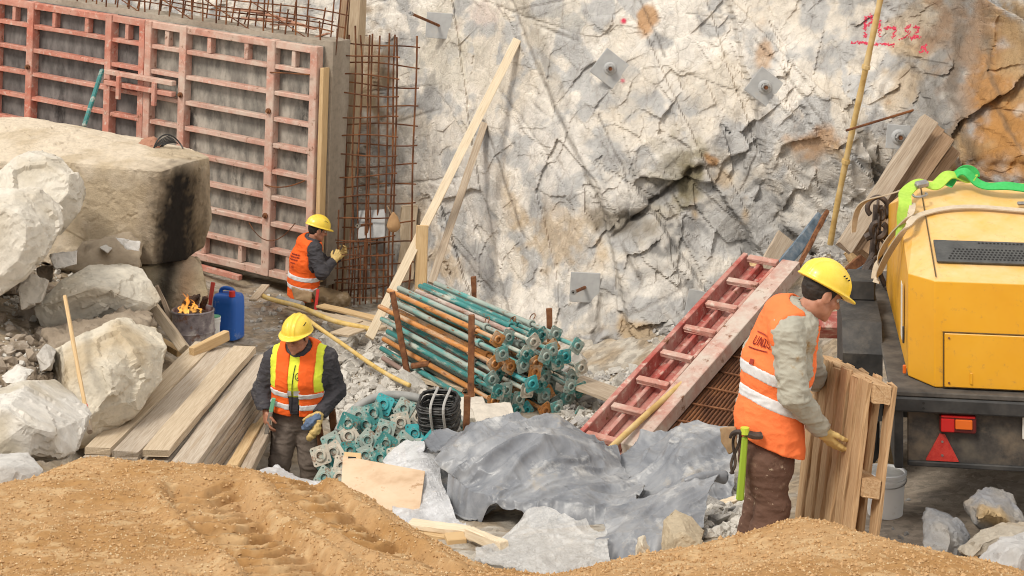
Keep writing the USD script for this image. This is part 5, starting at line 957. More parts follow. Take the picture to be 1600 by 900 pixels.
for r_, h_ in ((.275, 1.16), (.275, .90), (.7, 1.165), (.7, .893), (1.1, 1.165), (1.1, .893)): put('rivet', tube([mp(r_, .074, h_), mp(r_, .066, h_)], .006, 8), M_rust, dr)
for r_ in (.40,): put('hinge', tube([mp(r_, .07, .9), mp(r_, .07, .96)], .008, 8), M_yel, dr)
SL_A, SL_B = np.array([.095, 1.4963]), np.array([1.395, 1.862]); sd_ = unit(SL_B - SL_A); sn2 = np.array([-sd_[1], sd_[0]])
def slope(r_, t_, n_=0): q = SL_A + sd_ * t_ + sn2 * n_; return mp(r_, q[0], q[1])
SR2 = np.stack([rv, fw * sd_[0] + np.array([0, 0, sd_[1]]), fw * sn2[0] + np.array([0, 0, sn2[1]])], 1)
gr = put('grille', box(slope(.935, .335, .004), (1.42, .27, .014), SR2, .003), mottled('dark_grille_steel', [(.05, .05, .05), (.10, .10, .095)], 10, .45, .2, 60, .002, metal=.5), mc)
hs = []
for row, t_ in enumerate((.235, .265, .295, .325, .355, .44)):
    for i in range(56):
        if row == 5 and i < 8 or (i < row // 2): continue
        c_ = slope(.30 + i * .0225 + (row % 2) * .01, t_, .0125); hs.append(tube([c_, c_ + SR2[:, 2] * .001], .0075, 6))
put('vent_holes', cat(hs), M_dark, gr, kind='stuff')
put('roof_seam', box(slope(.205, .67, .001), (.008, 1.3, .004), SR2, .001), M_seam, mc)
mbox('deck', (.86, 1.6, .845), (1.84, 3.2, .03), mottled('dusty_deck', [(.035, .032, .03), (.12, .105, .088)], 6, .85, .3, 40, .003), mc)
mbox('bumper_beam', (.87, .035, .785), (1.86, .09, .085), M_blk, mc, .01)
mbox('rear_plate', (.89, .075, .585), (1.70, .03, .31), M_mud, mc)
mbox('side_plate', (-.01, .35, .58), (.05, .62, .36), M_blk, mc)
mbox('lower_lip', (.89, .07, .432), (1.70, .06, .03), M_blk, mc)
for i, x_ in enumerate((.125, .125)): put('screw', tube([mp(x_, -.012, .77 + .03 * i), mp(x_, -.008, .77 + .03 * i)], .008, 8), M_dark, mc)
put('screw', tube([mp(.35, .073, .895), mp(.35, .078, .895)], .009, 8), M_rust, mc)
M_lens = plain('red_lens', (.45, .012, .012), .15); M_amber = plain('amber_lens', (.60, .12, .015), .15)
tl_ = mbox('tail_light', (.32, .040, .680), (.205, .045, .105), plain('lamp_housing', (.10, .008, .008), .3), mc, .008)
put('red_lens', box(mp(.262, .013, .672), (.075, .016, .075), MR, .004), M_lens, tl_); put('amber_lens', box(mp(.352, .013, .680), (.095, .016, .055), MR, .004), M_amber, tl_); put('red_rim', box(mp(.32, .016, .722), (.19, .012, .012), MR, .003), M_lens, tl_)
tri = trimesh.creation.extrude_polygon(__import__('shapely').Polygon([(-.088, 0), (.088, 0), (.012, .148), (-.012, .148)]).buffer(.004), .012, engine='earcut'); tv_ = np.array(tri.vertices)
put('reflector', (np.array([mp(.235 + a, .062 - c, .456 + b) for a, b, c in tv_]), tri.faces), mottled('red_reflector', [(.40, .025, .02), (.52, .05, .035)], 30, .3, .2, 90, .002, spec=.6), mc)
for z_ in (.486, .565): put('rivet', tube([mp(.235, .052, z_), mp(.235, .046, z_)], .007, 8), M_steel, mc)
npl = mbox('number_plate', (.93, .048, .668), (.50, .012, .13), mottled('dirty_white_plate', [(.45, .42, .38), (.60, .58, .54)], 9, .6, .2, 50, .002), mc, .006)
em = []
for (a, b, s_) in ((0, 0, .017), (-.014, .014, .009), (.014, .014, .009), (-.016, -.004, .008), (.016, -.004, .008), (0, -.018, .009), (0, .018, .008), (-.01, -.014, .008), (.01, -.014, .008)):
    em.append(tube([mp(.722 + a, .0395, .692 + b), mp(.722 + a, .0425, .692 + b)], s_, 8))
put('brown_emblem', cat(em), plain('emblem_brown', (.20, .085, .04), .7), npl); put('faint_line', box(mp(.735, .041, .627), (.055, .002, .006), MR, .0005), plain('faint_ink', (.3, .3, .3), .8), npl)
put('sticker', box(mp(.043, .62, 1.18), (.004, .10, .34), MR @ rotx(.05), .001), plain('white_sticker', (.6, .58, .54), .6), mc)
put('side_latch', box(mp(.04, .42, 1.08), (.012, .02, .1), MR, .003), M_blk, mc); put('orange_marker', box(mp(.04, .32, .90), (.02, .02, .05), MR, .004), M_amber, mc)
# mudguard, wheel, box on the chassis
fen = manifold3d.Manifold.hull_points(np.array([mp(*q) for r_ in (-.30, -.05) for q in ((r_, 1.05, .36), (r_, 1.0, .80), (r_, 1.15, .97), (r_, 2.1, .97), (r_, 2.3, .8), (r_, 2.3, .36))]))
put('mudguard', fen, M_blk, mc); mbox('tool_box', (-.15, 1.9, 1.04), (.18, .35, .14), M_blk, mc, .01)
M_tyre = mottled('tyre_rubber', [(.012, .012, .012), (.035, .033, .03)], 10, .85, .3, 40, .004)
def wheel(f_, r_):
    v, f = lathe([(.15, -.10), (.27, -.105), (.30, -.085), (.31, -.05), (.31, .05), (.30, .085), (.27, .105), (.15, .10)], 40); A = np.stack([fw, np.array([0, 0, 1.0]), rv], 1)
    w_ = put('tyre', (v @ A.T + mp(r_, f_, .31), f), M_tyre, mc, smooth=35); v, f = lathe([(0, .06), (.08, .06), (.1, .03), (.15, .03), (.16, .08), (.16, -.08), (.1, -.05), (0, -.05)], 28); put('rim', (v @ A.T + mp(r_, f_, .31), f), M_steel, w_, smooth=35)
wheel(1.35, -.17); wheel(1.35, 1.95)
mbox('axle', (.85, 1.35, .36), (2.0, .09, .09), M_blk, mc); mbox('underframe', (.87, 1.6, .62), (1.2, 2.9, .3), M_blk, mc); mbox('drawbar', (.87, 3.8, .55), (.12, 1.6, .12), M_blk, mc)
put('roof_latch', tube([mp(1.05, 1.12, 1.74), mp(1.05, 1.12, 1.84)], .02, 10), M_yel, mc)
# rusty lifting hook and chain at the trailer's side
M_chain = mottled('greasy_iron', [(.02, .016, .014), (.06, .045, .038), (.13, .095, .075)], 12, .6, .4, 60, .003, metal=.3)
o = thing('lifting_gear', 'rusty black hook and chain hanging at the trailer side', 'hoist hook', P(1364, 480, 12.2))
def iron(name, pts, r_): put(name, tube(smooth_path([P(*q) for q in pts], 24) if len(pts) > 2 else [P(*q) for q in pts], r_, 8), M_chain, o, smooth=40)
iron('post', [(1360, 492, 12.3), (1362, 430, 12.25), (1368, 370, 12.2), (1372, 320, 12.2)], .035); iron('brace', [(1318, 482, 12.0), (1340, 440, 12.1), (1366, 395, 12.2)], .022); iron('brace', [(1395, 470, 12.2), (1376, 430, 12.2), (1366, 400, 12.2)], .02)
iron('hook', [(1366, 410, 12.15), (1352, 440, 12.1), (1362, 462, 12.1), (1382, 465, 12.1), (1388, 448, 12.1)], .03); iron('lever', [(1312, 434, 12.0), (1345, 437, 12.1), (1368, 430, 12.2)], .018); iron('arm', [(1352, 372, 12.1), (1370, 366, 12.1), (1388, 372, 12.1)], .028)
iron('hoop', [(1360, 335, 12.1), (1357, 318, 12.1), (1372, 308, 12.1), (1386, 318, 12.1), (1382, 340, 12.1)], .02); iron('clevis', [(1372, 348, 12.05), (1362, 358, 12.05), (1370, 372, 12.05), (1384, 362, 12.05), (1380, 350, 12.05)], .022)
iron('foot', [(1330, 486, 12.1), (1350, 482, 12.15), (1378, 486, 12.2)], .03)
for i in range(9):
    t_ = i / 8; c_ = P(1372 + 6 * math.sin(i * 1.4), 322 + 100 * t_, 12.05); a = np.linspace(0, 2 * math.pi, 15); uu = np.array([1, 0, 0]) if i % 2 else np.array([.3, 1, 0]); ring = c_ + np.outer(np.cos(a), unit(uu)) * .022 + np.outer(np.sin(a), [0, 0, 1]) * .042; put('chain_link', tube(ring, .010, 6, False), M_chain, o, smooth=True)
# straps on the roof
def ribbon(pts, w, up, n=60, thick=.004):
    c_ = smooth_path(pts, n); t_ = np.gradient(c_, axis=0); t_ /= np.linalg.norm(t_, axis=1, keepdims=True); up = np.broadcast_to(np.asarray(up, float), c_.shape); s_ = np.cross(t_, up); s_ /= np.linalg.norm(s_, axis=1, keepdims=True); nn = np.cross(s_, t_)
    v = np.concatenate([c_ + s_ * w / 2 + nn * thick, c_ - s_ * w / 2 + nn * thick, c_ - s_ * w / 2 - nn * thick, c_ + s_ * w / 2 - nn * thick], 1).reshape(-1, 3); f = []
    for i in range(n - 1):
        for k in range(4): a0, b0 = i * 4 + k, i * 4 + (k + 1) % 4; f += [(a0, b0, b0 + 4), (a0, b0 + 4, a0 + 4)]
    m_ = (n - 1) * 4; f += [(0, 2, 1), (0, 3, 2), (m_, m_ + 1, m_ + 2), (m_, m_ + 2, m_ + 3)]; return v, np.array(f)
M_lime = mottled('lime_webbing', [(.28, .46, .05), (.38, .55, .08)], 40, .7, .2, 150, .002); M_green = mottled('green_webbing', [(.03, .34, .07), (.05, .42, .11)], 40, .7, .2, 150, .002); M_beige = mottled('beige_webbing', [(.42, .34, .24), (.52, .43, .32)], 30, .8, .3, 150, .002)
o = thing('ratchet_strap', 'crumpled lime and green ratchet strap lying on the yellow roof', 'strap', mp(.4, .8, 1.95))
def rp(r_, t_, n_=0): return slope(r_, t_, n_ + .02)
put('lime_web', ribbon([mp(.03, .95, 1.58), rp(.09, 1.0, .03), rp(.12, 1.08, .03), rp(.20, 1.12, .06), rp(.28, 1.14, .03), rp(.37, 1.20, .08), rp(.46, 1.24, .05), rp(.55, 1.22, .06)], .08, (0, -.5, 1)), M_lime, o, smooth=50)
put('green_web', ribbon([rp(.36, 1.16, .03), rp(.42, 1.24, .06), rp(.48, 1.22, .10), rp(.54, 1.20, .05), rp(.62, 1.16, .03), rp(.72, 1.13, .05), rp(.85, 1.15, .03), rp(.98, 1.20, .07)], .075, (.1, -.6, 1), 90), M_green, o, smooth=50)
put('green_web', ribbon([rp(.44, 1.30, .03), rp(.46, 1.31, .06), rp(.50, 1.32, .075), rp(.55, 1.31, .06), rp(.56, 1.30, .03)], .05, (0, 1, .2), 30), M_green, o, smooth=50)
put('ratchet', box(rp(.20, 1.08, .07), (.09, .05, .04), SR2 @ rotz(.5), .01), M_steel, o); put('hook', tube(smooth_path([rp(.14, .98, .04), rp(.17, .93, .05), rp(.21, .95, .05), rp(.22, 1.01, .04)], 12), .008, 6), M_steel, o)
o = thing('tie_down_strap', 'beige tie down strap running along the yellow roof to the hook', 'strap', mp(.5, .6, 1.9))
put('web', ribbon([mp(-.08, 1.25, 1.20), mp(-.02, 1.05, 1.42), slope(.10, .62, .05), slope(.16, .78, .015), slope(.34, .90, .012), slope(.60, .93, .012), slope(.85, .90, .012), slope(1.06, .94, .02)], .045, sn2[0] * fw + [0, 0, sn2[1]], 70), M_beige, o, smooth=50)
put('web', ribbon([mp(-.09, 1.28, 1.22), mp(-.01, 1.15, 1.50), slope(.11, .76, .04), slope(.13, .92, .03)], .04, sn2[0] * fw + [0, 0, sn2[1]], 30), M_beige, o, smooth=50)
put('buckle', box(slope(.86, .99, .02), (.16, .03, .02), SR2 @ rotz(.1), .006), M_steel, o)
put('web', ribbon([mp(-.2, 1.9, 1.40), mp(-.16, 1.8, 1.60), mp(-.05, 1.6, 1.70), mp(.1, 1.5, 1.77)], .04, (0, 0, 1), 30), M_beige, o, smooth=50)

# ------------------------------------------------------------------ tarpaulins, film, sheets
def sheet(u_pts, nu, nv, amp, seed, thick=.004, sc=3.0, kind='thin_plate_spline', fold=(1, 1), env=None, skirt=None, lay=False):
    u_pts = np.asarray([(u, v, *P(px_, py_, Y)) for u, v, px_, py_, Y in u_pts]); f_ = RBFInterpolator(u_pts[:, :2], u_pts[:, 2:], kernel=kind, smoothing=1e-5)
    U, V = np.meshgrid(np.linspace(0, 1, nu), np.linspace(0, 1, nv), indexing='ij'); uv = np.column_stack([U.ravel(), V.ravel()]); uq = np.column_stack([uv * 3.5, uv[:, :1] * 0 + seed]); p = f_(uv + .11 * np.column_stack([meshkit.fbm(uq, 4, seed + 20) - .5, meshkit.fbm(uq + 7, 4, seed + 21) - .5]))
    t = trimesh.Trimesh(p, grid_faces(nu, nv), process=False); n = np.array(t.vertex_normals)
    if n[:, 2].mean() < 0: n = -n
    q = p * sc; w = q + .8 * np.column_stack([meshkit.fbm(q * .7 + k, 3, seed + k) for k in (0, 4, 8)])
    rid = lambda q_, s_: 1 - np.abs(2 * meshkit.noise(q_, s_) - 1)
    cr, sr = math.cos(.7), math.sin(.7); w2 = np.column_stack([w[:, 0] * cr + w[:, 1] * sr, -w[:, 0] * sr + w[:, 1] * cr, w[:, 2]])
    d = amp * (1.5 * (rid(w2 * [.45, 1.25, .8], seed) ** 1.4 - .45) + .55 * (rid(w2 * [1.2, 2.9, 1.5], seed + 1) ** 2 - .35) + .28 * (rid(w2 * [2.2, 6.5, 3.5] + .6 * meshkit.noise(w * 2, seed + 8)[:, None], seed + 2) ** 3 - .25) + .06 * (rid(w2 * [11, 4.5, 6], seed + 3) ** 3 - .25))
    if env is not None: d = d * env(uv[:, 0], uv[:, 1])
    p = (p + n * d[:, None]); p[:, 2] = np.maximum(p[:, 2], ground(p[:, 0], p[:, 1]) + .012)
    if lay: gl = ground(p[:, 0], p[:, 1]) + .03; k_ = np.clip((uv[:, 1] - .45) / .5, 0, 1); k_ = k_ * k_ * (3 - 2 * k_); p[:, 2] = p[:, 2] * (1 - k_) + (gl + np.abs(d)) * k_
    if skirt is not None:                    # the front edge falls to the ground
        g_ = p.reshape(nu, nv, 3); e_ = g_[:, -1]; uu = np.linspace(0, 1, nu); on = np.clip(skirt(uu), 0, 1)[:, None]; rows = [g_]
        out = unit(np.mean(g_[:, -1] - g_[:, -6], 0) * [1, 1, 0]); gz = ground(e_[:, 0], e_[:, 1]) - .06
        for t_ in np.linspace(0, 1, 15)[1:]:
            r_ = e_ + out * (.10 * math.sin(t_ * 1.57)) * on; r_ = r_ + out * .035 * np.sin(uu * 31 + seed + 2 * np.sin(uu * 9))[:, None] * t_ * on; r_[:, 2] = e_[:, 2] + (np.minimum(gz, e_[:, 2]) - e_[:, 2]) * t_ * on[:, 0]; rows.append(r_[:, None])
        p = np.concatenate(rows, 1); nv = p.shape[1]; p = p.reshape(-1, 3)
        nn_ = np.array(trimesh.Trimesh(p, grid_faces(nu, nv), process=False).vertex_normals); n = nn_ if nn_[:, 2].mean() > 0 else -nn_
        p = p + n * (.012 * (meshkit.fbm(p * 9, 3, seed + 5) - .5))[:, None]
    F = grid_faces(nu, nv); m = len(p)
    edge = [i * nv for i in range(nu)] + [(nu - 1) * nv + j for j in range(1, nv)] + [i * nv + nv - 1 for i in range(nu - 2, -1, -1)] + [j for j in range(nv - 2, 0, -1)]
    E = np.array([(a, b, b + m) for a, b in zip(edge, edge[1:] + edge[:1])] + [(a, b + m, a + m) for a, b in zip(edge, edge[1:] + edge[:1])])
    return np.vstack([p, p - n * thick]), np.vstack([F, F[:, ::-1] + m, E])
M_tarp = mottled('dusty_grey_tarpaulin', [(.28, (.085, .092, .106)), (.46, (.17, .178, .195)), (.60, (.255, .261, .273)), (.76, (.42, .416, .41))], 2.6, .40, .35, 26, .006, 9.0, dirt=[((.42, .35, .25), .60, .74, 1.6), ((.47, .465, .45), .56, .74, 4.0), ((.10, .105, .115), .62, .72, 9.0)], spec=.45, distortion=.8)
def film(name, c, alpha):
    return M(name, {'co': ('texture_coordinate', {}), 'n': ('noise_texture', {'scale': 9.0, 'detail': 6.0, 'roughness': .7}), 'r': ('rgb_ramp', {'ramp': [(.3, tuple(np.array(c) * .8)), (.6, c), (.8, (.72, .66, .57))]}), 'p': ('principled_bsdf', {'roughness': .28, 'specular_ior_level': .7}),
        'nb': ('noise_texture', {'scale': 34.0, 'detail': 5.0, 'distortion': 1.5}), 'b': ('bump', {'strength': .6, 'distance': .012}), 't': ('transparent_bsdf', {}), 'mr': ('map_range', {'from_min': .35, 'from_max': .65, 'to_min': alpha - .15, 'to_max': min(1, alpha + .2), 'clamp': True}), 'mx': ('mix_closure', {})},
        [('co.object', 'n.vector'), ('co.object', 'nb.vector'), ('n.fac', 'r.fac'), ('r.color', 'p.base_color'), ('nb.fac', 'b.height'), ('b.normal', 'p.normal'), ('nb.fac', 'mr.value'), ('mr.result', 'mx.fac'), ('t.BSDF', 'mx.closure1'), ('p.BSDF', 'mx.closure2')], surface='mx.closure')
M_film = film('dusty_clear_film', (.66, .65, .63), .40); M_film2 = film('white_film', (.70, .70, .71), .60)
def cloth(name, label, cat_, pts, nu, nv, amp, seed, m, **k):
    s_ = sheet(pts, nu, nv, amp, seed, **k); o = thing(name, label, cat_, s_[0].mean(0)); put('cloth' if 'film' not in name else 'film', s_, m, o, smooth=True); return o
cloth('tarpaulin', 'lower grey tarpaulin hanging down beside the plywood offcut', 'tarpaulin', [(0, 0, 652, 706, 12.7), (.5, 0, 700, 690, 12.8), (1, 0, 790, 700, 12.5), (0, .5, 660, 745, 12.0), (.5, .5, 700, 750, 11.9), (1, .5, 790, 770, 11.5), (0, 1, 672, 790, 11.3), (.5, 1, 735, 822, 10.9), (1, 1, 775, 800, 10.95)], 70, 70, .035, 300, M_tarp)
cloth('tarpaulin', 'big dusty grey tarpaulin heaped in the middle with a dark hollow under it', 'tarpaulin',
      [(0, 0, 655, 705, 12.3), (.25, 0, 720, 682, 12.2), (.5, 0, 815, 664, 12.0), (.75, 0, 890, 680, 11.9), (1, 0, 960, 718, 11.7), (0, .35, 690, 716, 11.7), (.25, .35, 750, 700, 11.5), (.5, .35, 832, 700, 11.4), (.75, .35, 915, 728, 11.3), (1, .35, 985, 752, 11.25),
       (0, .7, 696, 728, 11.4), (.25, .7, 748, 752, 11.15), (.5, .7, 838, 758, 11.05), (.75, .7, 918, 772, 11.0), (1, .7, 1005, 782, 10.9), (0, 1, 704, 742, 11.3), (.25, 1, 752, 790, 10.95), (.5, 1, 812, 814, 10.8), (.75, 1, 888, 806, 10.7), (1, 1, 985, 808, 10.6)], 160, 120, .095, 310, M_tarp, sc=2.2, skirt=lambda u: 1 - np.exp(-((u - .42) / .17) ** 6))
cloth('tarpaulin', 'second grey tarpaulin hump between the red shutter and the pallet carrier', 'tarpaulin',
      [(0, 0, 955, 725, 12.0), (.3, 0, 1010, 692, 12.0), (.65, 0, 1075, 668, 11.8), (1, 0, 1135, 690, 11.5), (0, .5, 985, 758, 11.35), (.35, .5, 1040, 735, 11.3), (.7, .5, 1095, 718, 11.2), (1, .5, 1146, 735, 11.1), (0, 1, 1000, 800, 10.95), (.35, 1, 1060, 795, 10.8), (.7, 1, 1110, 785, 10.75), (1, 1, 1150, 780, 10.75)], 120, 100, .085, 320, M_tarp, sc=2.4, skirt=lambda u: u * 0 + 1)
cloth('tarpaulin', 'long grey tarpaulin flap with a rolled end ramping up from the film', 'tarpaulin',
      [(0, 0, 960, 798, 10.35), (.35, 0, 1015, 770, 10.3), (.7, 0, 1070, 750, 10.3), (1, 0, 1130, 744, 10.35), (0, .5, 948, 835, 10.0), (.35, .5, 1005, 812, 9.95), (.7, .5, 1060, 792, 9.95), (1, .5, 1112, 775, 10.05), (0, 1, 935, 862, 9.7), (.35, 1, 990, 858, 9.65), (.7, 1, 1048, 846, 9.65), (1, 1, 1098, 828, 9.75)], 120, 80, .05, 330, M_tarp, sc=3.0, skirt=lambda u: np.clip((.75 - u) * 8, 0, 1))
rl = smooth_path([P(1070, 752, 10.28), P(1100, 744, 10.3), P(1132, 746, 10.35)], 20); o = thing('tarpaulin_roll', 'rolled lip at the end of the long tarpaulin flap', 'tarpaulin', rl[10]); put('roll', tube(rl, np.linspace(.018, .042, 20), 12), M_tarp, o, smooth=True); put('hollow', tube([rl[-1], rl[-1] + (rl[-1] - rl[-2]) * .03], .030, 12), M_dark, o)
cloth('tarpaulin', 'ochre stained tarpaulin fold between the two grey humps', 'tarpaulin', [(0, 0, 925, 728, 11.85), (.5, 0, 960, 735, 11.75), (1, 0, 1000, 756, 11.6), (0, .5, 948, 758, 11.45), (.5, .5, 985, 768, 11.3), (1, .5, 1022, 775, 11.2), (0, 1, 955, 772, 11.2), (.5, 1, 990, 786, 11.0), (1, 1, 1020, 786, 10.9)], 60, 40, .03, 335,
      mottled('sand_stained_tarpaulin', [(.3, (.24, .24, .24)), (.5, (.36, .31, .23)), (.7, (.42, .345, .23))], 4.5, .7, .5, 40, .008, 8.0))
cloth('plastic_film', 'crumpled clear plastic film spilling over sand below the dark hollow', 'plastic film', [(0, 0, 790, 838, 10.3), (.35, 0, 830, 796, 10.4), (.7, 0, 890, 808, 10.2), (1, 0, 945, 836, 9.9), (0, .5, 760, 862, 9.9), (.4, .5, 830, 838, 9.8), (.75, .5, 895, 846, 9.7), (1, .5, 948, 855, 9.6), (0, 1, 740, 880, 9.3), (.4, 1, 820, 884, 8.9), (.75, 1, 890, 882, 8.9), (1, 1, 950, 866, 9.2)], 110, 90, .038, 340, M_film, sc=3.6, lay=True)
cloth('plastic_film', 'whitish plastic film bunched between plywood offcut and tarpaulin', 'plastic film', [(0, 0, 598, 722, 12.3), (.5, 0, 640, 688, 12.6), (1, 0, 690, 700, 12.4), (0, .5, 612, 745, 11.8), (.5, .5, 655, 742, 11.7), (1, .5, 692, 760, 11.5), (0, 1, 618, 800, 10.7), (.5, 1, 680, 818, 10.5), (1, 1, 735, 832, 10.3)], 90, 90, .036, 350, M_film2, sc=3.6, lay=True)
cloth('plastic_film', 'white plastic film lying at the feet of the standing worker', 'plastic film', [(0, 0, 398, 744, 11.6), (.4, 0, 432, 728, 11.9), (.75, 0, 470, 750, 11.8), (1, 0, 530, 756, 11.7), (0, 1, 392, 768, 10.8), (.4, 1, 440, 768, 10.8), (.75, 1, 490, 772, 10.8), (1, 1, 545, 778, 10.8)], 70, 40, .025, 360, M_film2, sc=4.5)
M_ply = mottled('pale_plywood', [(.3, (.40, .26, .15)), (.5, (.56, .405, .27)), (.75, (.62, .475, .34))], 3.0, .8, .3, 40, .003, dirt=[((.34, .20, .10), .60, .68, 6.0)])
def slabq(name, label, cat_, q, t_, m, part='panel'):
    w = [P(*k) for k in q]; n_ = unit(np.cross(w[1] - w[0], w[3] - w[0])); n_ = n_ if n_[1] < 0 else -n_
    o = thing(name, label, cat_, np.mean(w, 0)); put(part, manifold3d.Manifold.hull_points(np.array(w + [k - n_ * t_ for k in w])), m, o); return o
slabq('plywood', 'orange tinted plywood offcut leaning at the end-on prop heap', 'plywood', [(536, 712, 11.9), (664, 736, 11.6), (655, 800, 11.0), (531, 792, 11.2)], .018, M_ply)
o = slabq('drilled_plate', 'small yellow wood block with a slot on the plywood offcut', 'wood block', [(538, 706, 11.98), (564, 708, 11.95), (562, 742, 11.75), (536, 738, 11.8)], .06, M_yel_wood); put('slot', tube([P(544, 715, 11.86), P(556, 716, 11.86)], .009, 6), M_dark, o)
T('timber_board', 'pallet board edge sticking out of the sand under the film', 'board', P(640, 818, 10.2), P(732, 830, 10.1), .10, .035, M_new_wood)
T('timber_board', 'second pallet board just below the first at the sand', 'board', P(650, 832, 10.15), P(728, 842, 10.05), .10, .03, M_yel_wood)
o = thing('wood_block', 'square wood block under the pallet boards at the sand', 'wood block', P(712, 850, 10)); put('block', box(P(712, 852, 10.0), (.12, .12, .12), rotz(.2), .006), M_yel_wood, o)
T('timber_board', 'square batten running from the pallet boards to the film', 'batten', P(732, 832, 10.0), P(788, 854, 9.6), .06, .06, M_new_wood)
T('timber_board', 'light batten end lying beside the worker\'s hammer handle', 'batten', P(1130, 795, 10.6) + [0, 0, .03], P(1168, 782, 10.8) + [0, 0, .03], .07, .03, M_new_wood)
for i, (a, b) in enumerate((((1374, 694, 11.4), (1400, 690, 11.5)), ((1378, 722, 11.2), (1398, 696, 11.5)), ((1368, 730, 11.2), (1402, 728, 11.3)), ((1385, 735, 11.1), (1395, 700, 11.3)))):
    T('timber_board', ('flat', 'leaning', 'lower', 'upright')[i] + ' wood scrap in the dark gap behind the white bucket', 'board', P(*a), P(*b), .07, .04, M_yel_wood, (0, -1, .3), 3)

# ------------------------------------------------------------------ the pallet the worker holds
A0, A1, B0, B1 = P(1274, 532, 9.75), P(1354, 622, 8.75), P(1228, 818, 9.75), P(1318, 846, 8.75)   # slatted face: top far, top near, bottom far, bottom near
px0 = unit((A1 - A0) + (B1 - B0)); Wp = (np.linalg.norm(A1 - A0) + np.linalg.norm(B1 - B0)) / 2
py0 = (B0 + B1) / 2 - (A0 + A1) / 2; Hp = np.linalg.norm(py0) + .10; py0 = unit(py0 - px0 * (py0 @ px0)); pn = np.cross(px0, py0); pn = pn if pn[0] < 0 else -pn
PRm = np.stack([py0, px0, pn], 1); pdet = np.linalg.det(PRm); PO = (A0 + A1) / 2
def pw(u, v, n): return PO + py0 * u + px0 * v + pn * n          # u downwards, v towards the camera, n out of the slatted face
o = thing('pallet', 'wooden pallet stood on edge and held by the gloved worker', 'pallet', pw(Hp, 0, -.07))
q = np.random.default_rng(31)
def pbar(name, u0, u1, v, w, n0, n1, m, jit=.003):
    vv, f = bar_local(u1 - u0, w, n1 - n0, .004, 8, jit, q); g_ = vv + q.uniform(-9, 9, 3); f = f if pdet > 0 else f[:, ::-1]
    put(name, (vv @ PRm.T + pw(u0, v, (n0 + n1) / 2), f), m, o, gco=g_)
def pcross(name, v0, v1, u, w, n0, n1, m):
    vv, f = bar_local(v1 - v0, w, n1 - n0, .004, 6, .0025, q); g_ = vv + q.uniform(-9, 9, 3); R_2 = np.stack([px0, py0, pn], 1); f = f if np.linalg.det(R_2) > 0 else f[:, ::-1]
    put(name, (vv @ R_2.T + pw(u, v0, (n0 + n1) / 2), f), m, o, gco=g_)
M_pal = wood('pallet_wood', (.25, .145, .07), (.42, .265, .14), (.53, .385, .235))
for k in range(6):
    v = -Wp / 2 + Wp * (k + .5) / 6 + q.normal(0, .006); pbar('slat', q.normal(0, .012), Hp + q.normal(0, .012), v, Wp / 6 * .68, -.028, 0, M_pal)
for u in (.049, Hp * .52, Hp - .06): pcross('stringer', -Wp / 2, Wp / 2, u, .095, -.126, -.029, M_pal)
for k in range(5):
    v = -Wp / 2 + .05 + (Wp - .1) * k / 4; pbar('slat', q.normal(0, .01), Hp + q.normal(0, .01), v, .10, -.150, -.127, M_pal)
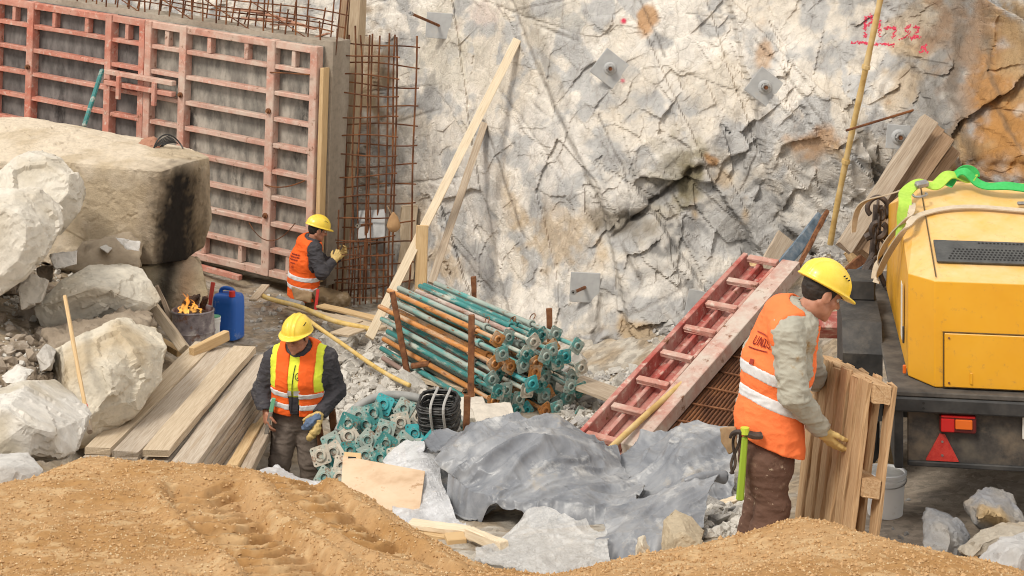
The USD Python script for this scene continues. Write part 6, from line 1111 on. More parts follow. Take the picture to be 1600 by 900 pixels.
# ------------------------------------------------------------------ people: one smooth surface per body and garment
from scipy.sparse import coo_matrix, diags
def relax(v, f, it, a=.5, b=-.53):
    e = np.vstack([f[:, [0, 1]], f[:, [1, 2]], f[:, [2, 0]]]); e = np.vstack([e, e[:, ::-1]])
    A = coo_matrix((np.ones(len(e)), (e[:, 0], e[:, 1])), (len(v), len(v))).tocsr(); A.data[:] = 1; dg = np.maximum(np.asarray(A.sum(1)).ravel(), 1); A = diags(1 / dg) @ A
    for _ in range(it):
        v = v + a * (A @ v - v); v = v + b * (A @ v - v)
    return v
class Field:
    def __init__(s, lo_, hi_, h):
        s.lo = np.asarray(lo_, float); s.h = h; s.n = np.ceil((np.asarray(hi_) - s.lo) / h).astype(int) + 1; s.a = np.full(s.n, .2, np.float32)
    def win(s, b, pad):
        i0 = np.clip(np.floor((b[0] - pad - s.lo) / s.h).astype(int), 0, s.n - 1); i1 = np.clip(np.ceil((b[1] + pad - s.lo) / s.h).astype(int) + 1, 1, s.n)
        g = [s.lo[k] + s.h * np.arange(i0[k], i1[k]) for k in range(3)]
        return tuple(slice(a, b_) for a, b_ in zip(i0, i1)), np.stack(np.meshgrid(*g, indexing='ij'), -1)
    def add(s, prim, k=.02):
        f, b = prim; w, p = s.win(b, k + 2.5 * s.h)
        if 0 in s.a[w].shape: return s
        d = f(p); a = s.a[w]; m = np.maximum(k - np.abs(a - d), 0) / max(k, 1e-6); s.a[w] = np.minimum(a, d) - m * m * k * .25; return s
    def sub(s, prim, k=.008):
        f, b = prim; w, p = s.win(b, k + 2.5 * s.h)
        if 0 in s.a[w].shape: return s
        d = -f(p); a = s.a[w]; m = np.maximum(k - np.abs(a - d), 0) / max(k, 1e-6); s.a[w] = np.maximum(a, d) + m * m * k * .25; return s
    def cut(s, fn):                              # keep where fn(p) < 0
        g = [s.lo[k] + s.h * np.arange(s.n[k]) for k in range(3)]; s.a = np.maximum(s.a, fn(np.stack(np.meshgrid(*g, indexing='ij'), -1)).astype(np.float32)); return s
    def at(s, p):
        g = [s.lo[k] + s.h * np.arange(s.n[k]) for k in range(3)]
        return RegularGridInterpolator(g, s.a, bounds_error=False, fill_value=.2)(p)
    def mesh(s, smooth=6, fold=None):
        a = s.a; S = a < 0; n = np.array(a.shape); cnt = np.zeros(n - 1, np.int8); offs = [(i, j, k) for i in (0, 1) for j in (0, 1) for k in (0, 1)]
        sl = lambda o: tuple(slice(o[q], n[q] - 1 + o[q]) for q in range(3))
        for o in offs: cnt += S[sl(o)]
        act = (cnt > 0) & (cnt < 8); idx = np.full(n - 1, -1, np.int64); C = np.argwhere(act); idx[act] = np.arange(len(C))
        val = np.stack([a[sl(o)][act] for o in offs], 1); oo = np.array(offs, float); pos = np.zeros((len(C), 3)); w = np.zeros(len(C))
        for i in range(8):
            for j in range(i + 1, 8):
                if np.abs(oo[i] - oo[j]).sum() == 1:
                    m = (val[:, i] < 0) != (val[:, j] < 0); t = val[m, i] / (val[m, i] - val[m, j]); pos[m] += oo[i] + t[:, None] * (oo[j] - oo[i]); w[m] += 1
        v = s.lo + s.h * (C + pos / w[:, None]); F = []
        for ax in range(3):
            b_, c_ = (ax + 1) % 3, (ax + 2) % 3; lo0 = [slice(1, -1)] * 3; lo0[ax] = slice(0, -1); lo1 = list(lo0); lo1[ax] = slice(1, None)
            A, B = S[tuple(lo0)], S[tuple(lo1)]
            for flip in (0, 1):
                E = np.argwhere((A & ~B) if not flip else (~A & B))
                if not len(E): continue
                E[:, b_] += 1; E[:, c_] += 1; e = lambda db, dc: idx[tuple((E - np.eye(3, dtype=int)[b_] * db - np.eye(3, dtype=int)[c_] * dc).T)]
                q = np.stack([e(1, 1), e(0, 1), e(0, 0), e(1, 0)], 1); q = q[:, ::-1] if flip else q; q = q[(q >= 0).all(1)]
                F += [q[:, [0, 1, 2]], q[:, [0, 2, 3]]]
        F = np.vstack(F); t = trimesh.Trimesh(relax(v, F, smooth) if smooth else v, F, process=False)
        if fold is not None: t.vertices = np.array(t.vertices) + np.array(t.vertex_normals) * fold(np.array(t.vertices))[:, None]
        return t
def bnd(pts, r): pts = np.array(pts); return np.array([pts.min(0) - r, pts.max(0) + r])
def cone(a, b, ra, rb):
    a, b = np.asarray(a, float), np.asarray(b, float); d = b - a; L2 = max(d @ d, 1e-9)
    def f(p): q = p - a; t = np.clip(q @ d / L2, 0, 1); return np.linalg.norm(q - t[..., None] * d, axis=-1) - (ra + t * (rb - ra))
    return f, bnd([a, b], max(ra, rb))
def ell(c, A, r):                                # A rows: axes
    c, r = np.asarray(c, float), np.asarray(r, float)
    def f(p): q = (p - c) @ A.T; k0 = np.linalg.norm(q / r, axis=-1); k1 = np.linalg.norm(q / r ** 2, axis=-1); return k0 * (k0 - 1) / np.maximum(k1, 1e-6)
    return f, bnd([c], r.max())
def scone(a, b, lat, ra, rb):                    # ra = (half width along lat, half depth)
    a, b = np.asarray(a, float), np.asarray(b, float); up = b - a; L = np.linalg.norm(up); up = up / L; lat = unit(lat - up * (lat @ up)); fw_ = np.cross(up, lat)
    def f(p):
        q = p - a; u = q @ up; t = np.clip(u / L, 0, 1); rl = ra[0] + t * (rb[0] - ra[0]); rd = ra[1] + t * (rb[1] - ra[1]); m = np.minimum(rl, rd); ex = u - np.clip(u, 0, L)
        return (np.sqrt((q @ lat / rl) ** 2 + (q @ fw_ / rd) ** 2 + (ex / m) ** 2) - 1) * m
    return f, bnd([a, b], max(*ra, *rb))
def hand_prims(w, d, n, side, sc=1.0, curl=(.3, .4, .3), spread=.06, fr=.0095, thumb=.6):
    """w wrist, d towards the fingertips, n the way the palm faces, side where the thumb sits."""
    d = unit(d); n = unit(n - d * (n @ d)); s_ = unit(side - d * (side @ d) - n * (side @ n)); out = []
    for k, x_ in enumerate((.030, .010, -.010, -.030)):
        base = w + d * (.092 - .006 * abs(k - 1)) * sc + s_ * x_ * sc; out.append((cone(w + d * .015 * sc + s_ * x_ * .6 * sc, base, .016 * sc, .0135 * sc), .012))
        L = (.040, .045, .042, .034)[k] * sc; p = base; dir_ = unit(d + s_ * spread * (1.5 - k)); a_ = 0
        for q_, (l, cu) in enumerate(zip((L, L * .62, L * .5), np.asarray(curl) * (1 + .12 * k))):
            a_ += cu; dd = dir_ * math.cos(a_) + n * math.sin(a_); e = p + dd * l; r0 = fr * (1.05 - .12 * q_) * sc; out.append((cone(p, e, r0, r0 * .9), .004)); p = e
    p0 = w + d * .025 * sc + s_ * .028 * sc + n * .006 * sc; p1 = p0 + unit(d * .7 + s_ * .7 + n * .3) * .042 * sc; p2 = p1 + unit(d + s_ * .25 + n * thumb) * .032 * sc; p3 = p2 + unit(d + n * (thumb + .3)) * .026 * sc
    out += [(cone(p0, p1, .016 * sc, .0125 * sc), .012), (cone(p1, p2, .0115 * sc, .0105 * sc), .004), (cone(p2, p3, .0105 * sc, .009 * sc), .004)]
    return out
def head_frame(f): f = unit(f); l = unit(np.cross([0, 0, 1], f)); return np.stack([f, l, np.cross(f, l)])      # forward, left, up rows
def folds(amp, sc, seed, dirn=(1, 1, 1)):
    def g(v): q = v * sc * np.asarray(dirn); w = q + .9 * np.column_stack([meshkit.fbm(q * .6 + k, 2, seed + k) for k in (0, 3, 6)]); r1 = 1 - np.abs(2 * meshkit.noise(w, seed) - 1); r2 = 1 - np.abs(2 * meshkit.noise(w * 2.2, seed + 1) - 1); return amp * (1.2 * (r1 ** 1.5 - .4) + .6 * (r2 ** 2 - .35))
    return g
def fabric(name, c, rough=.9, dirt=None, weave=260., wr=18., amt=.12, b=.5):
    return mottled(name, [(.3, tuple(np.array(c) * (1 - amt))), (.55, c), (.75, tuple(np.minimum(np.array(c) * (1 + amt), .95)))], 9.0, rough, b, wr, .012, 5.0, spec=.15, dirt=dirt)
M_skin = mottled('tanned_skin', [(.3, (.30, .125, .075)), (.55, (.40, .185, .115)), (.75, (.44, .215, .14))], 16, .55, .2, 120, .002, spec=.4)
M_hair = mottled('dark_hair', [(.012, .009, .008), (.035, .026, .02)], 30, .6, .5, 120, .003)
M_orange = fabric('orange_vest_cloth', (.80, .125, .022), .75, [((.62, .10, .03), .56, .72, 3.0)], amt=.10)
M_orange2 = fabric('faded_orange_vest_cloth', (.84, .19, .06), .75, amt=.08)
M_lemon = fabric('yellow_vest_cloth', (.66, .72, .06), .75, amt=.07)
M_refl = mottled('reflective_band', [(.52, .52, .53), (.70, .70, .70)], 14, .45, .3, 40, .004, dirt=[((.46, .40, .36), .56, .7, 6.0)])
M_sweat = fabric('grey_sweater', (.36, .345, .285), .95, [((.27, .17, .07), .60, .70, 4.5)])
M_jack = fabric('charcoal_jacket', (.055, .052, .058), .85, [((.15, .135, .125), .56, .72, 4.0)])
M_trou = fabric('brown_trousers', (.125, .07, .05), .92, [((.26, .175, .12), .55, .70, 5.0), ((.36, .28, .2), .63, .67, 22.0)])
M_trou2 = fabric('grey_work_trousers', (.15, .12, .10), .92, [((.24, .20, .17), .55, .72, 5.0)])
M_trou3 = fabric('olive_work_trousers', (.15, .105, .06), .92, [((.27, .21, .15), .52, .7, 5.0)])
M_helm = mottled('yellow_helmet', [(.3, (.70, .47, .035)), (.6, (.78, .57, .07)), (.8, (.78, .62, .17))], 5, .32, .05, 60, .001, dirt=[((.55, .40, .14), .60, .72, 9.0)], spec=.5)
M_glove = fabric('yellow_leather_glove', (.58, .42, .17), .8, [((.34, .22, .09), .55, .7, 16.0)]); M_glove2 = fabric('dark_grey_glove', (.06, .065, .065), .8); M_boot = mottled('muddy_boot', [(.03, .025, .02), (.14, .11, .08)], 9, .8, .4, 50, .004)
M_bluegl = fabric('blue_glove_cloth', (.11, .155, .24), .85); M_leather = mottled('tan_leather', [(.24, .15, .08), (.36, .25, .14)], 12, .7, .3, 60, .003)
M_eye = plain('eye_white', (.55, .5, .46), .3); M_iris = plain('dark_iris', (.02, .012, .01), .2); M_blkp = plain('black_print', (.02, .02, .022), .7); M_redp2 = plain('dark_red_print', (.30, .03, .015), .8)
def human(name, label, D):
    """D: joints in the world and what is worn."""
    f, lat = unit(D['f']), unit(np.cross([0, 0, 1.0], D['f'])); J = D; sc = D.get('s', 1.0)
    o = thing(name, label, 'person', D['base']); H = head_frame(J['hf']); hc = J['head']; hp = lambda a, b, c: hc + (H[0] * a + H[1] * b + H[2] * c) * sc * D.get('hs', 1)
    k_ = sc * D.get('hs', 1); allp = np.array([J[q] for q in J if isinstance(J[q], np.ndarray) and J[q].shape == (3,) and q not in ('f', 'hf', 'footR', 'footL')])
    lo_, hi_ = allp.min(0) - .30, allp.max(0) + .30
    torso = lambda e: [(scone(J['pelvis'], J['waist'], lat, (.165 * sc + e, .115 * sc + e), (.15 * sc + e, .11 * sc + e)), .05), (scone(J['waist'], J['chest'], lat, (.15 * sc + e, .11 * sc + e), (.175 * sc + e, .13 * sc + e)), .05), (scone(J['chest'], J['upper'], lat, (.175 * sc + e, .13 * sc + e), (.150 * sc + e, .095 * sc + e)), .05)]
    sh_ = lambda e: [(cone(J['upper'], J['shR'], .075 * sc + e, .058 * sc + e), .05), (cone(J['upper'], J['shL'], .075 * sc + e, .058 * sc + e), .05)]
    arm = lambda q, e, e2=None: [(cone(J['sh' + q], J['el' + q], .056 * sc + e, .043 * sc + e), .03), (cone(J['el' + q], J['wr' + q], .043 * sc + e, .029 * sc + (e if e2 is None else e2)), .03)]
    leg = lambda q, e, e2: [(cone(J['hip' + q], J['kn' + q], .088 * sc + e, .056 * sc + e), .03), (cone(J['kn' + q], J['an' + q], .056 * sc + e, .042 * sc + e2), .03)]
    B = Field(lo_, hi_, .0065)
    for pr, k in torso(-.012) + sh_(-.01) + arm('R', -.004) + arm('L', -.004) + leg('R', 0, 0) + leg('L', 0, 0): B.add(pr, k)
    B.add(cone(J['upper'], hp(-.02, 0, -.07), .062 * sc, .056 * sc), .03)
    HP = [(ell(hp(-.012, 0, .03), H, np.array([.097, .077, .10]) * k_), .01), (ell(hp(.025, 0, -.055), H, np.array([.068, .06, .062]) * k_), .03), (cone(hp(.078, 0, -.098), hp(.07, 0, -.09), .02 * k_, .03 * k_), .02), (cone(hp(.03, .045, -.07), hp(-.02, .06, -.045), .022 * k_, .02 * k_), .02), (cone(hp(.03, -.045, -.07), hp(-.02, -.06, -.045), .022 * k_, .02 * k_), .02),
          (cone(hp(.080, .034, .032), hp(.088, -.0, .030), .014 * k_, .014 * k_), .01), (cone(hp(.080, -.034, .032), hp(.088, 0, .030), .014 * k_, .014 * k_), .01), (cone(hp(.062, .042, -.022), hp(.05, .05, -.02), .024 * k_, .024 * k_), .02), (cone(hp(.062, -.042, -.022), hp(.05, -.05, -.02), .024 * k_, .024 * k_), .02)]
    for pr, k in HP: B.add(pr, k)
    for sgn in (-1, 1): B.sub((lambda c_: ell(c_, H, np.array([.016, .019, .012]) * k_))(hp(.094, .032 * sgn, .010)), .01)
    for pr, k in ((cone(hp(.090, 0, .022), hp(.116, 0, -.020), .009 * k_, .0135 * k_), .010), (cone(hp(.10, .012, -.024), hp(.10, -.012, -.024), .0095 * k_, .0095 * k_), .006), (cone(hp(.083, .020, -.057), hp(.091, 0, -.054), .007 * k_, .0085 * k_), .005), (cone(hp(.083, -.020, -.057), hp(.091, 0, -.054), .007 * k_, .0085 * k_), .005), (cone(hp(.080, .017, -.068), hp(.088, -.0, -.069), .007 * k_, .0085 * k_), .005), (cone(hp(.080, -.017, -.068), hp(.088, 0, -.069), .007 * k_, .0085 * k_), .005)): B.add(pr, k)
    for sgn in (-1, 1):
        B.add(ell(hp(-.008, .079 * sgn, -.004), H, np.array([.026, .011, .036]) * k_), .006); B.sub(ell(hp(.0, .091 * sgn, -.002), H, np.array([.013, .007, .02]) * k_), .004)
    hands = {}
    for q in 'RL':
        hd = D['hand' + q]; hands[q] = hand_prims(J['wr' + q], hd['d'], hd['n'], hd['s'], sc * 1.02, hd.get('curl', (.3, .4, .3)), hd.get('spread', .06), thumb=hd.get('thumb', .6))
        for pr, k in hands[q]: B.add(pr, k)
    for q in 'RL':
        fd = unit(D['foot' + q]); B.add(cone(J['an' + q], J['an' + q] + fd * .15 * sc - np.array([0, 0, .045]), .04, .035), .03)
    body = put('body', B.mesh(4), M_skin, o, smooth=True)
    for sgn in (-1, 1):
        m = trimesh.creation.icosphere(2, .0115 * k_); e_ = put('eye', (np.array(m.vertices) + hp(.079, .032 * sgn, .0095), m.faces), M_eye, body, smooth=True)
        put('eyebrow', tube(smooth_path([hp(.094, .018 * sgn, .030), hp(.096, .033 * sgn, .035), hp(.084, .050 * sgn, .029)], 8), .0045 * k_, 6), M_hair, body)
        m = trimesh.creation.icosphere(1, .0062 * k_); put('iris', (np.array(m.vertices) + hp(.0875, .031 * sgn, .008), m.faces), M_iris, body, smooth=True) 
    # hair under the helmet
    Hf = Field(hc - .2, hc + .2, .006); Hf.add(ell(hp(-.016, 0, .030), H, np.array([.101, .083, .104]) * k_), .01)
    Hf.cut(lambda p: np.maximum(((p - hc) @ H[0]) - (.030 + .35 * ((p - hc) @ H[2])) * k_, -((p - hc) @ H[2]) - .035 * k_ - .45 * np.maximum(-((p - hc) @ H[0]), 0)))
    put('hair', Hf.mesh(2, folds(.003, 60, 5)), M_hair, o, smooth=True)
    # helmet: dome, ridges, brim and peak
    E_ = Field(hc - .28, hc + .28, .005); up0 = .055
    E_.add(ell(hp(-.008, 0, up0), H, np.array([.138, .115, .118]) * k_), .01); E_.add(ell(hp(-.008, 0, up0 + .005), H, np.array([.144, .020, .122]) * k_), .012)
    for sgn in (-1, 1): E_.add(ell(hp(-.008, .035 * sgn, up0 + .003), H, np.array([.139, .010, .117]) * k_), .010)
    E_.cut(lambda p: -((p - hc) @ H[2]) + (up0 - .012) * k_ - .10 * ((p - hc) @ H[0]) * 0)
    E_.add(ell(hp(.008, 0, up0 - .012), H, np.array([.166, .130, .011]) * k_), .012); E_.add(ell(hp(.085, 0, up0 - .018), H, np.array([.098, .095, .011]) * k_), .014)
    E_.sub(ell(hp(-.008, 0, up0 - .012), H, np.array([.125, .102, .10]) * k_), .004)
    he = put('helmet', E_.mesh(3), M_helm, o, smooth=True)
    for i in range(3):
        for sgn in (-1, 1): put('vent', tube([hp(.02 + .016 * i, .088 * sgn, up0 + .072 - .004 * i), hp(.02 + .016 * i, .098 * sgn, up0 + .078 - .004 * i)], .0035, 6), M_dark, he)
    # trousers
    T_ = Field(lo_, hi_, .008)
    T_.add(scone(J['pelvis'] - np.array([0, 0, .03]) * D.get('dz', 1), J['waist'], lat, (.175 * sc, .125 * sc), (.155 * sc, .117 * sc)), .04)
    for q in 'RL':
        for pr, k in leg(q, D.get('te', .022), D.get('ta', .032)): T_.add(pr, k)
    T_.cut(lambda p: (p - J['waist']) @ unit(J['waist'] - J['pelvis']) - .02)
    put('trousers', T_.mesh(4, folds(.007, 11, 9, D.get('tfold', (1, 1, 2)))), D['trou'], o, smooth=True)
    for q in 'RL':
        S_ = Field(J['an' + q] - .3, J['an' + q] + .3, .007); fd = unit(D['foot' + q]); bz = J['an' + q] - np.array([0, 0, .045]); dn = np.array([0, 0, -1.0]) if 'soled' not in D else D['soled']
        S_.add(cone(J['an' + q] + np.array([0, 0, .06]) - fd * .01, J['an' + q] - fd * .02, .052, .05), .03).add(cone(bz - fd * .04, bz + fd * .16, .044, .040), .03)
        put('boot', S_.mesh(3), M_boot, o, smooth=True)
    # upper clothing
    U_ = Field(lo_, hi_, .0075); e = D['je']
    for pr, k in torso(e) + sh_(e * .9): U_.add(pr, k)
    for q in 'RL':
        for pr, k in arm(q, e * 1.1, e * .75): U_.add(pr, k)
        U_.add(cone(J['wr' + q] - unit(J['wr' + q] - J['el' + q]) * .035, J['wr' + q] - unit(J['wr' + q] - J['el' + q]) * .008, .040 * sc, .041 * sc), .01)
        U_.sub(cone(J['wr' + q] + unit(J['wr' + q] - J['el' + q]) * .012, J['wr' + q] + unit(J['wr' + q] - J['el' + q]) * .2, .05, .09), .004)
    ndir = unit(hp(-.02, 0, -.07) - J['upper']); U_.add(cone(J['upper'] + ndir * .02, J['upper'] + ndir * D.get('collar', .085), .074 * sc, .068 * sc), .02); U_.sub(cone(J['upper'] + ndir * D.get('collar', .085), J['upper'] + ndir * .25, .060 * sc, .07 * sc), .006)
    sp_d = unit(J['upper'] - J['pelvis']); U_.cut(lambda p: -((p - J['pelvis']) @ sp_d + D.get('bt', 0) * ((p - J['pelvis']) @ f)) - D['hem'] + .01)
    put(D['jname'], U_.mesh(4, folds(D.get('jf', .007), 12, 19, (1, 1, 1.7))), D['jack'], o, smooth=True)
    # vest: its own layer over the torso
    def vest_field(ex, h=.0065):
        V_ = Field(lo_, hi_, h); 
        for pr, k in torso(e + ex) + sh_(e + ex): V_.add(pr, k)
        V_.add(scone(J['pelvis'] - sp_d * D['hem'] * .6, J['waist'], lat, (.178 * sc + e + ex, .135 * sc + e + ex), (.16 * sc + e + ex, .122 * sc + e + ex)), .05)
        for q in 'RL':
            ad_ = unit(J['el' + q] - J['sh' + q]); sgn = 1 if q == 'L' else -1
            c0 = J['sh' + q] + lat * sgn * .012; V_.cut(lambda p, c0=c0, sgn=sgn: np.maximum((p - c0) @ (lat * sgn) - .0, -10.0))
        V_.sub(cone(J['upper'] + ndir * .035, J['upper'] + ndir * .3, D.get('vneck', .078) * sc, .16), .006)
        V_.cut(lambda p: -((p - J['pelvis']) @ sp_d + D.get('bt', 0) * ((p - J['pelvis']) @ f)) - D['hem']); return V_
    fo = folds(.006, 9, 29, (1, 1, 1.4))
    for nm, ex, m_, keep in D['vest']:
        V_ = vest_field(ex); keep and V_.cut(lambda p: keep((p - J['chest']) @ lat, (p - J['chest']) @ f, (p - J['pelvis']) @ sp_d))
        v_ = put(nm, V_.mesh(4, fo), m_, o, smooth=True)
    V0 = vest_field(D['vest'][-1][1] + .004); bandkeep = D['vest'][-1][3]; a0 = V0.a.copy()
    for z_, w_ in D['bands']:
        V0.a = a0.copy(); V0.cut(lambda p: np.abs((p - J['pelvis']) @ sp_d + D.get('bt', 0) * ((p - J['pelvis']) @ f) - z_) - w_ / 2)
        if bandkeep: V0.cut(lambda p: bandkeep((p - J['chest']) @ lat, (p - J['chest']) @ f, (p - J['pelvis']) @ sp_d))
        put('reflective_band', V0.mesh(2, fo), M_refl, v_, smooth=True)
    V0.a = a0
    for q in 'RL':
        gl = D.get('glove' + q)
        if gl is not None:
            Gv = Field(J['wr' + q] - .26, J['wr' + q] + .26, .0045)
            for pr, k in hand_prims(J['wr' + q], D['hand' + q]['d'], D['hand' + q]['n'], D['hand' + q]['s'], sc * 1.06, D['hand' + q].get('curl', (.3, .4, .3)), D['hand' + q].get('spread', .06), .0125, D['hand' + q].get('thumb', .6)): Gv.add(pr, k)
            ad_ = unit(J['wr' + q] - J['el' + q]); Gv.add(cone(J['wr' + q] - ad_ * .03, J['wr' + q] + ad_ * .03, .043, .036), .02)
            put('glove', Gv.mesh(3, folds(.002, 40, 33)), gl, o, smooth=True)
    return o, V0, v_, lat, sp_d
def print_on(V0, tris, origin, xd, yd, into, parent, name, m, lift=.004):
    """Lays flat lettering (mesh in its own xy) on a garment by walking each vertex along `into` to the cloth."""
    v = np.array(tris[0]); p = origin + np.outer(v[:, 0], xd) + np.outer(v[:, 1], yd) - into * .25
    for _ in range(40): p = p + into * np.clip(V0.at(p), -.05, .05)[:, None] * .7
    return put(name, (p - into * (lift + .004), tris[1]), m, parent)
def fine(m, L):
    t = trimesh.Trimesh(m.vertices, m.faces); v, f = trimesh.remesh.subdivide_to_size(t.vertices, t.faces, L); return v, f
# ---- the worker with the pallet
D = dict(base=P(1190, 905, 9.0), f=np.array([.88, .47, 0]), hf=np.array([.82, .26, -.50]), s=1.03, hs=1.04, head=P(1283, 459, 9.02), upper=P(1236, 503, 9.04), chest=P(1214, 568, 9.05), waist=P(1198, 650, 9.06), pelvis=P(1197, 712, 9.06),
         shR=P(1230, 522, 8.86), elR=P(1240, 615, 8.78), wrR=P(1284, 672, 8.93), shL=P(1250, 508, 9.24), elL=P(1268, 585, 9.42), wrL=P(1276, 597, 9.62), hipR=P(1194, 722, 8.97), hipL=P(1200, 722, 9.15), knR=P(1207, 790, 8.95), knL=P(1190, 785, 9.22), anR=P(1186, 884, 8.95), anL=P(1168, 880, 9.28), footR=np.array([.9, .2, 0]), footL=np.array([.9, .3, 0]),
         handR=dict(d=np.array([.55, .26, -.70]), n=np.array([.62, .50, .30]), s=np.array([.5, -.1, .8]), curl=(.10, .22, .20), spread=.17, thumb=.2), handL=dict(d=np.array([.6, .7, .15]), n=np.array([.5, -.7, -.2]), s=np.array([0, .1, 1]), curl=(.5, .6, .4)), gloveR=M_glove, gloveL=M_glove2,
         trou=M_trou, te=.030, ta=.055, je=.026, jname='sweater', jack=M_sweat, jf=.011, hem=-.075, bt=.22, vest=[('vest', .014, M_orange2, None)], bands=[(.315, .062), (.445, .062)], collar=.095, vneck=.088)
o, V0, v_, lat, sp_d = human('person', 'large worker in orange vest, grey sweater and brown trousers holding the wooden pallet', D)
back = D['f'] / np.linalg.norm(D['f']); bx_ = -unit(np.cross([0, 0, 1.0], back)); tm = meshkit.text_mesh('UNIS', .042, .001, True)
org = D['upper'] - sp_d * .105 - bx_ * .055 - back * .05
print_on(V0, fine(tm, .01), org, bx_, sp_d, unit(back * .9 + .3 * -bx_ * 0), v_, 'printed_letters', M_redp2)
for i, (w_, dy) in enumerate(((.13, .062), (.14, -.02), (.03, -.085))): print_on(V0, fine(trimesh.creation.box((w_, .006 if i < 2 else .03, .001)), .012), org + bx_ * .06 + sp_d * dy, bx_, sp_d, back, v_, 'printed_line', M_redp2)
# hammer, holder and pouch on his belt
hm = thing('hammer', 'claw hammer with a lime green handle hanging on the worker\'s belt', 'hammer', P(1160, 690, 8.86))
R_, L_ = frame(P(1164, 682, 8.84), P(1156, 782, 8.86), (0, -1, 0)); vv, f_ = bar_local(L_, .040, .026, .009, 4, 0); vv[:, 1] *= .8 + .25 * np.clip(vv[:, 0] / L_, 0, 1); put('handle', (vv @ R_.T + P(1164, 682, 8.84), f_), plain('lime_handle', (.27, .40, .035), .45), hm, smooth=30)
put('head', tube(smooth_path([P(1190, 680, 8.84), P(1176, 680, 8.83), P(1162, 676, 8.83), P(1150, 675, 8.84), P(1141, 684, 8.86)], 16), np.r_[np.full(6, .020), np.linspace(.018, .008, 10)], 8), M_chain, hm, smooth=40); put('eye_cap', tube([P(1164, 668, 8.83), P(1164, 678, 8.83)], .024, 10), plain('lime_cap', (.45, .55, .05), .4), hm)
ph = thing('tool_pouch', 'tan leather pouch on the belt behind the hammer', 'pouch', P(1138, 690, 8.98)); put('bag', hull_rock(np.array([P(*q) for q in ((1124, 668, 8.97), (1150, 666, 8.97), (1152, 700, 8.95), (1140, 712, 8.96), (1126, 690, 8.97), (1124, 668, 9.07), (1150, 666, 9.07), (1150, 700, 9.05))]), .012, 4, .003, .1), M_leather, ph, smooth=True, col=None)
pl_ = thing('pliers', 'black pincers hanging beside the hammer', 'pliers', P(1146, 720, 8.9)); 
for dx in (0, 6): put('jaw', tube(smooth_path([P(1150 + dx, 676, 8.88), P(1146 + dx, 700, 8.88), P(1149 - dx, 722, 8.88), P(1141 + dx * .8, 740, 8.88)], 14), .008, 6), M_chain, pl_)
# ---- the worker standing by the planks
keepV = lambda l, f_, u: np.maximum(np.maximum(.062 + .05 * np.clip((u - .33) / .2, -1, 1) * 0 - np.abs(l - .0), np.abs(l) - .152), -f_ * 10 - 1.2) if False else np.where(f_ > .0, .058 - np.abs(l) + .10 * np.clip(.26 - u, 0, .2) * -1 * 0, -1.0)
keepO = lambda l, f_, u: np.maximum(np.where(f_ > 0, .046 - .10 * np.clip(.16 - u, 0, .2) - np.abs(l), -.05), np.where(u > .28, np.abs(l) - .162, -.05))
D2 = dict(base=P(460, 790, 14.0), f=np.array([-.16, -.987, 0]), hf=np.array([-.30, -.92, -.16]), s=1.05, hs=1.02, head=P(464, 526, 13.88), upper=P(469, 556, 14.0), chest=P(468, 588, 13.98), waist=P(465, 622, 14.02), pelvis=P(463, 648, 14.05),
          shR=P(431, 562, 14.02), elR=P(411, 612, 14.06), wrR=P(415, 642, 13.9), shL=P(508, 562, 14.02), elL=P(523, 610, 14.06), wrL=P(500, 646, 13.86), hipR=P(449, 654, 14.05), hipL=P(479, 654, 14.06), knR=P(437, 722, 13.95), knL=P(484, 720, 14.0), anR=P(431, 788, 14.05), anL=P(488, 788, 14.05), footR=np.array([-.3, -.95, 0]), footL=np.array([.2, -.97, 0]),
          handR=dict(d=np.array([.12, -.25, -.95]), n=np.array([.8, .5, .1]), s=np.array([.5, -.8, 0]), curl=(.35, .45, .35)), handL=dict(d=np.array([-.45, -.4, -.75]), n=np.array([-.6, .6, -.1]), s=np.array([-.4, -.7, .4]), curl=(.7, .8, .5)), gloveL=M_glove,
          trou=M_trou2, te=.028, ta=.045, je=.040, jname='jacket', jack=M_jack, jf=.010, hem=-.07, vest=[('yellow_vest', .012, M_lemon, lambda l, f_, u: .175 - u), ('orange_vest', .022, M_orange, keepO)], bands=[(.15, .045), (.25, .045)], collar=.10, vneck=.082)
o, V0, v_, lat, sp_d = human('person', 'worker in orange over yellow vest and dark jacket standing beside the plank stack', D2)
fw2 = unit(D2['f']); xd = unit(np.cross(fw2, [0, 0, 1])) * -1; xd = xd if xd[0] > 0 else -xd; ye = stage.GetPrimAtPath(str(o.GetPath()) + '/yellow_vest')
zp = D2['chest'] + sp_d * .085
rg = trimesh.creation.annulus(.026, .031, .001, sections=28); c_ = zp + xd * .045 - sp_d * .03 + fw2 * .1
Vy = V0; Vy.a = V0.a + .012
print_on(Vy, fine(rg, .01), c_, xd, sp_d, -fw2, ye, 'printed_ring', M_blkp); print_on(Vy, fine(trimesh.creation.extrude_polygon(__import__('shapely').Polygon([(-.012, -.016), (.004, -.018), (.002, -.004), (.014, .004), (.002, .016), (-.010, .010), (-.002, .002)]), .001, engine='earcut'), .008), c_, xd, sp_d, -fw2, ye, 'printed_figure', M_blkp)
print_on(Vy, fine(trimesh.creation.box((.007, .40, .001)), .02), D2['chest'] - sp_d * .06 + fw2 * .1, xd, sp_d, -fw2, ye, 'zip', M_blkp)
for dx in (-.035, .04): print_on(Vy, fine(trimesh.creation.box((.055, .045, .001)), .015), D2['chest'] - sp_d * .09 + xd * dx + fw2 * .1, xd, sp_d, -fw2, ye, 'grey_patch', M_refl)
print_on(Vy, fine(trimesh.creation.box((.11, .15, .001)), .015), D2['chest'] - sp_d * .20 + fw2 * .1, xd, sp_d, -fw2, ye, 'jacket_front', M_jack, .001)
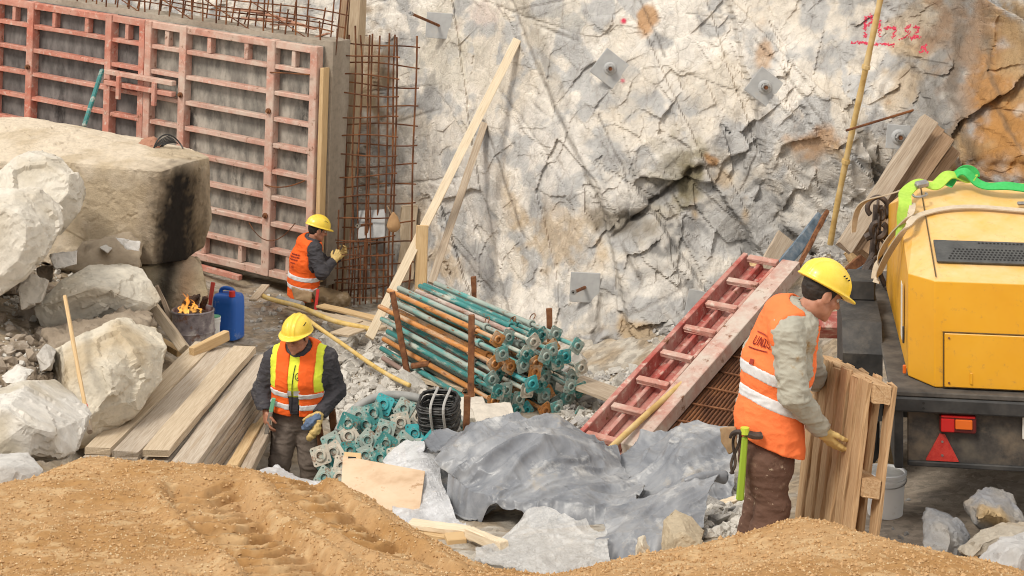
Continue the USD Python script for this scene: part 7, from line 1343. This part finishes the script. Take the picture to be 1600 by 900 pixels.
g2 = thing('glove_pair', 'blue and cream work gloves held in the standing worker\'s hand', 'gloves', P(488, 665, 13.75)); Gv = Field(P(488, 665, 13.75) - .3, P(488, 665, 13.75) + .3, .008)
Gv.add(cone(P(496, 652, 13.78), P(484, 662, 13.74), .028, .034), .03).add(cone(P(484, 662, 13.74), P(475, 668, 13.74), .03, .016), .03); put('blue_glove', Gv.mesh(3, folds(.012, 30, 41)), M_bluegl, g2, smooth=True)
Gv = Field(P(488, 665, 13.75) - .3, P(488, 665, 13.75) + .3, .008); Gv.add(cone(P(498, 650, 13.80), P(493, 672, 13.74), .032, .035), .02).add(cone(P(493, 672, 13.74), P(485, 684, 13.74), .03, .025), .02); put('cream_glove', Gv.mesh(3, folds(.012, 30, 43)), M_glove, g2, smooth=True)
lv = thing('spirit_level', 'grey bar with lime green ends hanging at the standing worker\'s leg', 'level', P(420, 680, 13.85)); R_, L_ = frame(P(428, 622, 13.84), P(411, 702, 13.86), (0, -1, 0))
for nm, a, b, m_ in (('bar', .12, L_ - .05, M_steel), ('green_end', L_ - .049, L_, LK['lime_handle']), ('green_end', 0, .119, LK['green_lid_plastic'])): vv, f_ = bar_local(b - a, .035, .02, .004); put(nm, ((vv + [a, 0, 0]) @ R_.T + P(428, 622, 13.84), f_), m_, lv)
# ---- the worker kneeling by the mesh
D3 = dict(base=P(490, 486, 20.0), f=np.array([.80, .60, 0]), hf=np.array([.86, .40, -.32]), s=1.0, hs=1.06, head=P(496, 360, 19.98), upper=P(483, 383, 20.0), chest=P(478, 408, 20.02), waist=P(474, 437, 20.03), pelvis=P(475, 455, 20.03),
          shR=P(490, 390, 19.87), elR=P(503, 426, 19.78), wrR=P(521, 408, 19.92), shL=P(480, 386, 20.2), elL=P(510, 414, 20.28), wrL=P(528, 402, 20.2), hipR=P(480, 458, 19.95), hipL=P(474, 456, 20.12), knR=P(537, 468, 19.92), knL=P(524, 464, 20.4), anR=P(488, 478, 19.96), anL=P(470, 476, 20.2), footR=np.array([-.9, -.1, -.3]), footL=np.array([-.9, .1, -.3]),
          handR=dict(d=np.array([.5, .4, .75]), n=np.array([-.3, .8, -.3]), s=np.array([-.5, .3, .6]), curl=(.5, .6, .5)), handL=dict(d=np.array([.7, .2, .6]), n=np.array([-.3, -.7, .2]), s=np.array([-.5, 0, .7]), curl=(.5, .6, .5)), gloveR=M_glove, gloveL=M_glove,
          trou=M_trou3, te=.024, ta=.04, je=.030, jname='jacket', jack=M_jack, jf=.009, hem=.07, vest=[('vest', .014, M_orange, None)], bands=[(.07, .05), (.19, .05)], collar=.09, vneck=.084, tfold=(1, 1, 1))
o, V0, v_, lat, sp_d = human('person', 'worker in orange vest and dark jacket kneeling before the rebar mesh', D3)
back = unit(D3['f']); bx_ = -unit(np.cross([0, 0, 1.0], back)); org = D3['upper'] - sp_d * .12 - back * .05
for i, (w_, dy) in enumerate(((.16, .03), (.18, 0), (.16, -.03), (.1, -.07), (.05, -.12))):
    for k in range(4): print_on(V0, fine(trimesh.creation.box((w_ / 5, .014, .001)), .01), org + bx_ * ((k - 1.5) * w_ / 4) + sp_d * dy, bx_, sp_d, back, v_, 'printed_line', M_redp2)
kp = thing('hip_pouch', 'worn brown tool pouch on the kneeling worker\'s hip', 'pouch', P(466, 465, 19.8)); put('bag', hull_rock(np.array([P(*q) for q in ((455, 448, 19.86), (488, 456, 19.78), (486, 474, 19.76), (460, 468, 19.8), (455, 448, 19.96), (488, 456, 19.88), (486, 474, 19.86), (460, 468, 19.9))]), .02, 4, .004, .1), M_leather, kp, smooth=True)
T('red_mallet', 'red handled tool standing against the kneeling worker\'s thigh', 'tool', P(493, 484, 19.72), P(497, 452, 19.76), .035, .03, M_redp, (0, -1, 0), 2, 0, part='grip')
o = thing('pipe_offcut', 'grey corrugated pipe lying at the kneeling worker\'s boots', 'pipe', P(450, 474, 19.5)); put('pipe', tube([P(434, 468, 19.6), P(472, 478, 19.4)], np.array([.05, .05]), 12), M_hose, o)
